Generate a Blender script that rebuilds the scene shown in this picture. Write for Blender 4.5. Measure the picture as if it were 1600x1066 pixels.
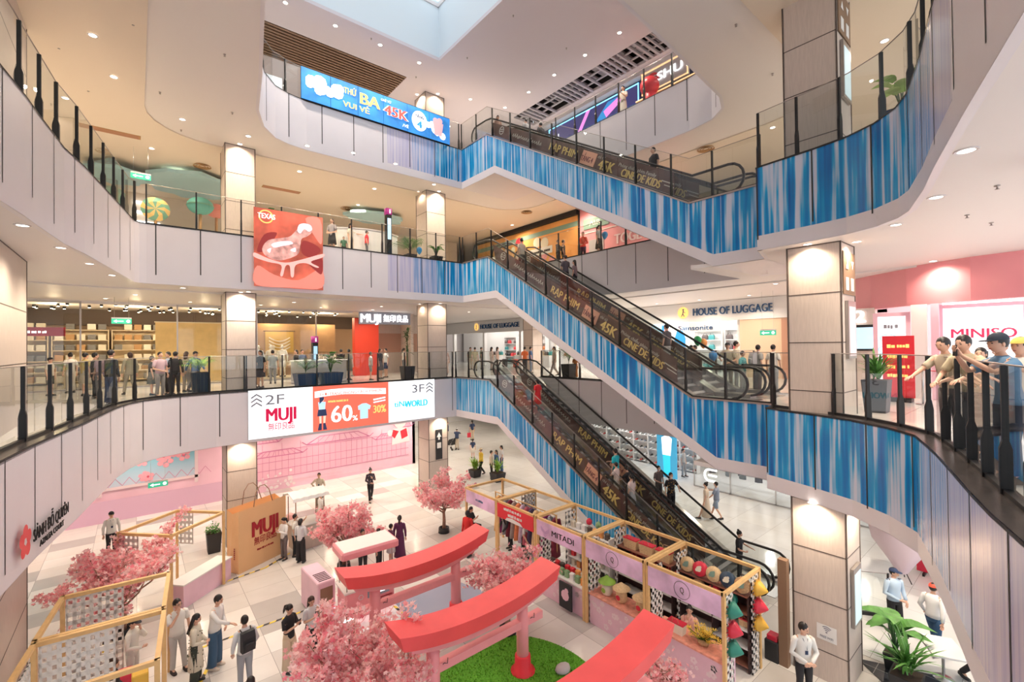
import bpy, bmesh, math, random
from mathutils import Vector, Matrix
from mathutils.geometry import tessellate_polygon
R = random.Random(7)
PI = math.pi
for o in list(bpy.data.objects): bpy.data.objects.remove(o)
SC = bpy.context.scene
COL = SC.collection
# ---------------------------------------------------------------- camera
F = 711.0; CZ = 1.75; PITCH = math.radians(0.6); ROLL = math.radians(0.70); HEAD = math.radians(50.4)
cam = bpy.data.cameras.new('camera'); cam.lens = 36 * F / 1600; cam.sensor_width = 36; cam.clip_start = .05; cam.clip_end = 300
co = bpy.data.objects.new('camera', cam); COL.objects.link(co)
co.matrix_world = (Matrix.Translation((0, 0, CZ)) @ Matrix.Rotation(HEAD - PI/2, 4, 'Z')
                   @ Matrix.Rotation(PI/2 + PITCH, 4, 'X') @ Matrix.Rotation(-ROLL, 4, 'Z'))
SC.camera = co
# ---------------------------------------------------------------- world and exposure
w = bpy.data.worlds.new('world'); SC.world = w; w.use_nodes = True
wn = w.node_tree.nodes['Background']; wn.inputs[0].default_value = (.86, .92, 1, 1); wn.inputs[1].default_value = 1.35
vs = SC.view_settings; vs.view_transform = 'Standard'; vs.look = 'None'; vs.exposure = 0.5; vs.gamma = 1; vs.use_curve_mapping = False
cy = SC.cycles; cy.max_bounces = 7; cy.diffuse_bounces = 4; cy.glossy_bounces = 3; cy.transmission_bounces = 4; cy.transparent_max_bounces = 24
cy.use_denoising = True; cy.sample_clamp_indirect = 4.0; cy.caustics_reflective = False; cy.caustics_refractive = False
# levels: floor heights, fascia bottom, kerb
L1, L2, L3, L4, LC = -6.2, 0.0, 6.1, 12.15, 15.4
KB = .06; FD = 2.03

# ---------------------------------------------------------------- materials
MT = {}
EM = .66
def mat(name, col, rough=.6, metal=0, emit=0, noise=0, nscale=3, spec=.5, stretch=(1, 1, 1), bump=0):
    m = bpy.data.materials.new(name); m.use_nodes = True; nt = m.node_tree; b = nt.nodes['Principled BSDF']
    c = tuple(col) + (1,); emit *= EM
    b.inputs['Base Color'].default_value = c; b.inputs['Roughness'].default_value = rough; b.inputs['Metallic'].default_value = metal
    b.inputs['Specular IOR Level'].default_value = spec
    if noise or bump:
        tc = nt.nodes.new('ShaderNodeTexCoord'); mp = nt.nodes.new('ShaderNodeMapping'); mp.inputs['Scale'].default_value = stretch
        n = nt.nodes.new('ShaderNodeTexNoise'); n.inputs['Scale'].default_value = nscale; n.inputs['Detail'].default_value = 3
        nt.links.new(tc.outputs['Object'], mp.inputs[0]); nt.links.new(mp.outputs[0], n.inputs['Vector'])
    if noise:
        r = nt.nodes.new('ShaderNodeValToRGB'); e = r.color_ramp.elements
        e[0].position = .3; e[1].position = .7
        e[0].color = tuple(max(0, x * (1 - noise)) for x in col) + (1,); e[1].color = tuple(min(1, x * (1 + noise)) for x in col) + (1,)
        nt.links.new(n.outputs[0], r.inputs[0]); nt.links.new(r.outputs[0], b.inputs['Base Color'])
        if emit: nt.links.new(r.outputs[0], b.inputs['Emission Color'])
    if bump:
        bp = nt.nodes.new('ShaderNodeBump'); bp.inputs['Strength'].default_value = bump; nt.links.new(n.outputs[0], bp.inputs['Height']); nt.links.new(bp.outputs[0], b.inputs['Normal'])
    if emit:
        if not noise: b.inputs['Emission Color'].default_value = c
        b.inputs['Emission Strength'].default_value = emit
    MT[name] = m
    return m
def quiet(m): m.cycles.emission_sampling = 'NONE'; return m
def simple(name, col, **k):
    if name not in MT: mat(name, col, **k)
    return MT[name]
mat('white_paint', (.80, .755, .76), .55, noise=.02)
mat('fascia_white', (.76, .73, .765), .35, noise=.015, nscale=1.2)
mat('soffit', (.80, .76, .74), .5)
mat('ceiling_lamp_tint', (.80, .70, .58), .6)  # orange glow of the warm lamps put into the ceiling colour
mat('ceiling_top', (.74, .68, .72), .6)
mat('well_white', (.78, .86, .92), .6)
mat('dark_joint', (.02, .02, .022), .6)
mat('black_metal', (.008, .008, .010), .45, metal=0)
mat('rubber', (.012, .012, .014), .5)
mat('steel', (.55, .55, .56), .28, metal=1)
mat('cap_metal', (.42, .38, .36), .35, metal=.8)
mat('kerb_stone', (.045, .038, .038), .25, noise=.4, nscale=14)
mat('panel_wood', (.62, .53, .47), .45, noise=.06, nscale=5, stretch=(9, 9, .7))
mat('panel_seam', (.10, .075, .065), .5)
mat('gold_wood', (.78, .50, .22), .5, noise=.07, nscale=6)
mat('lattice_white', (.82, .79, .76), .5)
mat('brown_slat', (.26, .16, .10), .6)
mat('grey_slat', (.55, .52, .55), .5)
mat('void_dark', (.02, .017, .017), .9)
mat('pink', (.86, .55, .66), .5); mat('hot_pink', (.80, .16, .30), .5); mat('pale_pink', (.90, .72, .78), .5)
mat('red', (.78, .03, .05), .4); mat('torii_red', (.88, .10, .11), .4, noise=.05, nscale=2)
mat('torii_pink', (.90, .36, .40), .45, noise=.04)
mat('muji_red', (.42, .015, .03), .45)
mat('grass', (.10, .34, .02), .9, noise=.35, nscale=30, bump=.5)
mat('leaf', (.09, .26, .05), .5, noise=.3, nscale=5); mat('leaf_light', (.28, .50, .07), .5, noise=.2); mat('leaf_dark', (.03, .11, .03), .5, noise=.3)
mat('bark', (.34, .20, .14), .8, noise=.3, nscale=20)
mat('soil', (.05, .03, .02), .9)
mat('pot_black', (.02, .021, .026), .5); mat('pot_blue', (.02, .04, .10), .5)
mat('kraft', (.84, .52, .27), .6, noise=.03, nscale=1)
mat('skin_tone', (.72, .43, .31), .55); mat('skin_tan', (.55, .31, .21), .55)
mat('hair_black', (.012, .009, .009), .45); mat('hair_brown', (.05, .022, .015), .45)
mat('lip', (.50, .10, .10), .5); mat('eye_dark', (.01, .008, .008), .3)
mat('tape_yellow', (.85, .62, .05), .5); mat('steel_step', (.18, .18, .19), .45, metal=.6)
quiet(mat('lamp_on', (1, .93, .80), emit=9)); quiet(mat('lamp_white', (1, .98, .95), emit=4))
quiet(mat('screen_white', (.93, .97, 1), emit=.95)); quiet(mat('sign_white', (1, 1, 1), emit=1.6))
quiet(mat('screen_grey', (.55, .68, .72), emit=.6)); quiet(mat('exit_green', (.05, .55, .33), emit=.6))
def ramp_node(nt, fac, stops, interp='LINEAR'):
    r = nt.nodes.new('ShaderNodeValToRGB'); r.color_ramp.interpolation = interp
    e = r.color_ramp.elements
    while len(e) < len(stops): e.new(.5)
    for k, (p, c) in enumerate(stops): e[k].position = p; e[k].color = tuple(c) + (1,)
    nt.links.new(fac, r.inputs[0]); return r.outputs[0]
def stripes(name, stops, scale=1.0, rough=.18):
    """printed film of irregular vertical streaks; uv = metres along and up the panel"""
    m = bpy.data.materials.new(name); m.use_nodes = True; nt = m.node_tree; b = nt.nodes['Principled BSDF']; L = nt.links
    uv = nt.nodes.new('ShaderNodeUVMap'); sep = nt.nodes.new('ShaderNodeSeparateXYZ'); L.new(uv.outputs[0], sep.inputs[0])
    def mth(op, a, b_=None):
        q = nt.nodes.new('ShaderNodeMath'); q.operation = op
        for i, v in enumerate((a, b_)):
            if v is None: continue
            if isinstance(v, (int, float)): q.inputs[i].default_value = v
            else: L.new(v, q.inputs[i])
        return q.outputs[0]
    def n1(sc, vy):
        c = nt.nodes.new('ShaderNodeCombineXYZ'); L.new(mth('MULTIPLY', sep.outputs[0], sc), c.inputs[0]); L.new(mth('MULTIPLY', sep.outputs[1], vy), c.inputs[1])
        n = nt.nodes.new('ShaderNodeTexNoise'); n.inputs['Scale'].default_value = 1; n.inputs['Detail'].default_value = 1.5; n.inputs['Roughness'].default_value = .6
        L.new(c.outputs[0], n.inputs['Vector']); return n.outputs[0]
    f = mth('ADD', mth('MULTIPLY', n1(8.5 * scale, .22), .82), mth('MULTIPLY', n1(21 * scale, .35), .28))
    f = mth('ADD', f, mth('MULTIPLY', n1(1.3 * scale, .9), .12))
    L.new(ramp_node(nt, f, stops), b.inputs['Base Color']); b.inputs['Roughness'].default_value = rough
    MT[name] = m
BL = [(.42, (.0, .11, .42)), (.56, (.0, .22, .60)), (.625, (.01, .36, .70)), (.665, (.35, .55, .76)), (.72, (.60, .66, .82))]
stripes('stripe_blue', BL, .62)
stripes('stripe_fine', [(.42, (.0, .13, .42)), (.56, (.0, .26, .60)), (.62, (.08, .42, .70)), (.665, (.36, .58, .78)), (.73, (.60, .68, .82))], 1.25)
stripes('stripe_mid', [(.44, (.14, .30, .62)), (.56, (.28, .42, .72)), (.66, (.55, .58, .78)), (.75, (.64, .64, .78))], 1.4)
stripes('stripe_pale', [(.44, (.46, .46, .70)), (.60, (.60, .58, .76)), (.75, (.72, .69, .78))], 1.5)
def glass_mat(name, tint, refl=.10, rough=.0, dens=1.0):
    m = bpy.data.materials.new(name); m.use_nodes = True; nt = m.node_tree; nt.nodes.remove(nt.nodes['Principled BSDF']); out = nt.nodes['Material Output']
    t = nt.nodes.new('ShaderNodeBsdfTransparent'); t.inputs[0].default_value = tuple(tint) + (1,)
    g = nt.nodes.new('ShaderNodeBsdfGlossy'); g.inputs['Roughness'].default_value = rough; g.inputs[0].default_value = (.9, .92, .93, 1)
    fr = nt.nodes.new('ShaderNodeLayerWeight'); pw = nt.nodes.new('ShaderNodeMath'); pw.operation = 'POWER'; pw.inputs[1].default_value = 4.5; nt.links.new(fr.outputs['Facing'], pw.inputs[0])
    fr.inputs[0].default_value = .5; a = nt.nodes.new('ShaderNodeMath'); a.operation = 'ADD'; a.inputs[1].default_value = refl; a.use_clamp = True; nt.links.new(pw.outputs[0], a.inputs[0])
    mx = nt.nodes.new('ShaderNodeMixShader'); nt.links.new(a.outputs[0], mx.inputs[0]); nt.links.new(t.outputs[0], mx.inputs[1]); nt.links.new(g.outputs[0], mx.inputs[2])
    nt.links.new(mx.outputs[0], out.inputs[0]); MT[name] = m
glass_mat('rail_glass', (.86, .89, .87), .07)
glass_mat('shop_glass', (.93, .94, .92), .05)
def tile_mat(name, cols, size, rough, seed=0, gap=.012, gapcol=(.35, .33, .32), rot=0):
    m = bpy.data.materials.new(name); m.use_nodes = True; nt = m.node_tree; b = nt.nodes['Principled BSDF']; L = nt.links
    tc = nt.nodes.new('ShaderNodeTexCoord'); mp = nt.nodes.new('ShaderNodeMapping'); mp.inputs['Rotation'].default_value = (0, 0, rot)
    mp.inputs['Scale'].default_value = (1/size[0], 1/size[1], 1); L.new(tc.outputs['Object'], mp.inputs[0])
    fl = nt.nodes.new('ShaderNodeVectorMath'); fl.operation = 'FLOOR'; L.new(mp.outputs[0], fl.inputs[0])
    wn_ = nt.nodes.new('ShaderNodeTexWhiteNoise'); wn_.noise_dimensions = '2D'; L.new(fl.outputs[0], wn_.inputs[0])
    c = ramp_node(nt, wn_.outputs[0], cols, 'CONSTANT')
    fr = nt.nodes.new('ShaderNodeVectorMath'); fr.operation = 'FRACTION'; L.new(mp.outputs[0], fr.inputs[0])
    sp = nt.nodes.new('ShaderNodeSeparateXYZ'); L.new(fr.outputs[0], sp.inputs[0])
    def mn(op, a, v):
        q = nt.nodes.new('ShaderNodeMath'); q.operation = op; L.new(a, q.inputs[0])
        if isinstance(v, float): q.inputs[1].default_value = v
        else: L.new(v, q.inputs[1])
        return q.outputs[0]
    g = mn('MAXIMUM', mn('LESS_THAN', sp.outputs[0], gap), mn('LESS_THAN', sp.outputs[1], gap))
    n = nt.nodes.new('ShaderNodeTexNoise'); n.inputs['Scale'].default_value = 1.2; n.inputs['Detail'].default_value = 5; L.new(tc.outputs['Object'], n.inputs['Vector'])
    mul = nt.nodes.new('ShaderNodeMixRGB'); mul.blend_type = 'MULTIPLY'; mul.inputs[0].default_value = .5; L.new(c, mul.inputs[1])
    L.new(ramp_node(nt, n.outputs[0], [(.35, (.86, .85, .84)), (.65, (1, 1, 1))]), mul.inputs[2])
    mx = nt.nodes.new('ShaderNodeMixRGB'); L.new(g, mx.inputs[0]); L.new(mul.outputs[0], mx.inputs[1]); mx.inputs[2].default_value = tuple(gapcol) + (1,)
    L.new(mx.outputs[0], b.inputs['Base Color']); b.inputs['Roughness'].default_value = rough; MT[name] = m
W_ = (.82, .80, .77)
tile_mat('floor_atrium', [(0, (.80, .77, .74)), (.42, (.68, .655, .63)), (.66, (.86, .85, .83)), (.82, (.50, .48, .47)), (.9, (.76, .72, .68))], (1.35, .95), .16, gap=.01)
tile_mat('floor_upper', [(0, W_), (.5, (.76, .73, .70))], (1.2, 1.2), .12, gap=.008)
tile_mat('floor_white', [(0, (.80, .81, .81)), (.5, (.76, .77, .78))], (1.6, 1.6), .10, gap=.006)
tile_mat('floor_black', [(0, (.03, .035, .045)), (.5, (.05, .055, .07))], (.6, .6), .08, gap=.02, gapcol=(.4, .4, .4))

# ---------------------------------------------------------------- mesh builder
class MB:
    def __init__(s): s.v = []; s.f = []; s.m = []; s.uv = {}; s.sm = []
    def add(s, vs, fs, m=0, smooth=False):
        n = len(s.v); s.v += [tuple(x) for x in vs]
        for f in fs: s.f.append(tuple(n + i for i in f)); s.m.append(m); s.sm.append(smooth)
        return s
    def box(s, x0, x1, y0, y1, z0, z1, m=0):
        return s.add([(x0, y0, z0), (x1, y0, z0), (x1, y1, z0), (x0, y1, z0), (x0, y0, z1), (x1, y0, z1), (x1, y1, z1), (x0, y1, z1)],
                     [(3, 2, 1, 0), (4, 5, 6, 7), (0, 1, 5, 4), (1, 2, 6, 5), (2, 3, 7, 6), (3, 0, 4, 7)], m)
    def cbox(s, cx, cy_, z0, sx, sy, sz, m=0): return s.box(cx - sx/2, cx + sx/2, cy_ - sy/2, cy_ + sy/2, z0, z0 + sz, m)
    def bbox(s, x0, x1, y0, y1, z0, z1, b=.02, m=0):      # box with bevelled vertical and top edges
        def ring(i, z): return [(x0+i, y0+b, z), (x0+b, y0+i, z), (x1-b, y0+i, z), (x1-i, y0+b, z), (x1-i, y1-b, z), (x1-b, y1-i, z), (x0+b, y1-i, z), (x0+i, y1-b, z)]
        rs = [ring(0, z0), ring(0, z1 - b), ring(b*.7, z1)]
        vs = sum(rs, []); fs = [tuple(range(7, -1, -1)), tuple(range(16, 24))]
        for k in range(2):
            for i in range(8): j = (i+1) % 8; fs.append((k*8+i, k*8+j, k*8+8+j, k*8+8+i))
        return s.add(vs, fs, m)
    def beam(s, a, b, w, h, m=0, up=(0, 0, 1)):           # rectangular bar between points
        a, b = Vector(a), Vector(b); d = (b - a).normalized(); u = Vector(up)
        if abs(d.dot(u)) > .95: u = Vector((1, 0, 0))
        r = d.cross(u).normalized() * w/2; t = r.cross(d).normalized() * h/2
        vs = [p + x for p in (a, b) for x in (-r-t, r-t, r+t, -r+t)]
        return s.add(vs, [(3, 2, 1, 0), (4, 5, 6, 7), (0, 1, 5, 4), (1, 2, 6, 5), (2, 3, 7, 6), (3, 0, 4, 7)], m)
    def tube(s, pts, rad, n=6, m=0, cap=True, smooth=True, ell=None):
        pts = [Vector(p) for p in pts]; rad = rad if isinstance(rad, (list, tuple)) else [rad] * len(pts)
        rings = []; prev = None
        for i, p in enumerate(pts):
            d = (pts[min(i+1, len(pts)-1)] - pts[max(i-1, 0)])
            d = d.normalized() if d.length > 1e-9 else Vector((0, 0, 1))
            if prev is None: u = Vector((0, 1, 0)) if abs(d.y) < .9 else Vector((1, 0, 0))
            else: u = prev
            u = (u - d * u.dot(d)); u = u.normalized() if u.length > 1e-6 else Vector((1, 0, 0)); prev = u; v_ = d.cross(u)
            rings.append([p + (u * math.cos(2*PI*k/n) + v_ * math.sin(2*PI*k/n)) * rad[i] for k in range(n)])
        vs = sum(rings, []); fs = []
        for i in range(len(rings)-1):
            for k in range(n): j = (k+1) % n; fs.append((i*n+k, i*n+j, (i+1)*n+j, (i+1)*n+k))
        if cap: fs += [tuple(range(n-1, -1, -1)), tuple(range((len(rings)-1)*n, len(rings)*n))]
        return s.add(vs, fs, m, smooth)
    def lathe(s, prof, c=(0, 0, 0), n=16, m=0, sx=1, sy=1, smooth=True, caps=True):   # profile [(r, z)]
        vs = [(c[0] + r*sx*math.cos(2*PI*k/n), c[1] + r*sy*math.sin(2*PI*k/n), c[2] + z) for r, z in prof for k in range(n)]; fs = []
        for i in range(len(prof)-1):
            for k in range(n): j = (k+1) % n; fs.append((i*n+k, i*n+j, (i+1)*n+j, (i+1)*n+k))
        if caps and prof[0][0] > 1e-4: fs.append(tuple(range(n-1, -1, -1)))
        if caps and prof[-1][0] > 1e-4: fs.append(tuple(range((len(prof)-1)*n, len(prof)*n)))
        return s.add(vs, fs, m, smooth)
    def loft(s, rings, m=0, cap=True, smooth=True):       # rings of equal length
        n = len(rings[0]); vs = sum(rings, []); fs = []
        for i in range(len(rings)-1):
            for k in range(n): j = (k+1) % n; fs.append((i*n+k, i*n+j, (i+1)*n+j, (i+1)*n+k))
        if cap: fs += [tuple(range(n-1, -1, -1)), tuple(range((len(rings)-1)*n, len(rings)*n))]
        return s.add(vs, fs, m, smooth)
    def ball(s, c, r, n=10, k=6, m=0):
        r = r if isinstance(r, (tuple, list)) else (r, r, r); vs = []; fs = []
        for i in range(k+1):
            a = PI*i/k
            for j in range(n): b = 2*PI*j/n; vs.append((c[0]+r[0]*math.sin(a)*math.cos(b), c[1]+r[1]*math.sin(a)*math.sin(b), c[2]-r[2]*math.cos(a)))
        for i in range(k):
            for j in range(n): q = (j+1) % n; fs.append((i*n+j, i*n+q, (i+1)*n+q, (i+1)*n+j))
        return s.add(vs, fs, m, True)
    def prism(s, poly, z0, z1, m=0, holes=(), sides=True):
        loops = [list(poly)] + [list(h) for h in holes]; flat = [p for l in loops for p in l]
        tri = tessellate_polygon([[Vector((p[0], p[1], 0)) for p in l] for l in loops]); n = len(flat)
        vs = [(p[0], p[1], z0) for p in flat] + [(p[0], p[1], z1) for p in flat]; fs = []
        for t in tri:
            a, b, c = [Vector(flat[i]) for i in t]
            t = tuple(t) if (b-a).cross(c-a) > 0 else tuple(reversed(t))
            fs.append(tuple(n+i for i in t)); fs.append(tuple(reversed(t)))
        if sides:
            o = 0
            for l in loops:
                for i in range(len(l)): j = (i+1) % len(l); fs.append((o+i, o+j, n+o+j, n+o+i))
                o += len(l)
        return s.add(vs, fs, m)
    def xform(s, M, start=0):
        M = Matrix(M); s.v[start:] = [tuple(M @ Vector(p)) for p in s.v[start:]]; return s
    def merge(s, o, M=None, moff=0):
        n = len(s.v); s.v += [tuple(M @ Vector(p)) for p in o.v] if M else o.v
        s.f += [tuple(n+i for i in f) for f in o.f]; s.m += [x + moff for x in o.m]; s.sm += o.sm; return s
    def build(s, name, mats, parent=None, **tags):
        me = bpy.data.meshes.new(name); me.from_pydata(s.v, [], s.f)
        mats = mats if isinstance(mats, (list, tuple)) else [mats]
        for q in mats: me.materials.append(MT[q] if isinstance(q, str) else q)
        if s.f:
            me.polygons.foreach_set('material_index', s.m); me.polygons.foreach_set('use_smooth', s.sm)
        if s.uv:
            lay = me.uv_layers.new(name='UVMap'); k = 0
            for fi, f in enumerate(s.f):
                u = s.uv.get(fi)
                for j in range(len(f)):
                    if u: lay.data[k].uv = u[j]
                    k += 1
        me.update(); o = bpy.data.objects.new(name, me); COL.objects.link(o)
        if parent: o.parent = parent
        for a, b in tags.items(): o[a] = b
        return o
def thing(name, label, cat, loc=(0, 0, 0), rz=0, group=None):
    o = bpy.data.objects.new(name, None); COL.objects.link(o); o.empty_display_size = .1
    o.location = loc; o.rotation_euler = (0, 0, rz); o['label'] = label; o['category'] = cat
    if group: o['group'] = group
    return o
def tag(o, label, cat, group=None, kind=None):
    o['label'] = label; o['category'] = cat
    if group: o['group'] = group
    if kind: o['kind'] = kind
    return o
def struct(name, mb, mats, parent=None):
    o = mb.build(name, mats, parent)
    if not parent: o['kind'] = 'structure'
    return o
def dup(root, loc, rz=None, label=None, group=None, scale=None):
    r = root.copy(); COL.objects.link(r); r.location = loc
    if rz is not None: r.rotation_euler = (0, 0, rz)
    if label: r['label'] = label
    if group: r['group'] = group
    if scale: r.scale = (scale, scale, scale)
    for ch in list(root.children):
        c = ch.copy(); COL.objects.link(c); c.parent = r
        for g in ch.children:
            d = g.copy(); COL.objects.link(d); d.parent = c
    return r
# a sight line of the photograph met with a real level, used only to read off where things stand
def ray(px, py):
    x = (px-800)/F; y = -(py-533)/F; c, s_ = math.cos(ROLL), math.sin(ROLL)
    xr = c*x + s_*y; yr = -s_*x + c*y; fz = math.cos(PITCH) - yr*math.sin(PITCH); up = math.sin(PITCH) + yr*math.cos(PITCH)
    return Vector((math.cos(HEAD)*fz + math.sin(HEAD)*xr, math.sin(HEAD)*fz - math.cos(HEAD)*xr, up))
def atz(px, py, z):
    d = ray(px, py); t = (z-CZ)/d.z; return Vector((d.x*t, d.y*t, z))
def aty(px, py, Y):
    d = ray(px, py); t = Y/d.y; return Vector((d.x*t, Y, CZ+d.z*t))
def atx(px, py, X):
    d = ray(px, py); t = X/d.x; return Vector((X, d.y*t, CZ+d.z*t))
_tc = {}
def text_mb(txt, h=1.0, bold=.0, depth=.01, align='CENTER', shear=0, space=1.0, width=None):
    """lettering in the local xz plane facing -y, cap height about h"""
    key = (txt, bold, depth/h, align, shear, space)
    if key not in _tc:
        cu = bpy.data.curves.new('t', 'FONT'); cu.body = txt; cu.size = 1.0; cu.align_x = align; cu.extrude = depth/h/2; cu.offset = 0; cu.shear = shear; cu.space_character = space; cu.resolution_u = 3
        ob = bpy.data.objects.new('t', cu); COL.objects.link(ob); dg = bpy.context.evaluated_depsgraph_get()
        me = bpy.data.meshes.new_from_object(ob.evaluated_get(dg))
        _tc[key] = ([tuple(v.co) for v in me.vertices], [tuple(p.vertices) for p in me.polygons])
        bpy.data.objects.remove(ob); bpy.data.curves.remove(cu); bpy.data.meshes.remove(me)
    vs, fs = _tc[key]; k = h/.70; mb = MB()
    if not vs: return mb
    x0 = min(v[0] for v in vs); x1 = max(v[0] for v in vs); kx = k if width is None else width/max(1e-6, (x1-x0))
    for i_, dx in enumerate((0,) if bold < .012 else (-bold*.8*k, -bold*.27*k, bold*.27*k, bold*.8*k) if bold > .03 else (-bold*.7*k, bold*.7*k)):
        mb.add([(v[0]*kx+dx, -v[2]*k-.0022*i_, v[1]*k) for v in vs], fs)
    return mb
def place(origin, ang, tilt=0):
    """local x runs along the wall, local -y looks out of it"""
    return Matrix.Translation(Vector(origin)) @ Matrix.Rotation(ang, 4, 'Z') @ Matrix.Rotation(tilt, 4, 'Y')
# ================================================================ SETTING
HL2 = [(-1.0,-1.2),(-1.7,2),(-1.85,6),(-1.75,9.2),(-1.62,10.55),(-1.42,12.07),(-1.22,13.2),(-1.02,14.3),(-.84,15.5),(-.66,16.6),(-.44,18.0),(-.15,19.1),(.18,19.8),(.7,20.3),(1.5,20.7),(2.4,20.95),(3.5,21.0),
       (13.4,21.0),(13.4,18.0),(16.8,18.0),(16.8,7.4),(13.4,7.4),(13.4,5.0),(12.64,4.95),(12.26,3.75),(11.93,2.94),(11.38,2.22),(10.74,1.7),(9.27,1.24),(8.04,.91),(7.13,.67),(6.46,.48),(5.0,.0),(3.0,-.8),(1.0,-1.5)]
HL3 = [(-.8,-1.2),(-1.7,2),(-1.85,5),(-1.75,8.5),(-1.59,10.3),(-1.45,11.3),(-1.38,12),(-1.18,13.7),(-.93,14.8),(-.51,17.2),(-.03,19.95),(.1,20.15),(.3,20.2),
       (13.4,20.2),(13.4,18.0),(16.8,18.0),(16.8,7.4),(13.4,7.4),(13.4,5.2),(12.05,4.85),(11.93,3.6),(11.8,2.92),(11.5,2.35),(11.05,1.93),(10.6,1.7),(9.35,1.33),(8.2,1.05),(6.5,.6),(4,-.1),(2,-.8)]
HL4 = [(2.0,6.9),(2.4,11.95),(3.0,15.4),(3.35,17.8),(3.75,19.0),(4.3,19.75),(4.84,20.03),(5.6,20.2),(13.4,20.2),(13.4,18.0),(16.8,18.0),(16.8,9.2),(16.6,8.2),(16.1,7.6),(15.3,7.3),(11.7,6.95),(9.0,6.75),(5,6.6)]
OUT = [(-9,-5),(31,-5),(31,44),(-9,44)]
def arcl(P):
    a = [0]
    for i in range(1, len(P)): a.append(a[-1] + math.hypot(P[i][0]-P[i-1][0], P[i][1]-P[i-1][1]))
    return a
def at_s(P, A, s):
    s = max(0, min(A[-1], s)); i = 0
    while i < len(A)-2 and A[i+1] < s: i += 1
    L = A[i+1]-A[i] or 1; t = (s-A[i])/L; return [P[i][k]+(P[i+1][k]-P[i][k])*t for k in range(len(P[0]))]
def offset(P, d):            # to the left of travel
    Q = []
    for i, p in enumerate(P):
        ns = []
        for a, b in ((i-1, i), (i, i+1)):
            if 0 <= a and b < len(P):
                dx, dy = P[b][0]-P[a][0], P[b][1]-P[a][1]; l = math.hypot(dx, dy)
                if l > 1e-9: ns.append((-dy/l, dx/l))
        nx, ny = sum(n[0] for n in ns), sum(n[1] for n in ns); l2 = nx*nx+ny*ny
        k = len(ns)/l2 if l2 > .3 else 1
        k = len(ns)/(l2/1) if l2 > .3 else 1
        Q.append((p[0]+nx*k*d/1 if len(ns) == 1 else p[0]+nx*2*d/l2, p[1]+ny*k*d if len(ns) == 1 else p[1]+ny*2*d/l2) + tuple(p[2:]))
    return Q
# floors
struct('floor', MB().box(-9, 31, -5, 44, L1-.3, L1), 'floor_atrium')
struct('floor_white_marble', MB().box(16.9, 31, -5, 44, L1, L1+.012).box(13.6, 16.9, 21.5, 44, L1, L1+.012).box(14.2, 16.9, -5, 4.6, L1, L1+.012), 'floor_white')
struct('floor_black_band', MB().prism([(13.9,3.4),(14.6,2.0),(13.2,.6),(12.3,1.6)], L1+.012, L1+.02), 'floor_black')
for nm, H, z, m in (('floor_second_storey', HL2, L2, 'floor_upper'), ('floor_third_storey', HL3, L3, 'floor_upper'), ('floor_fourth_storey', HL4, L4, 'floor_upper')):
    struct(nm, MB().prism(OUT, z-.25, z, holes=[list(reversed(offset(H, .04)))]), m)
def grow(H, d):
    c = [sum(p[i] for p in H)/len(H) for i in (0, 1)]
    x0, x1 = min(p[0] for p in H)-d, max(p[0] for p in H)+d; y0, y1 = min(p[1] for p in H)-d, max(p[1] for p in H)+d; r = 2.2; out = []
    for cx, cy_, a0 in ((x1-r, y0+r, -90), (x1-r, y1-r, 0), (x0+r, y1-r, 90), (x0+r, y0+r, 180)):
        for k in range(7): a = math.radians(a0+15*k); out.append((cx+r*math.cos(a), cy_+r*math.sin(a)))
    return out
# soffits beside the voids (white) and the slightly lower ceilings beyond them
for nm, H, z, m in (('ceiling_first_storey', HL2, L2, 'ceiling_lamp_tint'), ('ceiling_second_storey', HL3, L3, 'soffit'), ('ceiling_third_storey', HL4, L4, 'ceiling_lamp_tint')):
    G = grow(H, 1.75); zb = z-FD
    struct(nm+'_soffit', MB().prism(G, zb, zb+.12, holes=[list(reversed(offset(H, .02)))]), 'soffit')
    struct(nm, MB().prism(OUT, zb-.05, zb+.05, holes=[list(reversed(G))]), m)
# top ceiling: skylight well and two slatted fields
SKY = [(2.0, 9.5), (11.2, 9.5), (11.2, 18.75), (2.0, 18.75)]
SLA = [(-2, 20.9), (10.6, 20.9), (10.6, 23.4), (-2, 23.4)]; SLB = [(17.45, 10.2), (19.05, 10.2), (19.05, 20.7), (17.45, 20.7)]
struct('ceiling_fourth_storey', MB().prism(OUT, LC, LC+.15, holes=[list(reversed(h)) for h in (SKY, SLA, SLB)]), 'ceiling_top')
SZ = 17.95; mb = MB()
for a, b in zip(SKY, SKY[1:]+SKY[:1]): mb.add([(a[0], a[1], LC+.15), (b[0], b[1], LC+.15), (b[0], b[1], SZ+.3), (a[0], a[1], SZ+.3)], [(0, 1, 2, 3)])
struct('trim_skylight_well', mb, 'well_white')
mb = MB()
for i in range(8): x = 2.0+9.2*i/7; mb.box(x-.05, x+.05, 9.5, 18.75, SZ, SZ+.16)
for i in range(8): y = 9.5+9.25*i/7; mb.box(2.0, 11.2, y-.05, y+.05, SZ, SZ+.16)
fr = struct('window_skylight', mb, 'white_paint')
struct('skylight_pane', MB().box(2.0, 11.2, 9.5, 18.75, SZ+.18, SZ+.2), 'shop_glass', fr)
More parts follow.
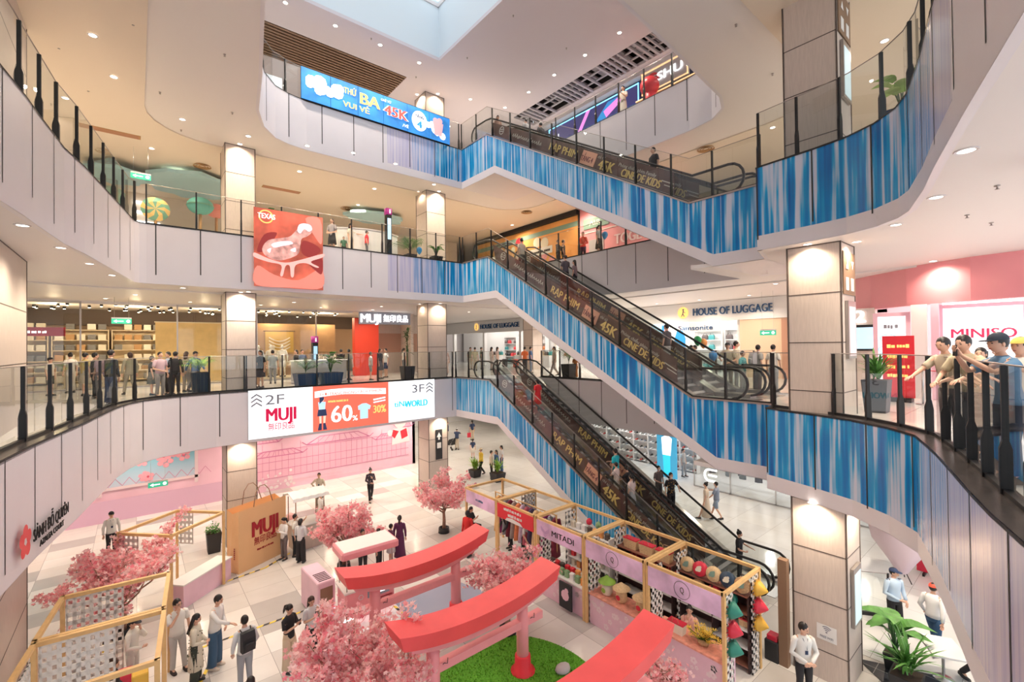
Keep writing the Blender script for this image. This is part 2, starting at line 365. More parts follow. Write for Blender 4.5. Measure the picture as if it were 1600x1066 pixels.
for nm, S, n, m, ax in (('trim_brown_slats', SLA, 12, 'brown_slat', 0), ('trim_grey_slats', SLB, 34, 'grey_slat', 1)):
    x0, y0 = S[0]; x1, y1 = S[2]; mb = MB(); rr = random.Random(3)
    if ax == 0:
        for i in range(n): y = y0+(y1-y0)*(i+.5)/n; mb.box(x0, x1, y-.055, y+.055, LC-.01, LC+.1)
    else:
        for i in range(n):
            y = y0+(y1-y0)*(i+.5)/n; wd = rr.uniform(.05, .13)
            if rr.random() < .86: mb.box(x0, x1, y-wd/2, y+wd/2, LC-.01, LC+.1)
        mb.box(x0+.5, x0+.6, y0, y1, LC+.1, LC+.16); mb.box(x0+1.05, x0+1.15, y0, y1, LC+.1, LC+.16)
    struct(nm, mb, m)
    mb = MB()
    for i in range(40):
        px, py = rr.uniform(x0, x1), rr.uniform(y0, y1)
        if ax == 0: mb.box(max(x0, px-rr.uniform(.5, 2)), min(x1, px+1.2), py-.05, py+.05, LC+.35, LC+.45)
        else: mb.box(x0, x1, py-.06, py+.06, LC+.45, LC+.55)
    struct(nm+'_ducts', mb, 'grey_slat' if ax else 'brown_slat')
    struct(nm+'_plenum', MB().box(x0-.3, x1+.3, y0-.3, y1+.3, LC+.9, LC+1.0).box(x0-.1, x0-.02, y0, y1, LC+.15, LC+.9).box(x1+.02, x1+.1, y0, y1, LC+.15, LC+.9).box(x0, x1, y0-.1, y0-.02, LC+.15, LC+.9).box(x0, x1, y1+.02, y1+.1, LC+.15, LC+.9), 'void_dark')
# outer walls
mb = MB()
struct('wall_left', MB().box(-9.2, -9, -5, 44, L1, LC), 'white_paint')
struct('wall_right', MB().box(31, 31.2, -5, 44, L1, LC), 'white_paint')
struct('wall_back', MB().box(-9, 31, 44, 44.2, L1, LC), 'white_paint')
# ---------------------------------------------------------------- fascias
def fascia(name, P, zt, zb, sections, spacing=2.0, inward=.1, joint0=0.0, joints=True, lip=.36):
    """clad edge of a slab: P runs with the void on its right; sections [(s_end, stripe material or white)]"""
    A = arcl(P); cuts = sorted(set([a for a in A] + [s for s, _ in sections if s < A[-1]])); mats = ['fascia_white', 'dark_joint', 'stripe_blue', 'stripe_fine', 'stripe_mid', 'stripe_pale', 'cap_metal']
    mb = MB()
    def quad(p, q, za, zb_, m, s0, s1, out=0):
        dx, dy = q[0]-p[0], q[1]-p[1]; l = math.hypot(dx, dy) or 1; nx, ny = dy/l*out, -dx/l*out
        fi = len(mb.f); mb.add([(p[0]+nx, p[1]+ny, za), (q[0]+nx, q[1]+ny, za), (q[0]+nx, q[1]+ny, zb_), (p[0]+nx, p[1]+ny, zb_)], [(0, 1, 2, 3)], m)
        mb.uv[fi] = [(s0, za), (s1, za), (s1, zb_), (s0, zb_)]
    for a, b in zip(cuts, cuts[1:]):
        if b-a < 1e-6: continue
        p, q = at_s(P, A, a+1e-7), at_s(P, A, b-1e-7); mid = (a+b)/2; mt = 'fascia_white'
        for e, m in sections:
            if mid < e: mt = m; break
        quad(p, q, zb+lip, zt, mats.index(mt), a, b); quad(p, q, zb, zb+lip, 0, a, b, .0)
        quad(p, q, zt-.03, zt+.004, 1, a, b, .012)
        dx, dy = q[0]-p[0], q[1]-p[1]; l = math.hypot(dx, dy); nx, ny = -dy/l*inward, dx/l*inward
        mb.add([(p[0], p[1], zt), (q[0], q[1], zt), (q[0]+nx, q[1]+ny, zt), (p[0]+nx, p[1]+ny, zt)], [(0, 1, 2, 3)], 1)
        mb.add([(p[0], p[1], zb-.006), (q[0], q[1], zb-.006), (q[0]+nx, q[1]+ny, zb-.006), (p[0]+nx, p[1]+ny, zb-.006)], [(3, 2, 1, 0)], 0)
    s = joint0
    while joints and s < A[-1]-.1:
        p, q = at_s(P, A, s), at_s(P, A, s+.035)
        if s > .1: quad(p, q, zb+lip*(.95+.25*math.sin(s*3)), zt, 1, s, s, .004)
        s += spacing
    return struct(name, mb, mats)
def sub(H, i, j): return H[i:j+1]
zt2, zb2 = L2+KB, L2-FD
fascia('trim_edge_second_storey_left', sub(HL2, 0, 17), zt2, zb2, [(99, 'fascia_white')], 1.33)
fascia('trim_edge_second_storey_rear', [(16.8, 18), (16.8, 7.4)], zt2, zb2, [(99, 'fascia_white')], 1.4)
P = [(13.4, 5.3)]+HL2[22:33]
fascia('trim_edge_second_storey_right', HL2[22:], zt2, zb2, [(5.15, 'stripe_blue'), (6.9, 'stripe_mid'), (10.1, 'stripe_pale'), (99, 'fascia_white')], 1.25, joint0=.77)
zt3, zb3 = L3+KB, L3-FD
A3 = arcl(sub(HL3, 0, 13)); b0 = A3[-1]-13.4
fascia('trim_edge_third_storey_left', sub(HL3, 0, 13), zt3, zb3, [(b0+9.17, 'fascia_white'), (b0+10.47, 'stripe_pale'), (b0+11.8, 'stripe_mid'), (99, 'stripe_fine')], 1.3)
fascia('trim_edge_third_storey_rear', [(16.8, 18), (16.8, 7.4)], zt3, zb3, [(99, 'fascia_white')], 1.55)
fascia('trim_edge_third_storey_right', HL3[18:], zt3, zb3, [(5.9, 'stripe_blue'), (7.4, 'stripe_mid'), (8.8, 'stripe_pale'), (99, 'fascia_white')], 1.25, joint0=1.4)
zt4, zb4 = L4+KB, L4-FD
fascia('trim_edge_fourth_storey_left', sub(HL4, 0, 8), zt4, zb4, [(arcl(HL4[:9])[-1]-4.2, 'fascia_white'), (arcl(HL4[:9])[-1]-2.9, 'stripe_pale'), (arcl(HL4[:9])[-1]-1.6, 'stripe_mid'), (99, 'stripe_fine')], 1.38)
fascia('trim_edge_fourth_storey_rear', HL4[10:]+HL4[:1], zt4, zb4, [(99, 'fascia_white')], 1.45)
# ---------------------------------------------------------------- escalator cladding, deck and soffit
UB0, UB1, VT, VB = 13.4, 16.75, 18.0, 7.4
def bank(name, zt, zb, vstart, vend, white_text=False, low=False):
    top = [(vstart, zt+KB), (VT, zt+KB), (VB, zb+KB), (vend, zb+KB)]; sl = (zt-zb)/(VT-VB)
    if low: vL = VT-.65-(zt-FD-zb)/sl; bot = [(vstart, zt-FD), (VT-.65, zt-FD), (vL, zb)]
    else: bot = [(vstart, zt-FD), (VT-.65, zt-FD), (VB-.75, zb-FD), (vend, zb-FD)]
    def zi(L, v):
        for (a, za), (b, z_) in zip(L, L[1:]):
            if b <= v <= a: return za+(z_-za)*(a-v)/((a-b) or 1)
        return L[-1][1]
    cuts = sorted({v for v, _ in top} | {v for v, _ in bot} | {vstart-(i+1)*1.38 for i in range(11)}, reverse=True); cuts = [c for c in cuts if vend <= c <= vstart]
    mb = MB(); mats = ['stripe_fine', 'fascia_white', 'dark_joint', 'cap_metal', 'stripe_blue']; X = UB0
    for a, b in zip(cuts, cuts[1:]):
        for lo, hi, m in ((0, .36, 1), (.36, None, 4 if (a+b)/2 < 10 else 0)):
            za0, zb0 = zi(bot, a)+lo, zi(bot, b)+lo; za1 = zi(top, a) if hi is None else zi(bot, a)+hi; zb1 = zi(top, b) if hi is None else zi(bot, b)+hi
            za1 = max(za0, min(za1, zi(top, a))); zb1 = max(zb0, min(zb1, zi(top, b))); fi = len(mb.f)
            mb.add([(X, a, za0), (X, b, zb0), (X, b, zb1), (X, a, za1)], [(0, 1, 2, 3)], m)
            mb.uv[fi] = [(100-a, za0), (100-b, zb0), (100-b, zb1), (100-a, za1)]
        mb.beam((X-.01, a, zi(top, a)), (X-.01, b, zi(top, b)), .05, .05, 3)
        mb.add([(X, a, zi(bot, a)-.012), (X, b, zi(bot, b)-.012), (UB1, b, zi(bot, b)-.012), (UB1, a, zi(bot, a)-.012)], [(3, 2, 1, 0)], 1)
        mb.add([(UB1, a, zi(bot, a)), (UB1, b, zi(bot, b)), (UB1, b, zi(top, b)), (UB1, a, zi(top, a))], [(3, 2, 1, 0)], 1)
        mb.add([(X-.004, a, zi(bot, a)+.02), (X-.004, a-.012, zi(bot, a-.012)+.02), (X-.004, a-.012, zi(top, a-.012)), (X-.004, a, zi(top, a))], [(0, 1, 2, 3)], 1)
    # deck between the flights
    for a, b in ((VT, VB),): mb.add([(X, a, zi(top, a)-.10), (X, b, zi(top, b)-.10), (UB1, b, zi(top, b)-.10), (UB1, a, zi(top, a)-.10)], [(0, 1, 2, 3)], 1)
    return struct(name, mb, mats), (lambda v: zi(top, v))
bankA, zA = bank('trim_escalator_cladding_upper', L4, L3, 20.2, 5.2)
bankB, zB = bank('trim_escalator_cladding_middle', L3, L2, 20.2, 5.0)
bankC, zC = bank('trim_escalator_cladding_lower', L2, L1, 21.0, 7.4, low=True)
# ---------------------------------------------------------------- railings
def railing(label, P, spacing, group=None, h=1.42, fin=.12, cap=True, closed_base=True, base_h=.62):
    """glass balustrade with black flat posts; P = plan points with z of the kerb"""
    P = [tuple(p) if len(p) == 3 else tuple(p)+(0,) for p in P]; A = arcl(P); n = max(1, round(A[-1]/spacing))
    t = thing('glass_railing', label, 'railing', (P[0][0], P[0][1], P[0][2]), 0, group); o = Vector((P[0][0], P[0][1], P[0][2]))
    def L(p, dz=0): return (p[0]-o.x, p[1]-o.y, p[2]-o.z+dz)
    base = MB()
    for p, q in zip(P, P[1:]): base.beam(L(p, .03), L(q, .03), .07, .06)
    base.build('base_channel', 'black_metal', t)
    capm = MB(); capm.tube([L(p, h) for p in P], .011, 5); capm.build('top_edge_trim', 'cap_metal', t)
    for i in range(n):
        s0, s1 = A[-1]*i/n+.02, A[-1]*(i+1)/n-.02; ss = [s0]+[a for a in A if s0 < a < s1]+[s1]; mb = MB()
        for a, b in zip(ss, ss[1:]):
            p, q = at_s(P, A, a), at_s(P, A, b); mb.add([L(p, .05), L(q, .05), L(q, h), L(p, h)], [(0, 1, 2, 3)])
        mb.build('glass_panel', 'rail_glass', t)
    post = None
    for i in range(n+1):
        s = A[-1]*i/n; p = at_s(P, A, s); a, b = at_s(P, A, s-.05), at_s(P, A, s+.05); ang = math.atan2(b[1]-a[1], b[0]-a[0])
        if post is None:
            mb = MB(); mb.box(-.022, .022, -.03, .03, 0, h-.01)
            prof = [(-fin*.45, 0), (fin*.55, 0), (fin*.55, base_h*.72), (.035, base_h), (-.02, base_h), (-fin*.45, base_h*.8)]
            vs = [(x, y, z) for x in (-.026, .026) for y, z in prof]; m_ = len(prof)
            mb.add(vs, [tuple(range(m_-1, -1, -1)), tuple(range(m_, 2*m_))]+[(k, (k+1) % m_, m_+(k+1) % m_, m_+k) for k in range(m_)])
            post = mb.build('post', 'black_metal', t); pm = post
        else: pm = post.copy(); COL.objects.link(pm); pm.parent = t
        pm.location = L(p); pm.rotation_euler = (0, 0, ang)
    return t
def z3(P, z): return [(p[0], p[1], z) for p in P]
railing('glass railing with black posts curving along the left edge of the second storey void', z3(offset(HL2[2:17], .27), zt2), 1.33)
railing('glass railing with black posts along the second storey edge above the 2F screen', z3([(3.4, 21.2), (13.3, 21.2)], zt2), 1.35)
railing('glass railing with black posts curving along the near right edge of the second storey', z3(offset(HL2[23:33], .3), zt2), .78)
railing('glass railing at the rear edge of the second storey behind the escalators', z3([(16.95, 18.0), (16.95, 7.0)], zt2), 1.4)
railing('glass guard beside the lower escalators from second storey to atrium floor', [(13.45, 21.1, zt2), (13.45, 18, zt2), (13.45, 7.5, zC(7.5))], 1.25, base_h=.5, fin=.1)
railing('glass guard beside the middle escalators from third to second storey', [(13.45, 20.3, zt3), (13.45, 18, zt3), (13.45, 7.4, zt2), (13.45, 5.1, zt2)], 1.32, base_h=.5, fin=.1)
railing('glass guard beside the upper escalators from fourth to third storey', [(13.45, 20.3, zt4), (13.45, 18, zt4), (13.45, 7.4, zt3), (13.45, 5.3, zt3)], 1.32, base_h=.5, fin=.1)
railing('glass railing with black posts curving along the left edge of the third storey void', z3(offset(HL3[2:12], .14), zt3), 1.1)
railing('glass railing along the back edge of the third storey beside the chicken poster', z3([(.3, 20.35), (13.3, 20.35)], zt3), 1.45)
railing('glass railing at the rear edge of the third storey before the orange hoarding', z3([(16.95, 18.0), (16.95, 8.2)], zt3), 1.45)
railing('glass railing curving along the near right edge of the third storey beside the potted plant', z3(offset(HL3[19:28], .14), zt3), .95)
railing('glass railing on the fourth storey around the screen with the orange lettering', z3(offset(HL4[3:9], .12)[:-1]+[(13.3, 20.32)], zt4), 1.35)
railing('glass railing at the rear edge of the fourth storey under the blue neon sign', z3(offset(HL4[10:14], .12), zt4), 1.4)
# dark stone ledge at the feet of the second storey railings
mb = MB(); Pk = HL2[2:17]; Q = offset(Pk, .42)
for i in range(len(Pk)-1):
    a, b, c, d = Pk[i], Pk[i+1], Q[i+1], Q[i]
    mb.add([(a[0], a[1], zt2+.006), (b[0], b[1], zt2+.006), (c[0], c[1], zt2+.006), (d[0], d[1], zt2+.006)], [(0, 1, 2, 3)])
    mb.add([(a[0], a[1], zt2-.07), (b[0], b[1], zt2-.07), (b[0], b[1], zt2+.006), (a[0], a[1], zt2+.006)], [(0, 1, 2, 3)])
    mb.add([(c[0], c[1], zt2-.07), (d[0], d[1], zt2-.07), (d[0], d[1], zt2+.006), (c[0], c[1], zt2+.006)], [(0, 1, 2, 3)])
Pk = HL2[23:33]; Q = offset(Pk, .42)
for i in range(len(Pk)-1):
    a, b, c, d = Pk[i], Pk[i+1], Q[i+1], Q[i]
    mb.add([(a[0], a[1], zt2+.006), (b[0], b[1], zt2+.006), (c[0], c[1], zt2+.006), (d[0], d[1], zt2+.006)], [(0, 1, 2, 3)])
    mb.add([(a[0], a[1], zt2-.05), (b[0], b[1], zt2-.05), (b[0], b[1], zt2+.006), (a[0], a[1], zt2+.006)], [(0, 1, 2, 3)])
struct('trim_stone_ledge', mb, 'kerb_stone')
# ---------------------------------------------------------------- escalators
def escalator(label, uc, zt, zb, vt=VT, vb=VB):
    t = thing('escalator', label, 'escalator', (uc, vt, zt))
    def step(v):   # height of the step line, local
        if v >= vt: return 0
        if v <= vb: return zb-zt
        return (zb-zt)*(vt-v)/(vt-vb)
    w_ = .62; ext = 1.15; top = 1.0
    pts = [(v-vt, step(v)) for v in (vt+ext, vt+.35, vt-.1, vt-.5, (vt+vb)/2, vb+.4, vb+.0, vb-.35, vb-ext)]
    pts[2] = (pts[2][0], pts[2][1]-.02)
    for sgn in (-1, 1):
        x = sgn*w_; mb = MB()
        for (a, za), (b, z_) in zip(pts, pts[1:]):
            mb.add([(x, a, za+.12), (x, b, z_+.12), (x, b, z_+top-.05), (x, a, za+top-.05)], [(0, 1, 2, 3)])
        for (e, ze, s_) in ((pts[0][0], 0, 1), (pts[-1][0], pts[-1][1], -1)):
            r = (top-.17)/2; arc = [(x, e+s_*r*math.sin(PI*k/8), ze+.12+r-r*math.cos(PI*k/8)) for k in range(9)]
            mb.add(arc, [tuple(range(9))])
        mb.build('balustrade', 'rail_glass', t)
        path = []; e, ze = pts[0]; r = (top-.12)/2
        path += [(x, e+r*math.sin(PI*k/8), ze+.10+r-r*math.cos(PI*k/8)) for k in range(9)]
        path += [(x, a, za+top-.02) for a, za in pts[1:-1]]
        e, ze = pts[-1]; path += [(x, e-r*math.sin(PI*k/8), ze+.10+r+r*math.cos(PI*k/8)) for k in range(9)]
        MB().tube(path, .042, 6).build('handrail', 'rubber', t)
        mb = MB()
        for (a, za), (b, z_) in zip(pts, pts[1:]): mb.beam((x*1.1, a, za+.06), (x*1.1, b, z_+.06), .22, .14)
        mb.build('side_deck', 'steel', t)
    mb = MB(); n = int((vt-vb)/.36)
    for i in range(n):
        v = vb+(vt-vb)*(i+.5)/n; z = step(v); mb.box(-w_+.1, w_-.1, v-vt-.19, v-vt+.19, z-.24, z)
    mb.build('steps', 'steel_step', t)
    MB().box(-w_+.05, w_-.05, .2, 1.6, -.02, .015).build('comb_plate', 'steel', t); MB().box(-w_+.05, w_-.05, vb-vt-1.6, vb-vt-.2, zb-zt-.02, zb-zt+.015).build('comb_plate', 'steel', t)
    return t
UE1, UE2 = 14.25, 15.85
escA1 = escalator('nearer of the two upper escalators, brown banner on its side', UE1, L4, L3); escA2 = escalator('farther of the two upper escalators, rising to the fourth storey', UE2, L4, L3)
escB1 = escalator('nearer of the two middle escalators, brown cinema banner on its side', UE1, L3, L2); escB2 = escalator('farther of the two middle escalators, couple riding near its middle', UE2, L3, L2)
escC1 = escalator('nearer of the two lower escalators, down to the atrium floor', UE1, L2, L1); escC2 = escalator('farther of the two lower escalators, teal-shirted rider and boys in masks near it', UE2, L2, L1)
simple('banner_brown', (.15, .085, .075), rough=.3, noise=.25, nscale=2); simple('banner_gold', (.95, .72, .28), rough=.5); simple('banner_white', (.70, .66, .60), rough=.5)
simple('banner_box', (.95, .50, .36), rough=.5); simple('banner_plum', (.22, .05, .08), rough=.4)
def banner(esc, x, zt, zb, v0=17.6, v1=8.0, label=None, lift=0):
    """printed cinema banner on a balustrade; built as a part of its escalator"""
    sl = (zt-zb)/(VT-VB); th = math.atan(sl)
    def z(v): return -(VT-v)*sl
    mb = MB(); mb.add([(x, v0-VT, z(v0)+.10), (x, v1-VT, z(v1)+.10), (x, v1-VT, z(v1)+.90), (x, v0-VT+.25, z(v0)+.90+.02)], [(0, 1, 2, 3)])
    b = mb.build('printed_banner', 'banner_brown', esc, label='dark brown cinema banner with gold lettering')
    def put(txt, v, dz, h, m, bold=.02, nm='lettering', wd=None):
        t_ = text_mb(txt, h, bold, .006, width=wd); M_ = place((x-.012, v-VT, z(v)+dz), -PI/2, th)
        t_.xform(M_).build(nm, m, b)
    def plate(v, dz, wv, h, m):
        q = MB().box(-wv/2, wv/2, -.004, .004, 0, h); q.xform(place((x-.008, v-VT, z(v)+dz), -PI/2, th)).build('colour_field', m, b)
    # round emblem and thin script near the top
    ring = MB()
    for k in range(14):
        a0, a1 = 2*PI*k/14, 2*PI*(k+1)/14
        ring.beam((.17*math.cos(a0), 0, .17*math.sin(a0)), (.17*math.cos(a1), 0, .17*math.sin(a1)), .01, .035)
    for q in (-.06, .03): ring.beam((-.12, 0, q), (.12, 0, q+.05), .01, .035)
    ring.xform(place((x-.012, 17.0-VT, z(17.0)+.52), -PI/2, th)).build('emblem', 'banner_white', b)
    sw = MB(); rr = random.Random(5)
    for k in range(15):
        q = k*.15; sw.beam((q, 0, rr.uniform(-.05, .02)), (q+.07, 0, rr.uniform(.06, .16)), .01, .03); sw.beam((q+.07, 0, .1), (q+.11, 0, -.03), .01, .025)
    sw.xform(place((x-.012, 16.2-VT, z(16.2)+.42), -PI/2, th)).build('script_line', 'banner_white', b)
    put('RẠP PHIM', 13.05, .33, .30, 'banner_gold', .035, wd=1.75)
    plate(11.75, .20, .80, .5, 'banner_box'); put('TẦNG 4', 11.75, .33, .20, 'banner_plum', .025, wd=.66)
    put('chỉ từ', 11.0, .62, .11, 'banner_white', .01); put('45K', 10.85, .20, .36, 'banner_gold', .05, wd=.8)
    put('Phòng chiếu phim Family', 9.45, .56, .12, 'banner_white', .012, wd=1.75); put('CINE DE KIDS', 9.35, .22, .26, 'banner_gold', .045, wd=1.8)
    plate(8.25, .5, .5, .035, 'banner_white'); plate(8.2, .38, .4, .03, 'banner_white')
banner(escA1, -.66, L4, L3); banner(escB1, -.66, L3, L2); banner(escC1, -.66, L2, L1)
banner(escB2, -.66, L3, L2, label=1); banner(escC2, -.66, L2, L1, label=1); banner(escA2, -.66, L4, L3)
# ---------------------------------------------------------------- columns
def column(label, x0, x1, y0, y1, z0, z1, seam=1.16, group=None):
    t = thing('column', label, 'column', ((x0+x1)/2, (y0+y1)/2, z0), 0, group); hx, hy, h = (x1-x0)/2, (y1-y0)/2, z1-z0
    MB().bbox(-hx, hx, -hy, hy, 0, h, .03).build('cladding', 'panel_wood', t)
    mb = MB(); z = h
    while z > .2:
        mb.box(-hx-.004, hx+.004, -hy-.004, hy+.004, z-.022, z); z -= seam
    for sx in (-1, 1):
        for sy in (-1, 1): mb.box(sx*hx-.012, sx*hx+.012, sy*hy-.012, sy*hy+.012, 0, h)
    mb.build('panel_seams', 'panel_seam', t)
    return t
for z0, z1, s in ((L1, L2-FD, 'atrium floor'), (L2, L3-FD, 'second storey'), (L3, L4-FD, 'third storey'), (L4, LC, 'fourth storey')):
    if z0 < L4: column('beige clad square column on the %s, left of the middle one' % s, 2.8, 3.88, 21.45, 22.6, z0, z1)
    column('beige clad square column on the %s, at the mouth of the escalators' % s, 11.95, 13.1, 21.45, 22.6, z0, z1)
    column('broad beige clad column on the %s, beside the right striped edge' % s, 12.45, 13.5, 3.2, 4.32, z0, z1)
    column('wide beige clad pier on the %s at the far left' % s, -3.4, -2.15, 13.6, 16.9, z0, z1, 1.3)
    column('beige clad column on the %s far behind the escalators' % s, 22.2, 23.2, 24.5, 25.5, z0, z1)
# ================================================================ SCREENS, SIGNS AND SHOPS
def poly(mb, pts, y=0, m=0):                      # flat shape in local xz, facing -y
    mb.add([(p[0], y, p[1]) for p in pts], [tuple(range(len(pts)))], m); return mb
def disc(mb, cx, cz, r, y=0, m=0, n=20, ry=None):
    return poly(mb, [(cx+r*math.cos(2*PI*k/n), cz+(ry or r)*math.sin(2*PI*k/n)) for k in range(n)], y, m)
def E(name, col, k=.9): 
    if name not in MT: quiet(mat(name, col, emit=k))
    return name
E('scr_orange', (.86, .16, .10), .75); E('scr_grey', (.20, .20, .23), .3); E('scr_red', (.58, .0, .06), .6); E('scr_teal', (.03, .58, .74), .8); E('scr_yellow', (1, .62, .18), .9); E('scr_navy', (.03, .05, .14), .3)
E('scr_blue', (.03, .30, .72), .8); E('scr_skin', (.9, .62, .5), .8); E('scr_pink', (.92, .40, .42), .8); E('scr_deep', (.35, .05, .04), .5); E('scr_lblue', (.45, .72, .92), .9)
def word(t, M, txt, x, z, h, m, bold=.02, w=None, nm='lettering', y=-.012, shear=0, align='CENTER', depth=.006, tilt=0):
    if txt[0] == '~':                                     # writing too small to read in the photograph: broken dashes
        q = MB(); r_ = random.Random(len(txt)+int(h*100)); W_t = w or len(txt)*h*.6; xx = -W_t/2
        while xx < W_t/2-h*.3: d_ = h*r_.uniform(.35, .8); q.box(xx, min(xx+d_, W_t/2), -depth/2, depth/2, h*r_.uniform(0, .15), h*r_.uniform(.75, 1)); xx += d_+h*r_.choice((.12, .12, .4))
    else: q = text_mb(txt, h, bold, depth, align, shear, width=w)
    q.xform(M @ Matrix.Translation((x, y, z)) @ Matrix.Rotation(tilt, 4, 'Y')); return q.build(nm, m, t)
def bit(t, M, fn, m, nm='printed_shape'):
    q = MB(); fn(q); q.xform(M); return q.build(nm, m, t)
# long directory screen hanging on the second storey edge: three fields
I4 = Matrix.Identity(4)
t = thing('directory_screen', 'long bright white screen on the second storey edge reading 2F, MUJI and 3F', 'screen', (3.49, 20.955, zt2-1.98))
WS, HS = 12.03-3.49, 1.98; a1, a2 = 5.97-3.49, 9.48-3.49
MB().box(0, WS, -.0, .05, 0, HS).build('screen_housing', 'black_metal', t)
for x0, x1, m, n in ((0, a1, 'screen_white', 'white_field'), (a1, a2, 'scr_orange', 'orange_field'), (a2, WS, 'screen_white', 'white_field')):
    MB().add([(x0, -.006, 0), (x1, -.006, 0), (x1, -.006, HS), (x0, -.006, HS)], [(0, 1, 2, 3)]).build(n, m, t)
def chev(q, cx, cz, s=.2):
    for k in range(3):
        z = cz-k*.17
        poly(q, [(cx-s, z-.12), (cx, z+.02), (cx, z+.09), (cx-s, z-.05)], -.012); poly(q, [(cx, z+.02), (cx+s, z-.12), (cx+s, z-.05), (cx, z+.09)], -.012)
bit(t, I4, lambda q: chev(q, .3, 1.75), 'scr_grey', 'chevrons'); bit(t, I4, lambda q: chev(q, WS-.3, 1.75), 'scr_grey', 'chevrons')
word(t, I4, '2F', .98, 1.36, .40, 'scr_grey', .01, .72); word(t, I4, '3F', WS-.95, 1.36, .40, 'scr_grey', .01, .68)
word(t, I4, 'MUJI', 1.22, .66, .54, 'scr_red', .04, 1.12); word(t, I4, '無印良品', 1.22, .30, .24, 'scr_red', .0, 1.0)
word(t, I4, 'tiNi', a2+.62, .72, .28, 'scr_teal', .03, .62); word(t, I4, 'WORLD', a2+1.5, .66, .32, 'scr_teal', .05, 1.25)
cx = a1
bit(t, I4, lambda q: poly(q, [(cx+.08+i*.66, 1.48+.07*math.sin(i*.9)) for i in range(6)]+[(cx+.08+i*.66, 1.76+.07*math.sin(i*.9)) for i in range(5, -1, -1)], -.010), 'screen_white', 'ribbon')
word(t, I4, 'THỜI TRANG PHONG CÁCH YISHION', cx+1.72, 1.55, .13, 'scr_orange', .01, 2.9, y=-.018)
word(t, I4, '~KHAI XUÂN', cx+1.1, 1.22, .10, 'scr_yellow', .01, .9); word(t, I4, '60', cx+1.25, .32, .74, 'screen_white', .03, .92); word(t, I4, '%', cx+1.86, .30, .24, 'screen_white', .02, .24)
word(t, I4, '30%', cx+3.05, .55, .36, 'scr_yellow', .03, .62); bit(t, I4, lambda q: (q.beam((cx+2.75, -.012, 1.18), (cx+3.35, -.012, 1.25), .01, .07), q.beam((cx+2.75, -.012, 1.05), (cx+3.35, -.012, 1.12), .01, .06)), 'screen_white', 'price_lines')
def lady(q):
    disc(q, cx+.38, 1.38, .10, -.011, 0, 12); poly(q, [(cx+.22, 1.28), (cx+.54, 1.28), (cx+.52, .95), (cx+.26, .95)], -.011, 1); poly(q, [(cx+.22, .95), (cx+.56, .95), (cx+.6, .66), (cx+.18, .66)], -.011, 2)
    poly(q, [(cx+.26, .66), (cx+.36, .66), (cx+.36, .30), (cx+.28, .30)], -.011, 0); poly(q, [(cx+.44, .66), (cx+.55, .66), (cx+.52, .30), (cx+.44, .30)], -.011, 0)
    poly(q, [(cx+.26, .34), (cx+.37, .34), (cx+.37, .04), (cx+.20, .04)], -.012, 2); poly(q, [(cx+.43, .34), (cx+.53, .34), (cx+.60, .04), (cx+.43, .04)], -.012, 2); poly(q, [(cx+.28, 1.5), (cx+.48, 1.5), (cx+.46, 1.36), (cx+.28, 1.2)], -.012, 2)
q = MB(); lady(q); q.build('advert_figure', ['scr_skin', 'scr_lblue', 'scr_navy'], t)
def shirt(q): poly(q, [(cx+2.0, .95), (cx+2.2, 1.05), (cx+2.4, 1.05), (cx+2.62, .92), (cx+2.56, .74), (cx+2.48, .78), (cx+2.48, .34), (cx+2.1, .34), (cx+2.1, .78), (cx+2.02, .76)], -.011)
bit(t, I4, shirt, 'scr_lblue', 'advert_shirt')
# chicken poster on the third storey edge
E('poster_red', (.62, .10, .06), .45)
p0, p1 = 3.58, 6.18
t = thing('advertising_poster', 'square glowing red food poster with a crispy drumstick beside the left column', 'poster', (p0, 20.1, 4.22)); w_, h_ = p1-p0, 3.1
m = mat('poster_food', (.66, .13, .08), emit=.34, noise=.55, nscale=.9); quiet(m)
MB().box(0, w_, -.03, .03, 0, h_).build('poster_board', 'poster_food', t)
mat('drum_pink', (.80, .38, .34), emit=.5, noise=.45, nscale=4); quiet(MT['drum_pink']); E('cheese', (.88, .50, .46), .6); E('bone', (.80, .80, .86), .6); E('poster_dark', (.30, .03, .03), .5); E('poster_mid', (.80, .28, .22), .5)
def smooth(P_, n=4):
    out = []; L_ = len(P_)
    for i in range(L_):
        a_, b_, c_, d_ = P_[i-1], P_[i], P_[(i+1) % L_], P_[(i+2) % L_]
        for k in range(n):
            u = k/n; out.append(tuple(.5*(2*b_[j]+(c_[j]-a_[j])*u+(2*a_[j]-5*b_[j]+4*c_[j]-d_[j])*u*u+(3*b_[j]-a_[j]-3*c_[j]+d_[j])*u**3) for j in (0, 1)))
    return out
def blob(nm, m, y, *shapes): [poly(MB(), smooth(s_), y-.0005*i).build(nm, m, t) for i, s_ in enumerate(shapes)]
blob('dark_shadow', 'poster_dark', -.032, [(.1, 1.35), (.35, 2.05), (.8, 2.2), (.7, 1.9), (.5, 1.5)], [(1.75, 1.5), (1.8, 2.0), (2.3, 1.9), (2.5, 1.65), (2.1, 1.35)], [(2.0, 1.15), (2.55, 1.35), (2.55, .7), (2.3, .8)])
blob('pale_sweep', 'poster_mid', -.0325, [(.05, .05), (.1, .8), (.7, .5), (1.6, .35), (2.5, .9), (2.55, .1), (1.4, .02)], [(1.9, 2.95), (2.5, 3.0), (2.55, 2.0), (2.3, 2.2)])
blob('drumstick', 'drum_pink', -.036, [(.28, 1.5), (.5, 1.85), (.95, 2.0), (1.3, 2.12), (1.55, 2.42), (1.75, 2.6), (2.05, 2.62), (2.15, 2.42), (1.95, 2.2), (1.75, 2.08), (1.68, 1.75), (1.6, 1.42), (1.2, 1.18), (.8, 1.08), (.4, 1.22)])
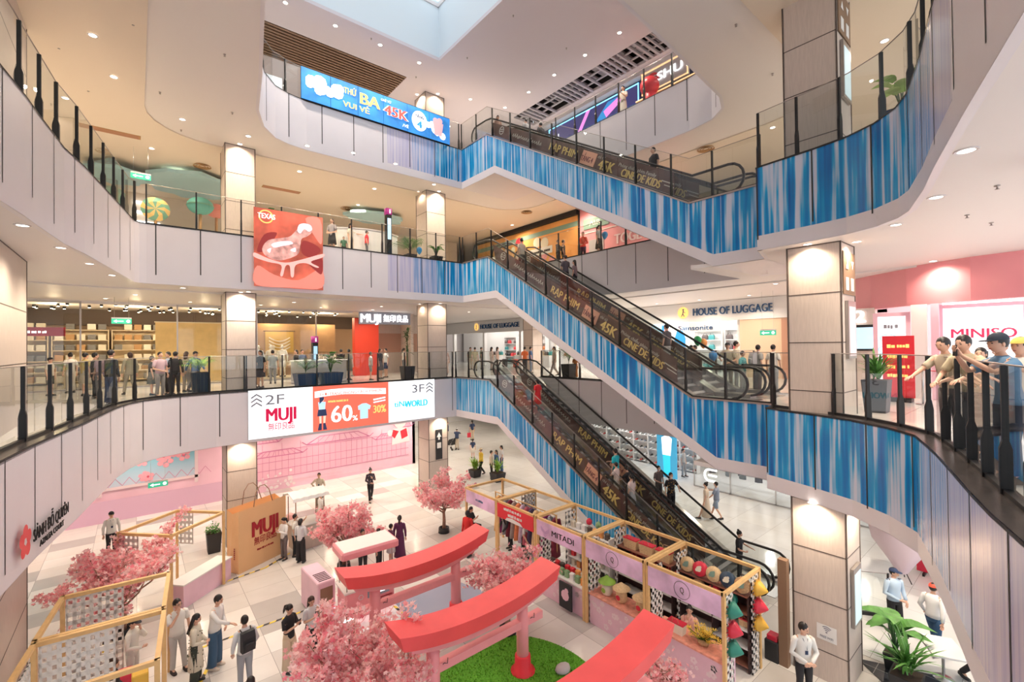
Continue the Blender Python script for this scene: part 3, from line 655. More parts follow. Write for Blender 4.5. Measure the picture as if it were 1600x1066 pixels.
blob('crumb_highlights', 'bone', -.040, [(.62, 1.72), (.95, 1.86), (1.3, 1.92), (1.4, 1.82), (1.0, 1.68), (.7, 1.58)], [(1.58, 2.4), (1.65, 2.65), (1.86, 2.74), (2.1, 2.7), (2.16, 2.52), (2.02, 2.42), (1.85, 2.5), (1.7, 2.3)], [(.45, 1.45), (.6, 1.55), (.55, 1.35)], [(1.3, 1.55), (1.5, 1.68), (1.5, 1.5)])
blob('melted_cheese', 'cheese', -.044, [(0.01, 1.3), (.5, 1.12), (1.1, 1.02), (1.7, 1.2), (2.58, 1.55), (2.58, 1.40), (2.1, 1.16), (2.42, .98), (2.3, .94), (1.9, 1.08), (1.5, .95), (1.43, .5), (1.32, .48), (1.28, .9), (1.12, .88), (1.02, .48), (.92, .5), (.96, .9), (.5, .98), (.01, 1.12)])
bit(t, I4, lambda q: disc(q, .42, 2.78, .27, -.037), 'scr_yellow', 'logo_ring'); bit(t, I4, lambda q: disc(q, .42, 2.78, .22, -.040), 'poster_food', 'logo_disc'); word(t, I4, 'TEXAS', .44, 2.70, .20, 'screen_white', .03, .62, y=-.048)
# LED screen behind the fourth storey railing
t = thing('led_screen', 'long blue glowing screen on the fourth storey railing with 45K lettering', 'screen', (5.36, 20.14, zt4)); w_ = 12.62-5.36
mb = MB()
for i in range(6): mb.box(w_*i/6+.01, w_*(i+1)/6-.01, -.03, .02, .03, 1.36)
mb.build('screen_modules', quiet(mat('led_blue', (.03, .22, .60), emit=.95, noise=.35, nscale=1.1)), t); MB().box(0, w_, -.0, .04, 0, 1.4).build('screen_housing', 'black_metal', t)
word(t, I4, 'THỨ', 2.05, .85, .26, 'scr_yellow', .03, .55, y=-.045); word(t, I4, 'BA', 2.95, .62, .50, 'scr_yellow', .05, .9, y=-.045); word(t, I4, 'VUI VẺ', 2.35, .25, .24, 'scr_yellow', .03, 1.2, y=-.045)
word(t, I4, 'CHỈ TỪ', 3.75, 1.08, .10, 'screen_white', .02, .5, y=-.045); E('scr_red2', (.75, .10, .08), .7); word(t, I4, '45K', 4.25, .5, .46, 'screen_white', .10, 1.22, y=-.043); word(t, I4, '45K', 4.25, .5, .46, 'scr_red2', .05, 1.15, y=-.05); word(t, I4, '/VÉ', 4.75, .18, .14, 'screen_white', .02, .3, y=-.045)
bit(t, I4, lambda q: disc(q, 5.5, .72, .42, -.043, ry=.5), 'screen_white', 'bubble'); word(t, I4, 'TẦNG', 5.5, .86, .14, 'scr_navy', .02, .48, y=-.05); word(t, I4, '4', 5.5, .38, .34, 'scr_blue', .05, .26, y=-.05)
def splash(q):
    r = random.Random(2)
    for k in range(18): disc(q, r.uniform(.3, 1.6), r.uniform(.5, .95), r.uniform(.1, .3), -.041-.0003*k, n=9)
    for k in range(10): disc(q, r.uniform(5.9, 6.9), r.uniform(.15, .8), r.uniform(.08, .2), -.041-.0003*k, n=9)
bit(t, I4, splash, 'screen_white', 'white_splashes')
def corn(q): poly(q, [(6.35, .3), (6.75, .3), (6.85, .95), (6.25, .95)], -.048); disc(q, 6.4, 1.02, .14, -.049); disc(q, 6.65, 1.06, .15, -.0495)
bit(t, I4, corn, 'scr_pink', 'popcorn_bucket')
# court name on the left lower edge
t = thing('wall_sign', 'dark Vietnamese court name with red flower emblem on the white edge at left', 'sign', (0, 0, 0))
for txt, h, m, wd in (('SẢNH ĐỖ QUYÊN', .22, 'scr_grey', 1.75), ('AZALEA COURT', .11, 'scr_grey', 1.2)):
    a, b = Vector((-1.42, 12.07, 0)), Vector((-1.22, 13.2, 0)); ang = math.atan2(b.y-a.y, b.x-a.x)
    q = text_mb(txt, h, .0, .01, width=wd); q.xform(place(((a.x+b.x)/2+.06, (a.y+b.y)/2, -1.66 if h > .2 else -1.84), ang)); q.build('lettering', 'void_dark', t)
q = MB(); 
for k in range(5): disc(q, .17*math.cos(2*PI*k/5+.3), .17*math.sin(2*PI*k/5+.3), .12, -.02-.001*k, n=10)
ang = math.atan2(2.15, .32); q.xform(place((-1.47, 11.28, -1.48), math.atan2(1.52, .2))); q.build('emblem', 'red', t)
# -------------------------------------------------- back shop, second storey
mat('shop_wood', (.42, .27, .14), .5, noise=.1, nscale=2); mat('shop_wall', (.40, .28, .18), .7); mat('shop_ceiling', (.10, .075, .06), .8); mat('lux_cream', (.92, .90, .80), .6); mat('stock_cream', (.86, .80, .66), .7); mat('stock_tan', (.50, .30, .14), .7); mat('stock_grey', (.22, .22, .22), .7); mat('shelf_pale', (.80, .68, .48), .6)
SB = 28.0
struct('wall_shop_back', MB().box(-9, 14.6, 34, 34.2, L2, L3-.3), 'shop_wall'); struct('trim_shop_back_soffit', MB().box(-9, 14.3, 33.85, 34, 3.15, 4.6), 'shop_ceiling'); struct('wall_shop_side', MB().box(14.3, 14.5, SB, 34, L2, L3-.3), 'panel_wood')
struct('ceiling_shop', MB().box(-9, 14.4, SB+.1, 34, 4.6, 4.7), 'shop_ceiling'); struct('trim_shop_header', MB().box(-9, 14.5, SB-.05, SB+.1, 3.98, 4.2).box(-9, 10.4, SB+.1, SB+.2, 3.9, 4.7), 'white_paint')
mb = MB(); fr = struct('window_shopfront', MB().box(-9, 10.4, SB-.03, SB+.03, L2, .06), 'cap_metal')
for i, x in enumerate((-5.4, -1.9, 1.6, 5.1, 8.2)):
    MB().box(x-.03, x+.03, SB-.03, SB+.03, L2, 3.98).build('mullion', 'cap_metal', fr)
for x0, x1 in ((-9, -5.4), (-5.4, -1.9), (1.6, 5.1), (5.1, 8.2)):
    MB().add([(x0, SB, .05), (x1, SB, .05), (x1, SB, 3.98), (x0, SB, 3.98)], [(0, 1, 2, 3)]).build('pane', 'shop_glass', fr)
struct('wall_red_entrance', MB().box(10.45, 12.0, SB-.1, SB+.3, L2, 3.6), mat('entrance_red', (.66, .05, .02), .5)); struct('wall_beige_entrance', MB().box(12.0, 16.8, SB+1.5, SB+1.7, L2, 3.98), 'panel_wood'); struct('wall_brown_band', MB().box(12.0, 16.8, SB+1.46, SB+1.5, L2+1.4, 2.7), mat('brown_band', (.50, .30, .22), .6))
t = thing('shop_sign', 'white glowing MUJI letters above the red entrance wall', 'sign', (12.0, SB-.2, 3.35))
word(t, I4, 'MUJI', -.55, 0, .52, 'sign_white', .03, 1.3, depth=.06); word(t, I4, '無印良品', 1.15, .08, .36, 'sign_white', .0, 1.7, depth=.05)
MB().box(-1.3, 2.2, .02, .10, -.12, .62).build('backing', 'scr_grey', t)
def shelf_unit(label, x, y, wd=2.2, h=2.3, n=5, m='shelf_pale', dep=.45, rz=0, group=None, z=L2):
    t = thing('shelf_unit', label, 'shelf', (x, y, z), rz, group)
    for k in range(n): MB().box(-wd/2, wd/2, -dep/2, dep/2, .1+k*(h-.15)/(n-1), .14+k*(h-.15)/(n-1)).build('shelf_board', m, t)
    for s_ in (-1, 1): MB().box(s_*wd/2-.02, s_*wd/2+.02, -dep/2, dep/2, 0, h).build('side_panel', m, t)
    MB().box(-wd/2, wd/2, dep/2-.02, dep/2, 0, h).build('back_panel', m, t)
    return t
def stock(proto_cache, kind, x, y, z, mats, size, label, group, cat='box', rz=0):
    key = (kind, mats, size)
    if key not in proto_cache:
        mb = MB(); a, b, c = size
        if kind == 'folded_stack':
            for k in range(4): mb.bbox(-a/2+.01*(k % 2), a/2, -b/2, b/2, c*k/4, c*(k+1)/4-.005, .015)
        elif kind == 'handbag':
            mb.loft([[(-a/2, -b/2, 0), (a/2, -b/2, 0), (a/2, b/2, 0), (-a/2, b/2, 0)], [(-a/2, -b/2, c*.5), (a/2, -b/2, c*.5), (a/2, b/2, c*.5), (-a/2, b/2, c*.5)], [(-a*.4, -b*.25, c*.75), (a*.4, -b*.25, c*.75), (a*.4, b*.25, c*.75), (-a*.4, b*.25, c*.75)]], smooth=False)
            mb.tube([(-a*.25, 0, c*.72), (-a*.2, 0, c), (a*.2, 0, c), (a*.25, 0, c*.72)], .012, 5)
        else: mb.bbox(-a/2, a/2, -b/2, b/2, 0, c, .02); mb.box(-a/2-.004, a/2+.004, -b/2-.004, b/2+.004, c*.8, c*.83)
        o = mb.build(kind, mats); tag(o, label, cat, group); o.location = (x, y, z); o.rotation_euler = (0, 0, rz); proto_cache[key] = o; return o
    o = proto_cache[key].copy(); COL.objects.link(o); o.location = (x, y, z); o.rotation_euler = (0, 0, rz); o['label'] = label; o['group'] = group
    return o
PC = {}; rr = random.Random(11)
for i in range(7):
    x = -4.6+2.35*i; sh = shelf_unit('pale wooden shelving against the warm back wall of the MUJI shop', x, 33.6, h=2.9, n=6, group='back wall shelving')
    for k in range(6):
        for j in range(5):
            if rr.random() < .88:
                kd = rr.choice(('storage_box', 'folded_stack'))
                stock(PC, kd, x-.84+j*.42, 33.55, 2.91 if k == 5 else .14+k*.55, rr.choice(('stock_cream', 'stock_tan', 'stock_grey', 'lux_cream')), (.34, .3, .30), 'small pale box or folded cloth on the MUJI back shelves', 'stock on the back shelving', 'shop goods')
for i in range(5):
    x = (-3.6, -1.9, -.2, 5.0, 6.8)[i]; t = thing('display_table', 'low pale display table on the MUJI shop floor', 'table', (x, 30.2, L2), 0, 'display tables'); MB().bbox(-.75, .75, -.4, .4, .72, .78, .01).build('tabletop', 'shelf_pale', t)
    for sx in (-.68, .68):
        for sy in (-.34, .34): MB().box(sx-.03, sx+.03, sy-.03, sy+.03, 0, .72).build('leg', 'shelf_pale', t)
    for j in range(4): stock(PC, 'folded_stack', x-.55+j*.37, 30.2, .78, rr.choice(('stock_cream', 'stock_grey', 'stock_tan')), (.3, .3, .2), 'pile of folded clothes on a pale display table', 'folded clothes on display tables', 'clothes')
t = thing('promotion_board', 'red promotion board hanging in the MUJI shop at far left', 'sign', (-4.4, 29.4, 2.35)); MB().box(-.1, 1.9, 0, .04, .1, .5).build('board', 'muji_red', t); MB().tube([(.2, .02, .5), (.2, .02, 2.2)], .01, 4).build('cord', 'black_metal', t); word(t, I4, '~MUJI SALE', .8, .22, .12, 'sign_white', .01, 1.0)
t = thing('screen_wall', 'yellowish tall wooden display panel behind the shop glass left of the column', 'panel', (3.1, 30.3, L2)); MB().box(-2.3, .7, 0, .08, 0, 3.2).build('panel', mat('pine', (.82, .58, .24), .5, noise=.06), t); MB().box(-2.34, .74, .0, .1, 3.2, 3.26).build('top_rail', 'shelf_pale', t)
t = thing('wall_tapestry', 'woven hanging with curved stripes on the wall behind the mannequins', 'textile', (6.9, 31.0, 1.5)); q = MB(); q.box(-.8, .8, 0, .03, 0, 1.3)
q.build('cloth', mat('ochre_cloth', (.62, .42, .12), .8), t); MB().tube([(-.9, 0, 1.34), (.9, 0, 1.34)], .02, 5).build('rod', 'black_metal', t); q = MB()
for k in range(4):
    for j in range(8): q.beam((-.6+j*.15, -.01, .95-.2*k-.25*math.sin(PI*j/8)), (-.45+j*.15, -.01, .95-.2*k-.25*math.sin(PI*(j+1)/8)), .01, .07)
q.build('curved_stripes', 'stock_cream', t); struct('wall_shop_partition', MB().box(4.7, 10.3, 31.05, 31.2, L2, 3.3), 'shop_wood')
# hanging garments as individual pieces
def garment(x, y, z, col, label, group, rz=0, dress=False, h=.9):
    m = 'cloth_%02d%02d%02d' % tuple(int(c*99) for c in col); simple(m, col, rough=.8, noise=.15, nscale=6); key = ('garment', m, dress, h)
    if key not in PC:
        mb = MB(); n = 12
        def ring(z_, a, b): return [(a*math.cos(2*PI*k/n)*(1+.12*math.sin(5*k)), b*math.sin(2*PI*k/n), z_) for k in range(n)]
        mb.loft([ring(-h, .26 if dress else .19, .09), ring(-h*.6, .19 if dress else .18, .08), ring(-.35, .15, .07), ring(-.12, .19, .07), ring(-.03, .10, .05), ring(0, .05, .04)])
        mb.tube([(-.19, 0, -.09), (-.25, 0, -.3), (-.27, 0, -.48)], [.055, .05, .045], 6); mb.tube([(.19, 0, -.09), (.25, 0, -.3), (.27, 0, -.48)], [.055, .05, .045], 6); mb.tube([(0, 0, 0), (0, 0, .08), (.03, 0, .11)], .006, 4)
        o = mb.build('hanging_dress' if dress else 'hanging_garment', m); PC[key] = o
    else: o = PC[key].copy(); COL.objects.link(o)
    tag(o, label, 'clothes', group); o.location = (x, y, z); o.rotation_euler = (0, 0, rz); return o
for x0 in (5.3, 9.0):
    t = thing('clothes_rail', 'slim black clothes rail standing behind the MUJI shop window', 'rack', (x0, 29.2, L2), 0, 'clothes rails'); MB().tube([(-.8, 0, 1.5), (.8, 0, 1.5)], .015, 5).build('bar', 'black_metal', t)
    for s_ in (-.8, .8): MB().tube([(s_, 0, 0), (s_, 0, 1.5)], .015, 5).build('leg', 'black_metal', t)
    for j in range(6): garment(x0-.6+.24*j, 29.2, 1.38, rr.choice(((.7, .62, .5), (.5, .5, .5), (.8, .76, .68), (.3, .33, .4))), 'garment hanging on a black rail behind the shop window', 'garments on the rails', PI/2)
# track spots in the dark shop ceiling
quiet(mat('lamp_hot', (1, .88, .66), emit=30))
def track_spot(x, y, z, first=[None]):
    if first[0] is None:
        t = thing('track_spotlight', 'small black spotlight hanging under the dark shop ceiling', 'spotlight', (x, y, z), 0, 'track spotlights'); MB().tube([(0, 0, .66), (0, 0, .1)], .012, 5).build('stem', 'black_metal', t)
        MB().lathe([(.03, .12), (.06, .1), (.065, -.06)], n=10, caps=False).build('housing', 'black_metal', t); MB().lathe([(.062, -.058), (0, -.075)], n=10).build('lens', 'lamp_hot', t); first[0] = t; return t
    return dup(first[0], (x, y, z))
for i in range(70): track_spot(-5+15.2*rr.random(), 28.6+4.8*rr.random(), 3.95)
for k in range(6):
    mb = MB(); y = 28.8+.9*k; mb.tube([(-8, y, 4.45), (14, y, 4.42)], .035, 6); struct('trim_ceiling_pipe', mb, 'cap_metal')
for x in (-3, 0, 3, 6.5, 9.5):
    l = bpy.data.lights.new('shop_light', 'POINT'); l.energy = 95; l.color = (1, .76, .46); l.shadow_soft_size = .15; lo = bpy.data.objects.new('shop_light', l); COL.objects.link(lo); lo.location = (x, 30.6, 3.7)
def exit_sign(x, y, z, rz=0, zc=L3-FD-.05, label='green running-man exit sign hanging from the ceiling'):
    t = thing('exit_sign', label, 'sign', (x, y, z), rz); t.scale = (.78, .78, .78); MB().box(-.42, .42, -.03, .03, 0, .27).build('light_box', 'exit_green', t)
    MB().box(-.42, .42, -.035, .035, .27, .34).build('top_housing', 'white_paint', t); cz_ = (zc-z)/.78; MB().tube([(-.3, 0, .34), (-.3, 0, cz_)], .006, 4).build('cord', 'steel', t); MB().tube([(.3, 0, .34), (.3, 0, cz_)], .006, 4).build('cord', 'steel', t)
    bit(t, I4, lambda q: (q.box(-.22, .08, -.038, -.034, .11, .16), poly(q, [(-.34, .135), (-.2, .22), (-.2, .05)], -.037)), 'sign_white', 'arrow'); bit(t, I4, lambda q: disc(q, .28, .14, .08, -.036), 'sign_white', 'pictogram')
p = aty(190, 506, 25.5); exit_sign(p.x, p.y, p.z, label='green exit sign hanging before the MUJI shop glass')
p = aty(220, 280, 24); exit_sign(p.x, p.y, p.z, zc=L4-FD-.05, label='green exit sign hanging on the third storey near the candy figures')
p = aty(247, 757, 24); exit_sign(p.x, p.y, p.z-.1, zc=L2-FD-.05, label='green exit sign before the blossom mural in the atrium')
p = atx(1200, 524, 21.5); exit_sign(p.x, p.y, p.z, -PI/2, label='green exit sign at the beige passage right of the luggage shop')
# -------------------------------------------------- luggage shop, rear side of the second storey
U = 24.0
mat('lux_white', (.84, .83, .82), .5)
struct('trim_luggage_header', MB().box(U, U+.3, 8.6, 41, 2.95, 4.0), 'lux_white'); struct('wall_luggage_rear', MB().box(28.5, 28.7, 8.0, 43, L2, 4.07), 'lux_white')
struct('wall_luggage_end', MB().box(U+.3, 28.6, 10.7, 10.85, L2, 4.0), 'lux_white')
for y in (15.3, 19.5, 24, 28, 33, 38): struct('trim_shopfront_post', MB().box(U, U+.3, y-.12, y+.12, L2, 2.95), 'lux_white')
MR = place((U-.02, 0, 0), -PI/2)
for v, wd, lb in ((11.3, 4.1, 'near the right column'), (31.0, 5.4, 'seen past the middle column')):
    t = thing('shop_sign', 'blue HOUSE OF LUGGAGE letters with round yellow emblem %s' % lb, 'sign', (U-.03, v, 3.3), -PI/2)
    word(t, I4, 'HOUSE OF LUGGAGE', .25, 0, .40, simple('sign_navy', (.03, .10, .24), rough=.4), .012, wd, depth=.05)
    bit(t, I4, lambda q: disc(q, -wd/2-.35, .2, .33, -.01), 'scr_yellow', 'round_emblem')
    bit(t, I4, lambda q: (disc(q, -wd/2-.33, .37, .05, -.02), q.beam((-wd/2-.33, -.02, .32), (-wd/2-.36, -.02, .12), .01, .05), q.beam((-wd/2-.36, -.02, .14), (-wd/2-.45, -.02, -.02), .01, .04), q.beam((-wd/2-.36, -.02, .14), (-wd/2-.27, -.02, -.02), .01, .04), q.beam((-wd/2-.33, -.02, .28), (-wd/2-.22, -.02, .18), .01, .03)), 'scr_navy', 'walking_figure')
t = thing('shop_sign', 'small blue Samsonite letters below the large luggage sign', 'sign', (U-.1, 12.95, 2.5), -PI/2); MB().box(-1.2, 1.35, .0, .06, -.1, .42).build('backing', 'lux_white', t); word(t, I4, 'Samsonite', 0, 0, .26, 'sign_navy', .012, 2.0, depth=.03)
for (pxa, pxb), m, lb in (((1018, 1046), 'scr_lblue', 'pale cyan backlit fashion poster left of the blue dress poster'), ((1048, 1077), 'screen_white', 'white backlit poster with a blue dress under the luggage sign')):
    a, b = atx(pxa, 500, U-.1), atx(pxb, 500, U-.1); t = thing('backlit_poster', lb, 'poster', (U-.1, a.y, .02), -PI/2); wd = a.y-b.y; MB().box(.03, wd-.03, 0, .08, 0, 2.9).build('light_panel', m, t)
    if m == 'screen_white': bit(t, I4, lambda q: (poly(q, [(wd*.2, 1.4), (wd*.75, 1.25), (wd*.8, 2.0), (wd*.65, 2.45), (wd*.35, 2.5), (wd*.2, 2.0)], -.01),), 'scr_blue', 'dress_shape'); bit(t, I4, lambda q: disc(q, wd*.5, 2.62, .13, -.012), 'scr_skin', 'head_shape')
    else: bit(t, I4, lambda q: (poly(q, [(wd*.55, .1), (wd*.9, .1), (wd*.95, 2.85), (wd*.7, 2.85)], -.01),), 'scr_pink', 'pink_drape'); bit(t, I4, lambda q: (poly(q, [(wd*.4, .1), (wd*.6, .1), (wd*.72, 2.8), (wd*.6, 2.8)], -.011),), 'scr_blue', 'blue_drape')
cols = ((.75, .25, .08), (.05, .28, .30), (.65, .05, .06), (.03, .03, .035), (.10, .08, .08), (.5, .38, .25))
for i, y in enumerate((12.3, 14.3, 17.2, 21.6, 26, 30, 34)):
    shelf_unit('white wall shelving with bags inside the luggage shop', 28.1, y, 1.8, 2.6, 5, 'lux_white', rz=-PI/2, group='luggage shop shelving')
    for k in range(4):
        for j in range(4):
            if rr.random() < .75:
                c = rr.choice(cols); m = 'bag_%d' % cols.index(c); simple(m, c, rough=.5); stock(PC, 'handbag', 28.0, y-.66+j*.44, .14+k*.61, m, (.34, .2, .42), 'small bag on the white shelves of the luggage shop', 'bags on the white shelves', 'bag', -PI/2)
for i, (x, y) in enumerate(((26, 24), (26, 27), (26, 30), (26.2, 18), (26.2, 21), (25.6, 33))):
    t = thing('display_counter', 'low white display counter on the luggage shop floor', 'counter', (x, y, L2), 0, 'luggage shop counters'); MB().bbox(-.4, .4, -.7, .7, 0, .9, .02).build('body', 'lux_white', t); MB().box(-.42, .42, -.72, .72, .9, .93).build('top', 'shelf_pale', t)
    for j in range(3): c = rr.choice(cols); m = 'bag_%d' % cols.index(c); simple(m, c, rough=.5); stock(PC, 'handbag', x, y-.5+.5*j, .93, m, (.34, .2, .42), 'small bag standing on a low white counter of the luggage shop', 'bags on the counters', 'bag', -PI/2)
def suitcase(x, y, z, c, label, rz=0):
    m = 'case_%d' % int(c[0]*99+c[1]*9+c[2]); simple(m, c, rough=.4); t = thing('suitcase', label, 'suitcase', (x, y, z), rz, 'suitcases before the luggage shop'); mb = MB(); mb.bbox(-.22, .22, -.14, .14, .06, .68, .05)
    mb.build('shell', m, t); MB().tube([(-.1, 0, .68), (-.1, 0, .95), (.1, 0, .95), (.1, 0, .68)], .012, 5).build('handle', 'steel', t)
    for sx in (-.17, .17): MB().ball((sx, 0, .035), .035, 8, 4).build('wheel', 'rubber', t)
for k, (x, y) in enumerate(((23.2, 29), (23.2, 27.6), (23.3, 26.4), (23.2, 13), (23.1, 14.2))): suitcase(x, y, L2, ((.05, .05, .06), (.7, .12, .08), (.06, .2, .3))[k % 3], 'hard-shell suitcase standing before the luggage shop', -PI/2)
for y in (12, 15, 19, 23, 27, 32, 37):
    l = bpy.data.lights.new('luggage_light', 'POINT'); l.energy = 120; l.color = (1, .95, .88); l.shadow_soft_size = .15; lo = bpy.data.objects.new('luggage_light', l); COL.objects.link(lo); lo.location = (26, y, 3.6)
struct('wall_beige_passage', MB().box(24.05, 24.2, 4.6, 10.6, L2, 2.95), mat('beige_board', (.78, .56, .40), .5)); struct('wall_brown_recess', MB().box(23.95, 24.05, 6.2, 8.6, L2, 2.9), mat('brown_board', (.52, .28, .19), .5)); struct('trim_passage_header', MB().box(24.0, 24.3, 4.6, 8.6, 2.95, 4.07), 'lux_white')
# -------------------------------------------------- pink shop at the right
PK = [(23.4, 6.2), (20.6, 5.2), (19.6, 4.2), (18.7, 3.1), (17.9, 1.6), (17.7, .4), (17.7, -5)]
mat('miniso_pink', (.84, .33, .37), .12, noise=.03, nscale=1)
mb = MB(); Q = offset(PK, -.25)
mb.prism(PK+list(reversed(offset(PK, .3))), 2.85, 4.07); struct('trim_pink_header', mb, 'miniso_pink')
M19 = lambda x, y, z: place((x, y, z), -PI/2)
struct('wall_pink_shop', MB().box(24, 24.2, -5, 6, L2, 4), 'pale_pink')
a, b = atx(1330, 520, 19.4), atx(1361, 520, 19.4)
struct('wall_lift_lobby', MB().box(19.5, 19.8, b.y-.1, a.y+.6, L2, 2.9), 'panel_wood')
t = thing('level_number', 'white number 2 on the beige pier beside the pink shop', 'sign', (19.46, 0, 0), -PI/2); p = atx(1343, 504, 19.46); t.location = p; word(t, I4, '2', 0, 0, .42, 'sign_white', .05, .32, depth=.03)
p = atx(1351, 528, 19.44); t = thing('wall_tablet', 'black framed information tablet under the number 2', 'screen', p, -PI/2); MB().box(-.33, .33, 0, .06, -.45, .45).build('frame', 'black_metal', t); MB().box(-.27, .27, -.006, 0, -.38, .36).build('display', 'scr_lblue', t)
def upright(name, pxa, pxb, pya, X, m, z0, z1, label, cat, frame=None):
    a, b = atx(pxa, pya, X), atx(pxb, pya, X); t = thing(name, label, cat, (X, a.y, z0), -PI/2); wd = a.y-b.y
    MB().box(0, wd, 0, .1, 0, z1-z0).build('panel', m, t)
    if frame: MB().box(-.12, 0, -.02, .12, -.0, z1-z0+.12).box(wd, wd+.12, -.02, .12, 0, z1-z0+.12).box(0, wd, -.02, .12, z1-z0, z1-z0+.12).build('frame', frame, t)
    return t, wd
t, wd = upright('display_screen', 1372, 1416, 540, 18.9, 'screen_white', .3, 2.55, 'white lit cartoon screen left of the white pillar at the pink shop', 'screen', 'pink')
q = MB(); r2 = random.Random(4)
for k in range(9): cx_, cz_ = r2.uniform(.2, wd-.2), r2.uniform(.9, 1.6); [q.beam((cx_+.22*math.cos(j*.7), -.01, cz_+.12*math.sin(j*.7)), (cx_+.22*math.cos(j*.7+.7), -.01, cz_+.12*math.sin(j*.7+.7)), .01, .015) for j in range(7)]
q.build('line_drawing', 'scr_teal', t); word(t, I4, '~ab', wd/2, 1.85, .14, 'scr_grey', .0, .4)
upright('shop_pillar', 1424, 1449, 540, 18.3, 'lux_white', 0, 2.85, 'white lettered pillar between the pink shop screens', 'pillar')
t, wd = upright('display_screen', 1474, 1600, 530, 18.6, 'screen_white', .6, 2.7, 'wide white lit screen with the pink word MINISO', 'screen', 'pink')
word(t, I4, 'MINISO', t.location.y-atx(1535, 503, 18.6).y, 1.22, .27, E('scr_mpink', (.62, .04, .12), .5), .03, 1.3)
upright('shop_pillar', 1455, 1468, 540, 18.25, 'pink', 0, 2.85, 'pink frame pillar left of the MINISO screen', 'pillar')
p = atz(1404, 596, L2); t = thing('standing_banner', 'red standing banner with yellow text before the pink shop', 'sign', (17.0, atx(1404, 590, 17.0).y, L2), -PI/2)
MB().box(-.36, .36, 0, .03, .12, 1.9).build('panel', 'red', t); MB().box(-.3, .3, -.15, .2, 0, .12).build('foot', 'black_metal', t)
for k, (s_, z) in enumerate((('~one', 1.55), ('~four', 1.25), ('~seven', .95), ('~nine', .7))): word(t, I4, s_, 0, z, .11, 'scr_yellow', .01, .5, y=-.012)
for k in range(4):
    y = 3.4-.95*k; t = thing('rope_post', 'slim steel barrier post before the pink shop', 'barrier', (16.6, y, L2), 0, 'barrier posts'); MB().lathe([(.16, 0), (.16, .02), (.03, .03)], n=12).build('base', 'steel', t); MB().tube([(0, 0, .02), (0, 0, .98)], .025, 8).build('pole', 'steel', t); MB().ball((0, 0, 1.0), .035, 8, 5).build('knob', 'red', t)
mb = MB()
for k in range(3): mb.tube([(16.6, 3.4-.95*k-.95*j/4, .95-.03*math.sin(PI*j/4)) for j in range(5)], .014, 5)
tag(mb.build('red_belt', 'red'), 'red belt strung between the steel posts before the pink shop', 'barrier belt')
for y in (-2, 0, 3):
    l = bpy.data.lights.new('pink_light', 'POINT'); l.energy = 60; l.color = (1, .88, .86); l.shadow_soft_size = .15; lo = bpy.data.objects.new('pink_light', l); COL.objects.link(lo); lo.location = (21.5, y, 3.4)
struct('trim_light_strip', MB().box(18.05, 18.1, -4, 2.2, 2.78, 2.83), 'lamp_white')
# -------------------------------------------------- third storey
mat('play_wall', (.70, .62, .52), .6); mat('cloud_blue', (.42, .66, .72), .5); mat('hoard_orange', (.92, .40, .12), .5, noise=.25, nscale=.6); mat('hoard_pink', (.88, .36, .42), .5, noise=.1, nscale=1); mat('sage', (.22, .36, .30), .5)
struct('wall_play_back', MB().box(-9, 20, 31, 31.2, L3, L4-1.9), 'play_wall')
for k, (pya, pxa, pxb) in enumerate(((297, 210, 258), (315, 208, 232), (330, 207, 234), (346, 210, 250))):
    a, b = aty(pxa, pya, 30.9), aty(pxb, pya+7, 30.9); struct('trim_light_line', MB().box(a.x, b.x, 30.85, 30.9, a.z-.06, a.z+.06), 'lamp_white')
for (px, py, wd, dp, lb) in ((268, 300, 3.6, 2.0, 'over the candy figures'), (150, 268, 2.2, 1.2, 'at the far left'), (555, 352, 3.5, 1.2, 'over the white counter')):
    p = aty(px+30, py-2, 27); t = thing('ceiling_cloud', 'pale blue cloud-shaped ceiling panel ' + lb, 'ceiling panel', (p.x, p.y, L4-FD-.42-(.13 if px == 150 else 0))); q = MB(); n = 26
    q.prism([(wd/2*math.cos(2*PI*k/n)*(1+.09*math.sin(k*2.2)), dp*math.sin(2*PI*k/n)*(1+.09*math.cos(k*1.9))) for k in range(n)], 0, .16); q.build('panel', 'cloud_blue', t); MB().tube([(0, 0, .16), (0, 0, .42)], .02, 5).build('hanger', 'white_paint', t)
def candy(px, py, Y, r, m1, m2, label, flat=True, ph=1.6):
    p = aty(px, py, Y); t = thing('candy_figure', label, 'decoration', (p.x, p.y, L3)); zc = p.z-L3; q = MB(); n = 24
    if flat:
        for k in range(n):
            a0, a1 = 2*PI*k/n, 2*PI*(k+1)/n; m = (k//2) % 2; sw = .35
            for s_ in (-1, 1): q.add([(0, s_*.16, zc), (r*.6*math.cos(a0+sw), s_*.14, zc+r*.6*math.sin(a0+sw)), (r*math.cos(a0), s_*.04, zc+r*math.sin(a0)), (r*math.cos(a1), s_*.04, zc+r*math.sin(a1)), (r*.6*math.cos(a1+sw), s_*.14, zc+r*.6*math.sin(a1+sw))], [(0, 1, 2, 3, 4)], m)
            q.add([(r*math.cos(a0), -.04, zc+r*math.sin(a0)), (r*math.cos(a1), -.04, zc+r*math.sin(a1)), (r*math.cos(a1), .04, zc+r*math.sin(a1)), (r*math.cos(a0), .04, zc+r*math.sin(a0))], [(0, 1, 2, 3)], m)
    else:
        q.ball((0, 0, zc), (r, r, r*.75), 20, 10, 0); q.lathe([(r*1.04, -.05), (r*.9, .12), (0, .2)], (0, 0, zc+r*.05), 20, 1)
    q.build('candy_head', [m1, m2], t); MB().tube([(0, 0, 0), (0, 0, zc-r*.7)], .06, 8).build('stick', 'stock_tan', t); MB().lathe([(.3, 0), (.3, .05), (.08, .08)], n=14).build('base', 'white_paint', t)
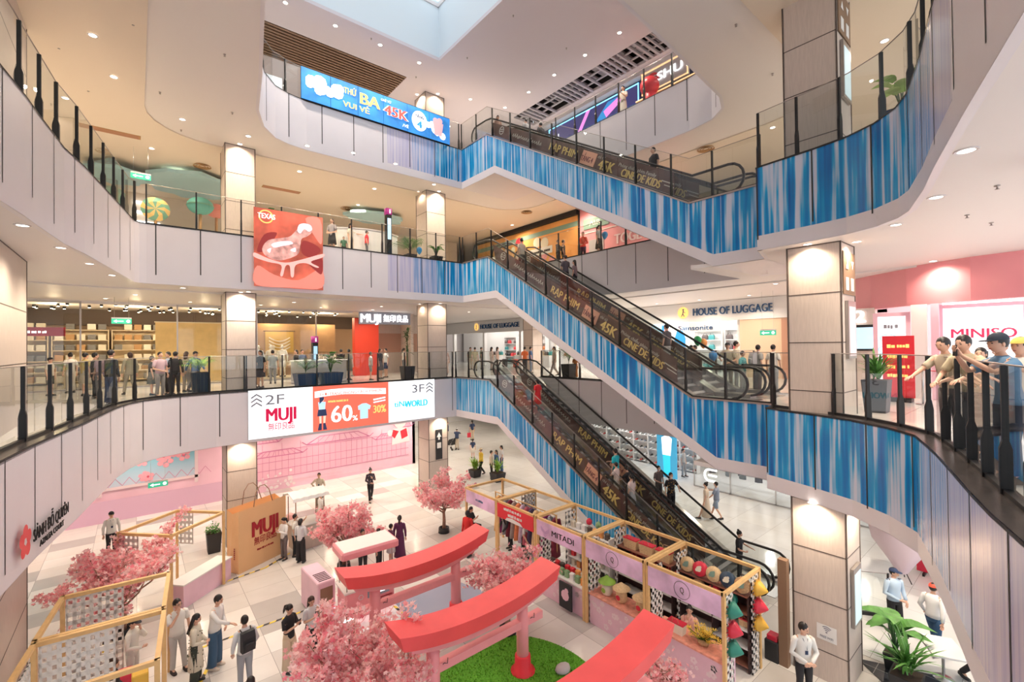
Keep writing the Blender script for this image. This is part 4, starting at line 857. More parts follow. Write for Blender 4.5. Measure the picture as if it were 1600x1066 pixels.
simple('candy_green', (.18, .42, .30)); simple('candy_yellow', (.86, .60, .22)); simple('candy_teal', (.12, .42, .36)); simple('candy_coral', (.80, .28, .22))
candy(243, 327, 24.5, .50, 'candy_green', 'candy_yellow', 'round green and yellow striped lollipop figure behind the third storey glass'); candy(313, 322, 25, .52, 'candy_teal', 'candy_green', 'teal dome-shaped sweet on an orange stick behind the third storey glass', False)
candy(338, 330, 26, .45, 'candy_coral', 'candy_coral', 'coral round sweet figure next to the left column', False)
p = aty(330, 365, 23); q = MB(); q.ball((0, 0, .25), .25, 14, 8); o = q.build('red_ball', 'red'); tag(o, 'red ball among small plants on the third storey', 'ball'); o.location = (p.x, p.y, L3)
t = thing('reception_counter', 'curved white counter behind the third storey glass left of the totem plants', 'counter', (9.1, 22.6, L3)); q = MB(); n = 14; ou = [(-1.55+3.1*k/n, -.35-.55*math.sin(PI*k/n)) for k in range(n+1)]; q.prism(ou+[(x, y+.5) for x, y in reversed(ou)], 0, 1.45); q.build('front_panel', 'lux_white', t)
q = MB(); q.prism([(x*1.03, y-.04) for x, y in ou]+[(x, y+.55) for x, y in reversed(ou)], 1.45, 1.5); q.build('counter_top', 'white_paint', t)
E('scr_purple', (.28, .02, .16), .6)
def totem(px, py, Y, zf, h, label):
    p = aty(px, py, Y); t = thing('information_totem', label, 'totem', (p.x, Y, zf)); MB().box(-.13, .13, -.13, .13, 0, h-.32).build('pole', 'black_metal', t); MB().lathe([(.2, 0), (.2, .32)], (0, 0, h-.32), 4).xform(Matrix.Rotation(PI/4, 4, 'Z')).build('head', 'scr_purple', t)
    MB().box(-.09, .09, -.137, -.13, 1.0, h-.5).build('display', 'scr_lblue', t); word(t, I4, 'i', 0, h-.27, .2, 'sign_white', .03, .05, y=-.215)
totem(607, 400, 21.3, L3, 2.55, 'black information totem with purple head on the third storey'); totem(492, 580, 24.0, L2, 2.35, 'black information totem with purple head on the second storey')
t = thing('reception_counter', 'white round information counter on the second storey behind the blue planters', 'counter', (7.3, 24.4, L2)); MB().lathe([(1.35, 0), (1.35, 1.1), (1.4, 1.1), (1.4, 1.15), (0, 1.15)], n=28, sy=.75).build('body', 'lux_white', t); MB().lathe([(1.36, 0), (1.36, .12)], n=28, sy=.75).build('plinth', 'grey_slat', t)
HX = 21.0
struct('wall_orange_hoarding', MB().box(HX, HX+.15, 18.8, 29.5, L3, 10.05), 'hoard_orange'); struct('wall_pink_hoarding', MB().box(HX, HX+.15, 12.0, 18.8, L3, 10.05), 'hoard_pink'); struct('trim_hoarding_band', MB().box(HX-.02, HX, 18.9, 29.5, 9.1, 9.4), 'sage'); struct('trim_hoarding_top', MB().box(HX-.25, HX, 18.8, 29.5, 9.75, 10.05).box(HX-.03, HX, 18.72, 18.86, L3, 10), 'void_dark')
t = thing('hoarding_print', 'printed balloons and names on the orange hoarding of the third storey', 'mural', (HX-.01, 29, L3), -PI/2); r2 = random.Random(8)
for k in range(26): q = MB(); disc(q, r2.uniform(1.5, 8.5), r2.uniform(1.0, 2.7), r2.uniform(.15, .4), -.012-.0005*k, n=12); q.build('printed_shape', r2.choice(('pale_pink', 'stock_cream', 'stock_cream', 'hoard_pink')), t)
q = MB(); disc(q, 4.6, 2.9, .4, -.03); q.build('balloon_shape', 'red', t); MB().box(5.4, 7.9, -.035, -.03, 1.72, 2.2).build('name_plate', 'lux_white', t); word(t, I4, '~KOREA PLAY UP', 6.65, 1.84, .2, 'void_dark', .01, 2.1, y=-.04)
t = thing('hoarding_print', 'TOGETHER lettering and shop drawing on the pink hoarding of the third storey', 'mural', (HX-.01, 18.7, L3), -PI/2); word(t, I4, 'TOGETHER', 4.3, 1.35, .55, 'pale_pink', .05, 3.4, y=-.02); MB().box(.7, 1.8, -.03, 0, .6, 1.9).build('printed_shape', 'grey_slat', t); MB().box(.3, 2.2, -.035, 0, 2.6, 3.2).build('printed_shape', 'sage', t); word(t, I4, 'AIR', 1.2, 2.75, .28, 'lux_white', .03, .9, y=-.05)
q = MB(); q.box(0, 6.5, -.02, 0, 2.35, 2.4); q.box(0, 6.5, -.02, 0, .9, .94); q.build('printed_lines', 'lux_white', t)
t = thing('hoarding_prop', 'blue play counter before the orange hoarding of the third storey', 'counter', (20.4, 19.8, L3)); MB().bbox(-.3, .3, -.5, .5, 0, .8, .03).build('body', simple('play_blue', (.10, .30, .60)), t); MB().box(-.34, .34, -.54, .54, .8, .86).build('top', 'lux_white', t)
# -------------------------------------------------- fourth storey rear shops
SX = 19.6
mat('night_blue', (.02, .03, .08), .4); E('neon_blue', (.25, .75, 1), 2.2); E('neon_orange', (1, .55, .28), 1.6); E('neon_pink', (.8, .25, .7), 1.2)
struct('wall_fourth_rear', MB().box(SX+.1, SX+.3, 4, 30, L4, LC), 'night_blue'); struct('trim_bulkhead_fourth_rear', MB().box(SX-.3, SX+.1, 9, 24, LC-.30, LC-.0), 'ceiling_top')
def sgn(name, label, pa, pb, X, z0, z1, back, edge):
    a, b = atx(pa[0], pa[1], X), atx(pb[0], pb[1], X); t = thing(name, label, 'sign', (X, a.y, z0), -PI/2); wd = a.y-b.y; h = z1-z0; MB().box(0, wd, 0, .12, 0, h).build('panel', back, t)
    q = MB(); q.box(0, wd, -.03, 0, 0, .05); q.box(0, wd, -.03, 0, h-.05, h); q.box(0, .05, -.03, 0, 0, h); q.box(wd-.05, wd, -.03, 0, 0, h); q.build('neon_outline', edge, t); return t, wd
t, wd = sgn('neon_sign', 'dark purple sign with bright blue neon outline on the fourth storey', (858, 205), (998, 130), SX, 13.9, 14.95, quiet(mat('sign_purple', (.05, .05, .22), emit=.5)), 'neon_blue')
word(t, I4, 'FUN', .4, .15, .38, 'sign_white', .04, .9, y=-.03); bit(t, I4, lambda q: (poly(q, [(2.3, 0), (2.6, 0), (3.3, 1), (3.0, 1)], -.01), poly(q, [(4.4, .1), (5.6, .7), (5.4, .95), (4.2, .5)], -.01)), 'neon_pink', 'graphic_stripe'); bit(t, I4, lambda q: (poly(q, [(3.6, .1), (4.4, .1), (5.2, .9), (4.5, .9)], -.008),), 'scr_blue', 'graphic_stripe')
t, wd = sgn('neon_sign', 'SHUYI sign with round red emblem on the fourth storey', (1003, 130), (1075, 88), SX-.2, 14.05, 15.1, 'grey_slat', 'neon_orange'); word(t, I4, 'SHUYI', 1.85, .35, .4, 'sign_white', .05, 1.9, y=-.04, align='CENTER'); bit(t, I4, lambda q: disc(q, .6, .52, .36, -.03), 'red', 'round_emblem'); q = MB(); [q.box(.35, .85, -.05, -.035, z, z+.05) for z in (.4, .52, .64)]; q.build('emblem_lines', 'grey_slat', t)
t = thing('kiosk_counter', 'glowing tea counter with orange light strips below the SHUYI sign', 'counter', (SX-.9, 10.9, L4)); MB().bbox(-.4, .4, -1.8, 1.8, 0, 1.1, .03).build('body', 'stock_tan', t); q = MB(); [q.box(-.42, -.4, -1.8, 1.8, z, z+.04) for z in (.5, .8, 1.05)]; q.build('light_strips', 'neon_orange', t)
t = thing('inflatable_mascot_ball', 'round red figure behind the glass below the SHUYI sign', 'decoration', (17.7, 11.55, L4)); MB().ball((0, 0, 1.1), (.42, .42, .42), 16, 10).build('head', 'red', t); MB().lathe([(.25, 0), (.34, .3), (.28, .75), (.2, .8)], n=14).build('body', 'red', t)
struct('wall_fourth_back', MB().box(-9, 19.5, 27, 27.2, L4, LC), mat('dark_brown_wall', (.10, .07, .06), .6)); t = thing('wall_screen', 'white glowing panel behind the fourth storey glass near the curved corner', 'screen', (4.2, 23.0, L4+.6)); MB().box(-.2, 1.1, 0, .1, 0, 1.6).build('panel', 'screen_white', t); MB().box(.35, .42, -.02, 0, 0, 1.6).build('frame_bar', 'black_metal', t)
t = thing('barrel_stack', 'grey slatted cladding box at the curved corner of the fourth storey', 'panel', (3.2, 21.6, L4)); q = MB(); [q.box(-.6, .6, 0, .3, .08*k, .08*k+.05) for k in range(26)]; q.build('slats', 'cap_metal', t); MB().box(-.55, .55, .05, .28, 0, 2.1).build('core', 'grey_slat', t)
# -------------------------------------------------- atrium floor: mural and rear shops
MV = 28.3
mat('mural_pink', (.92, .58, .72), .45, noise=.12, nscale=.5); mat('mural_ground', (.78, .50, .68), .3); mat('mural_line', (.66, .22, .42), .5); mat('mural_rose', (.88, .50, .64), .5); mat('mural_white', (.92, .80, .84), .5)
def sky_mat():
    m = bpy.data.materials.new('mural_sky'); m.use_nodes = True; nt = m.node_tree; b = nt.nodes['Principled BSDF']; tc = nt.nodes.new('ShaderNodeTexCoord'); sp = nt.nodes.new('ShaderNodeSeparateXYZ'); nt.links.new(tc.outputs['Object'], sp.inputs[0])
    mr = nt.nodes.new('ShaderNodeMapRange'); mr.inputs[1].default_value = -5.4; mr.inputs[2].default_value = -2.6; nt.links.new(sp.outputs[2], mr.inputs[0]); nt.links.new(ramp_node(nt, mr.outputs[0], [(0, (.86, .62, .78)), (.35, (.55, .68, .84)), (.7, (.22, .55, .72)), (1, (.20, .48, .66))]), b.inputs['Base Color']); b.inputs['Roughness'].default_value = .5; MT['mural_sky'] = m
sky_mat()
struct('wall_mural', MB().box(-9, 14.7, MV, MV+.2, L1, L2-FD-.05), 'mural_pink')
struct('wall_mural_end', MB().box(14.5, 14.7, MV, 44, L1, L2-FD-.05), 'lux_white')
struct('wall_far_shop', MB().box(14.7, 31, 41, 41.2, L1, L2-FD), 'lux_white'); struct('trim_far_shop_band', MB().box(15, 27, 40.9, 41, L1+1.2, L1+2.6), 'scr_grey')
t = thing('wall_mural_print', 'pink line drawing of a palace gate along the back wall of the atrium', 'mural', (0, MV-.01, L1)); 
def roof(q, x, z, w_, h_, n=9):
    q.beam((x-w_/2, -.01, z), (x+w_/2, -.01, z), .01, .05)
    pts = [(x-w_/2-.25, z+.18), (x-w_/2, z), (x-w_*.3, z+h_*.8), (x+w_*.3, z+h_*.8), (x+w_/2, z), (x+w_/2+.25, z+.18)]
    for a, b in zip(pts, pts[1:]): q.beam((a[0], -.01, a[1]), (b[0], -.01, b[1]), .01, .045)
    for k in range(n): xx = x-w_*.3+w_*.6*k/(n-1); q.beam((xx, -.01, z+h_*.8), (x+(xx-x)*1.6, -.01, z), .008, .018)
q = MB()
for x, z, w_, h_ in ((5.4, 2.7, 1.6, .45), (7.0, 2.9, 1.4, .4), (8.6, 3.2, 2.2, .5), (10.6, 3.25, 2.0, .5), (12.6, 2.9, 1.5, .45), (13.9, 2.6, 1.0, .4), (6.2, 1.9, 2.6, .4), (9.6, 2.3, 3.8, .5), (12.9, 2.0, 2.0, .4), (9.6, 3.75, 1.8, .35)): roof(q, x, z, w_, h_)
for k in range(30):
    x = 4.4+.33*k; q.beam((x, -.01, .7), (x, -.01, 2.2 if k % 3 else 2.6), .008, .012)
for z in (.7, 1.15, 1.6, 2.2): q.beam((4.2, -.01, z), (14.2, -.01, z), .008, .025)
q.build('palace_drawing', 'mural_line', t); q = MB()
for x, z, w_ in ((5.4, 2.7, 1.4), (8.6, 3.2, 2.0), (10.6, 3.25, 1.8), (12.6, 2.9, 1.3)): poly(q, [(x-w_/2, z), (x+w_/2, z), (x+w_*.3, z+.36), (x-w_*.3, z+.36)], -.004)
q.box(5.0, 14, -.003, -.002, .7, 2.2); q.build('palace_tint', 'mural_rose', t)
q = MB(); r2 = random.Random(9)
for k in range(60): q.beam((4.2+r2.random()*10, -.006, .1+r2.random()*.6), (4.3+r2.random()*10, -.006, .1+r2.random()*.6), .004, .01) if k < 4 else disc(q, 3.8+r2.random()*3.2, .1+r2.random()*.9, .05+r2.random()*.06, -.008-.0001*k, n=6)
q.build('drawn_flowers', 'mural_white', t)
q = MB(); disc(q, 13.6, 2.95, .42, -.02, 0); disc(q, 13.6, 3.3, .5, -.018, 1, ry=.45); poly(q, [(13.1, 2.55), (14.1, 2.55), (14.3, 1.6), (13.0, 1.5)], -.017, 2); disc(q, 12.9, 2.3, .2, -.019, 2); poly(q, [(13.1, 2.5), (13.5, 2.35), (13.2, 1.9), (13.0, 2.1)], -.023, 1); poly(q, [(13.6, 2.35), (14.05, 2.5), (14.15, 1.95), (13.7, 1.8)], -.023, 1)
disc(q, 13.47, 3.0, .04, -.024, 3); disc(q, 13.74, 3.0, .04, -.024, 3); q.build('drawn_child', ['mural_white', 'red', 'mural_white', 'mural_line'], t)
q = MB(); q.box(5.6-1.35, 5.6-.55, -.03, 0, .4, 3.6); q.build('phone_body', 'pink', t); q = MB(); q.box(4.38, 4.92, -.04, -.03, 1.5, 3.3); q.build('phone_edge', 'mural_line', t); MB().box(4.43, 4.87, -.05, -.04, 1.56, 3.24).build('phone_glass', 'grey_slat', t); MB().box(4.3, 5.0, -.05, -.03, .95, 1.1).build('phone_bar', 'hot_pink', t)
t = thing('wall_mural_print', 'blue sky mural with pink cherry blossoms on the back wall at left', 'mural', (0, MV-.015, 0)); struct_ = MB().box(-5.2, 2.35, -.03, 0, L1+1.55, -2.0); struct_.build('sky_print', 'mural_sky', t)
MB().box(-8.9, 3.6, -.02, 0, L1, L1+1.0).build('ground_print', 'mural_ground', t); q = MB(); [q.box(x, x+.14, -.05, -.03, L1+1.2, -2.05) for x in (-5.3, -1.35, 2.3)]; q.box(-5.3, 2.5, -.05, -.03, L1+1.45, L1+1.58); q.build('print_frame', 'pale_pink', t)
def flower(q, x, z, r, y):
    for k in range(5): a = 2*PI*k/5+x; disc(q, x+.6*r*math.cos(a), z+.6*r*math.sin(a), .36*r, y-.0004*k, 0, 9)
    disc(q, x, z, .22*r, y-.004, 1, 8)
q = MB(); r2 = random.Random(3)
for k in range(22): flower(q, r2.choice((r2.uniform(-1.1, 2.1), r2.uniform(-1.1, 2.1), r2.uniform(-3.2, -1.4))), L1+1.8+2.2*r2.random(), r2.uniform(.18, .36), -.04-.006*(k % 5))
q.build('drawn_blossoms', [simple('blossom_print', (.92, .42, .52)), simple('blossom_core', (.75, .12, .20))], t); q = MB()
for k in range(14): x, z = r2.uniform(-1.5, 2), L1+1.8+1.8*r2.random(); q.beam((x, -.034, z), (x+r2.uniform(-.3, .3), -.034, z+.25), .005, .035)
for k in range(16): q.beam((-5+.5*k, -.034, L1+1.6), (-4.75+.5*k, -.034, L1+1.95), .005, .02); q.beam((-4.75+.5*k, -.034, L1+1.95), (-4.5+.5*k, -.034, L1+1.6), .005, .02)
q.build('drawn_twigs', 'mural_line', t)
# rear shops of the atrium floor
SU = 24.0
struct('wall_rear_shops', MB().box(28, 28.2, 4, 36, L1, L2-FD), 'lux_white'); struct('trim_rear_shop_header', MB().box(SU, SU+.2, 4, 36, L2-FD-.55, L2-FD), 'lux_white')
fr = struct('window_rear_shopfront', MB().box(SU-.03, SU+.03, 4.5, 13.2, L1, L1+.08), 'steel')
for y in (4.6, 6.8, 9.0, 11.2, 13.2): MB().box(SU-.03, SU+.03, y-.03, y+.03, L1, L2-FD-.55).build('mullion', 'steel', fr)
for y0, y1 in ((4.6, 6.8), (6.8, 9.0), (9.0, 11.2), (11.2, 13.2)): MB().add([(SU, y0, L1+.08), (SU, y1, L1+.08), (SU, y1, L2-FD-.55), (SU, y0, L2-FD-.55)], [(0, 1, 2, 3)]).build('pane', 'shop_glass', fr)
a = atx(1110, 743, SU-.1); t = thing('shop_sign', 'large white glowing letter E over the clothes shop window', 'sign', a, -PI/2)
q = MB(); n = 12
for k in range(n): a0, a1 = PI*.5+PI*k/n, PI*.5+PI*(k+1)/n; q.beam((.22*math.cos(a0)-.1, 0, .3*math.sin(a0)), (.22*math.cos(a1)-.1, 0, .3*math.sin(a1)), .06, .085)
for z in (-.3, 0, .3): q.beam((-.12, 0, z), (.35, 0, z), .06, .085)
q.build('letter', 'sign_white', t); MB().box(-.35, .4, .03, .05, -.36, .36).build('backing', 'shop_glass', t)
for k in range(30):
    y = 5.2+.27*k; garment(24.7+.5*(k % 3), y, L1+1.75, rr.choice(((.08, .10, .16), (.25, .30, .36), (.5, .52, .55), (.12, .14, .2), (.7, .7, .7))), 'garment hanging inside the glass-fronted clothes shop', 'garments in the glass-fronted shop', PI*rr.random(), False, 1.0)
for (pxa, pxb), lb in (((1030, 1054), 'blue backlit sports poster with a man in a white shirt'),):
    pass
a, b = atx(1027, 740, SU-.1), atx(1057, 740, SU-.1); t = thing('backlit_poster', 'tall blue backlit poster of a person in a white shirt beside the shoe wall', 'poster', (SU-.1, a.y, L1+.15), -PI/2); wd = a.y-b.y; MB().box(0, wd, 0, .1, 0, 3.2).build('light_panel', E('scr_aqua', (.05, .34, .58), .6), t)
q = MB(); poly(q, [(wd*.3, 1.3), (wd*.72, 1.3), (wd*.8, 2.3), (wd*.55, 2.5), (wd*.25, 2.3)], -.012, 0); poly(q, [(wd*.35, .2), (wd*.7, .2), (wd*.7, 1.3), (wd*.32, 1.3)], -.011, 1); disc(q, wd*.5, 2.68, .17, -.013, 2); q.build('printed_figure', ['screen_white', 'scr_teal', 'scr_skin'], t)
for k in range(8):
    y = 14.8+1.15*k; shelf_unit('white shoe shelving in the sports shop of the atrium floor', 26.4, y, 1.1, 3.2, 8, 'lux_white', .35, -PI/2, 'shoe shelving', L1)
    for i in range(7):
        for j in range(3):
            c = rr.choice(((.8, .8, .8), (.05, .05, .05), (.75, .75, .72), (.5, .06, .05), (.2, .22, .25), (.85, .85, .85))); m = 'shoe_%d' % int(c[0]*100); simple(m, c); key = ('shoe', m)
            if key not in PC: q = MB(); q.loft([[(x, y_*w2, z*h2) for y_, z in ((-1, 0), (1, 0), (1, .8), (.5, 1), (-.5, 1), (-1, .8))] for x, w2, h2 in ((-.14, .035, .10), (-.05, .04, .11), (.05, .045, .07), (.13, .04, .05), (.16, .02, .03))], smooth=False); o = q.build('sports_shoe', m); PC[key] = o
            else: o = PC[key].copy(); COL.objects.link(o)
            tag(o, 'shoe on the white shelving of the sports shop', 'shoe', 'shoes on the shelving'); o.location = (26.3, y-.34+.34*j, L1+.145+i*.435); o.rotation_euler = (0, 0, PI)
for y in (6, 10, 15, 19, 23):
    l = bpy.data.lights.new('rear_shop_light', 'POINT'); l.energy = 90; l.color = (.95, .97, 1); l.shadow_soft_size = .15; lo = bpy.data.objects.new('rear_shop_light', l); COL.objects.link(lo); lo.location = (25.8, y, L2-FD-.7)
# ================================================================ ATRIUM FLOOR
G = L1
# ---- torii gates
def torii(y, label, extra):
    t = thing('torii_gate', label, 'gate', (6.05, y, G)); n = 18
    def sweep(x0, x1, z, h, wd, rise, nm, m, slant=0, par=None):
        rings = []
        for k in range(n+1):
            u = k/n; x = x0+(x1-x0)*u; c = (2*u-1); zz = z+rise*abs(c)**2.2; sh = slant*c
            rings.append([(x, -wd/2, zz), (x, wd/2, zz), (x+sh, wd/2+.03, zz+h), (x+sh, -wd/2-.03, zz+h)])
        return MB().loft(rings, smooth=False).build(nm, m, t if par is None else par)
    sweep(-2.08, 2.08, 1.76, .32, .66, .30, 'top_lintel', 'torii_red', .10)
    sweep(-1.86, 1.86, 1.58, .18, .46, .30, 'under_lintel', 'torii_pink', .05)
    MB().box(-1.75, 1.8, -.09, .09, 1.12, 1.30).build('tie_beam', 'torii_pink', t)
    for x in (-1.27, 1.2):
        MB().lathe([(.15, 0), (.145, 1.0), (.135, 1.72)], (x, 0, 0), 18).build('pillar', 'torii_pink', t)
        MB().lathe([(.30, 0), (.30, .06), (.20, .10), (.19, .42), (.15, .44)], (x, 0, 0), 18).build('pillar_foot', 'red', t)
        q = MB(); q.tube([(x+.17, -.05, 1.22), (x+.2, -.12, 1.3), (x+.28, -.12, 1.26), (x+.3, -.1, 1.36)], .008, 4); q.build('loose_wire', 'black_metal', t)
    return t
torii(11.5, 'farthest of the three red torii gates, next to the pink cart', 0); torii(8.5, 'middle of the three red torii gates, standing at the edge of the lawn', 0); torii(5.35, 'nearest of the three red torii gates, its right end by the stalls', 0)
q = MB(); q.prism([(6.75+1.9*math.cos(a*PI/24), 8.0+2.15*math.sin(a*PI/24)) for a in range(48)], G+.005, G+.04); tag(q.build('artificial_lawn', 'grass'), 'round bright green lawn mat under the middle torii gate', 'lawn')
r2 = random.Random(12); q = MB()
for k in range(5200):
    a, r = r2.uniform(0, 2*PI), math.sqrt(r2.random())*.99; x, y = 6.75+1.9*r*math.cos(a), 8.0+2.15*r*math.sin(a); d = r2.uniform(0, PI); h = r2.uniform(.03, .06); q.add([(x-.012*math.cos(d), y-.012*math.sin(d), G+.04), (x+.012*math.cos(d), y+.012*math.sin(d), G+.04), (x+r2.uniform(-.02, .02), y+r2.uniform(-.02, .02), G+.04+h)], [(0, 1, 2)])
tag(q.build('grass_blades', 'grass'), 'short blades of the green lawn mat', 'grass', kind='stuff')
def rock(x, y, s, label): q = MB(); q.ball((0, 0, s*.3), (s, s*.7, s*.45), 10, 6); q.v = [(a*(1+.15*math.sin(7*b)), b*(1+.12*math.cos(9*a)), max(0, c)) for a, b, c in q.v]; o = q.build('rock', 'grey_slat'); o.location = (x, y, G+.04); tag(o, label, 'rock')
p = atz(880, 1052, G); rock(p.x, p.y, .22, 'pale grey rock at the right rim of the lawn')
struct('floor_blue_mat', MB().prism([(6.2, 13.75), (8.3, 13.4), (8.75, 11.8), (7.2, 10.6), (6.15, 11.9)], G+.002, G+.012), mat('blue_mat', (.34, .38, .50), .25))
# ---- blossom trees
def petal(name, c):
    mat(name, c, .7); nt = MT[name].node_tree; b = nt.nodes['Principled BSDF']; tr = nt.nodes.new('ShaderNodeBsdfTranslucent'); tr.inputs[0].default_value = c + (1,); mx = nt.nodes.new('ShaderNodeMixShader'); mx.inputs[0].default_value = .5
    nt.links.new(b.outputs[0], mx.inputs[1]); nt.links.new(tr.outputs[0], mx.inputs[2]); nt.links.new(mx.outputs[0], nt.nodes['Material Output'].inputs[0])
petal('petal_pink', (.98, .50, .54)); petal('petal_pale', (1.0, .74, .74)); petal('petal_rose', (.95, .30, .38))
def blossom_tree(x, y, R_, h, label, seed, n=2600, squash=.55, zc=None):
    r = random.Random(seed); t = thing('cherry_blossom_tree', label, 'tree', (x, y, G)); q = MB(); hub = Vector((0, 0, h*.42)); tips = []
    q.tube([(0, 0, 0), (.03, .02, h*.2), hub], [.085, .07, .055], 8)
    MB().lathe([(.24, 0), (.22, .22), (.18, .22), (.17, .16), (0, .16)], n=14).build('pot', 'pot_black', t)
    nb = 13
    for k in range(nb):
        a = 2*PI*k/nb+r.uniform(-.2, .2); el = r.uniform(.15, 1.15); L_ = R_*r.uniform(.75, 1.1); st = hub+Vector((0, 0, r.uniform(-.25, .15)))
        end = st+Vector((math.cos(a)*math.cos(el)*L_, math.sin(a)*math.cos(el)*L_, math.sin(el)*L_*.95+.1)); mid = (st+end)/2+Vector((r.uniform(-.1, .1), r.uniform(-.1, .1), -.08*L_)); q.tube([st, mid, end], [.035, .022, .008], 5)
        for j in range(7):
            u = .35+.65*j/6; b = st.lerp(end, u); b2 = b+Vector((r.uniform(-.33, .33), r.uniform(-.33, .33), r.uniform(-.1, .33)))*R_*.75; q.tube([b, (b+b2)/2+Vector((0, 0, -.02)), b2], [.012, .008, .004], 4); tips.append((b, b2))
    q.build('trunk_and_branches', 'bark', t); ms = MB(); vs = []
    for k in range(n):
        b, b2 = r.choice(tips); c = b.lerp(b2, r.uniform(.15, 1.15))+Vector((r.gauss(0, .08), r.gauss(0, .08), r.gauss(0, .07))); s_ = r.uniform(.045, .075)
        nrm = Vector((r.gauss(0, 1), r.gauss(0, 1), r.gauss(.4, 1))).normalized(); u = nrm.orthogonal().normalized(); v = nrm.cross(u); m = r.choices((0, 1, 2), (5, 6, .7))[0]; pts = [c]
        for j in range(10):
            a = 2*PI*j/10; rr_ = s_*(1 if j % 2 == 0 else .55); pts.append(c+(u*math.cos(a)+v*math.sin(a))*rr_+nrm*s_*.35*(1 if j % 2 == 0 else .5))
        ms.add(pts, [(0, j+1, (j+1) % 10+1) for j in range(10)] if s_ > .05 else [(0, j, j+1, j+2) for j in (1, 3, 5, 7)]+[(0, 9, 10, 1)], m)
    o = ms.build('blossom', ['petal_pink', 'petal_pale', 'petal_rose'], t); o['kind'] = 'stuff'; return t
blossom_tree(5.75, 16.6, 1.35, 2.3, 'pink blossom tree between the carts, right of the paper bag group', 1, 4000)
blossom_tree(10.15, 17.0, 1.35, 2.4, 'pink blossom tree at the left end of the stall row', 2, 4000)
blossom_tree(-.3, 16.8, 1.75, 2.3, 'wide pink blossom tree between the two stall frames at left', 3, 5500)
blossom_tree(3.35, 9.35, 1.6, 2.2, 'large pink blossom tree at the bottom, left of the middle torii gate', 4, 5000)
blossom_tree(7.9, 9.9, 1.35, 2.0, 'pink blossom tree on the lawn behind the middle torii gate', 5, 4200)
blossom_tree(9.0, 5.6, .55, 1.0, 'small pink blossom bush by the lilac counter at the bottom', 6, 700)
# ---- open timber stalls
def lattice(par, x0, x1, z0, z1, y, ax='x', m='lattice_white', nm='lattice_panel', t=.02, step=.13):
    """white board pierced with a grid of small slots"""
    q = MB(); nx = max(1, int((x1-x0)/step)); nz = max(1, int((z1-z0)/(step*1.35))); fr_ = .035
    dx, dz = (x1-x0)/nx, (z1-z0)/nz
    for i in range(nx+1): q.box(x0+i*dx-fr_ if i else x0, x0+i*dx+fr_ if i < nx else x1, -t/2, t/2, z0, z1)
    for j in range(nz+1): q.box(x0, x1, -t/2, t/2, z0+j*dz-(.05 if j else 0), z0+j*dz+(.05 if j < nz else 0))
    M_ = Matrix.Translation((0, y, 0)) if ax == 'x' else Matrix.Translation((y, 0, 0)) @ Matrix.Rotation(PI/2, 4, 'Z')
    return q.xform(M_).build(nm, m, par)
def stall_frame(label, x0, x1, y0, y1, h=2.45, cat='stall', name='market_stall', skip=(), rz=0, origin=None, bw=.075):
    t = thing(name, label, cat, origin or ((x0+x1)/2, (y0+y1)/2, G), rz); hx, hy = (x1-x0)/2, (y1-y0)/2
    for sx in (-1, 1):
        for sy in (-1, 1):
            if (sx, sy) not in skip: MB().box(sx*hx-bw/2, sx*hx+bw/2, sy*hy-bw/2, sy*hy+bw/2, 0, h).build('corner_post', 'gold_wood', t)
        MB().box(sx*hx-bw/2, sx*hx+bw/2, -hy, hy, h-bw, h).build('top_rail', 'gold_wood', t)
    for sy in (-1, 1): MB().box(-hx, hx, sy*hy-bw/2, sy*hy+bw/2, h-bw, h+.002).build('top_rail', 'gold_wood', t)
    return t, hx, hy
mat('lilac', (.76, .52, .76), .5, noise=.28, nscale=1.6); mat('lilac_pink', (.84, .56, .68), .5, noise=.06, nscale=2); mat('dark_shelf', (.06, .03, .03), .5); mat('peach_cloth', (.80, .34, .26), .7, noise=.2, nscale=9)
YS = [14.98, 12.98, 10.92, 8.86, 6.81, 4.79]; X0, X1 = 9.95, 11.75
names = ['stall with the red mannequin at the far end of the row, long dresses inside', 'stall with the red sale banner', 'stall with the MITADI sign', 'stall with cone hats on its counter and a lilac Q sign', 'nearest stall of the row with coloured baskets on the top shelf']
ST = []
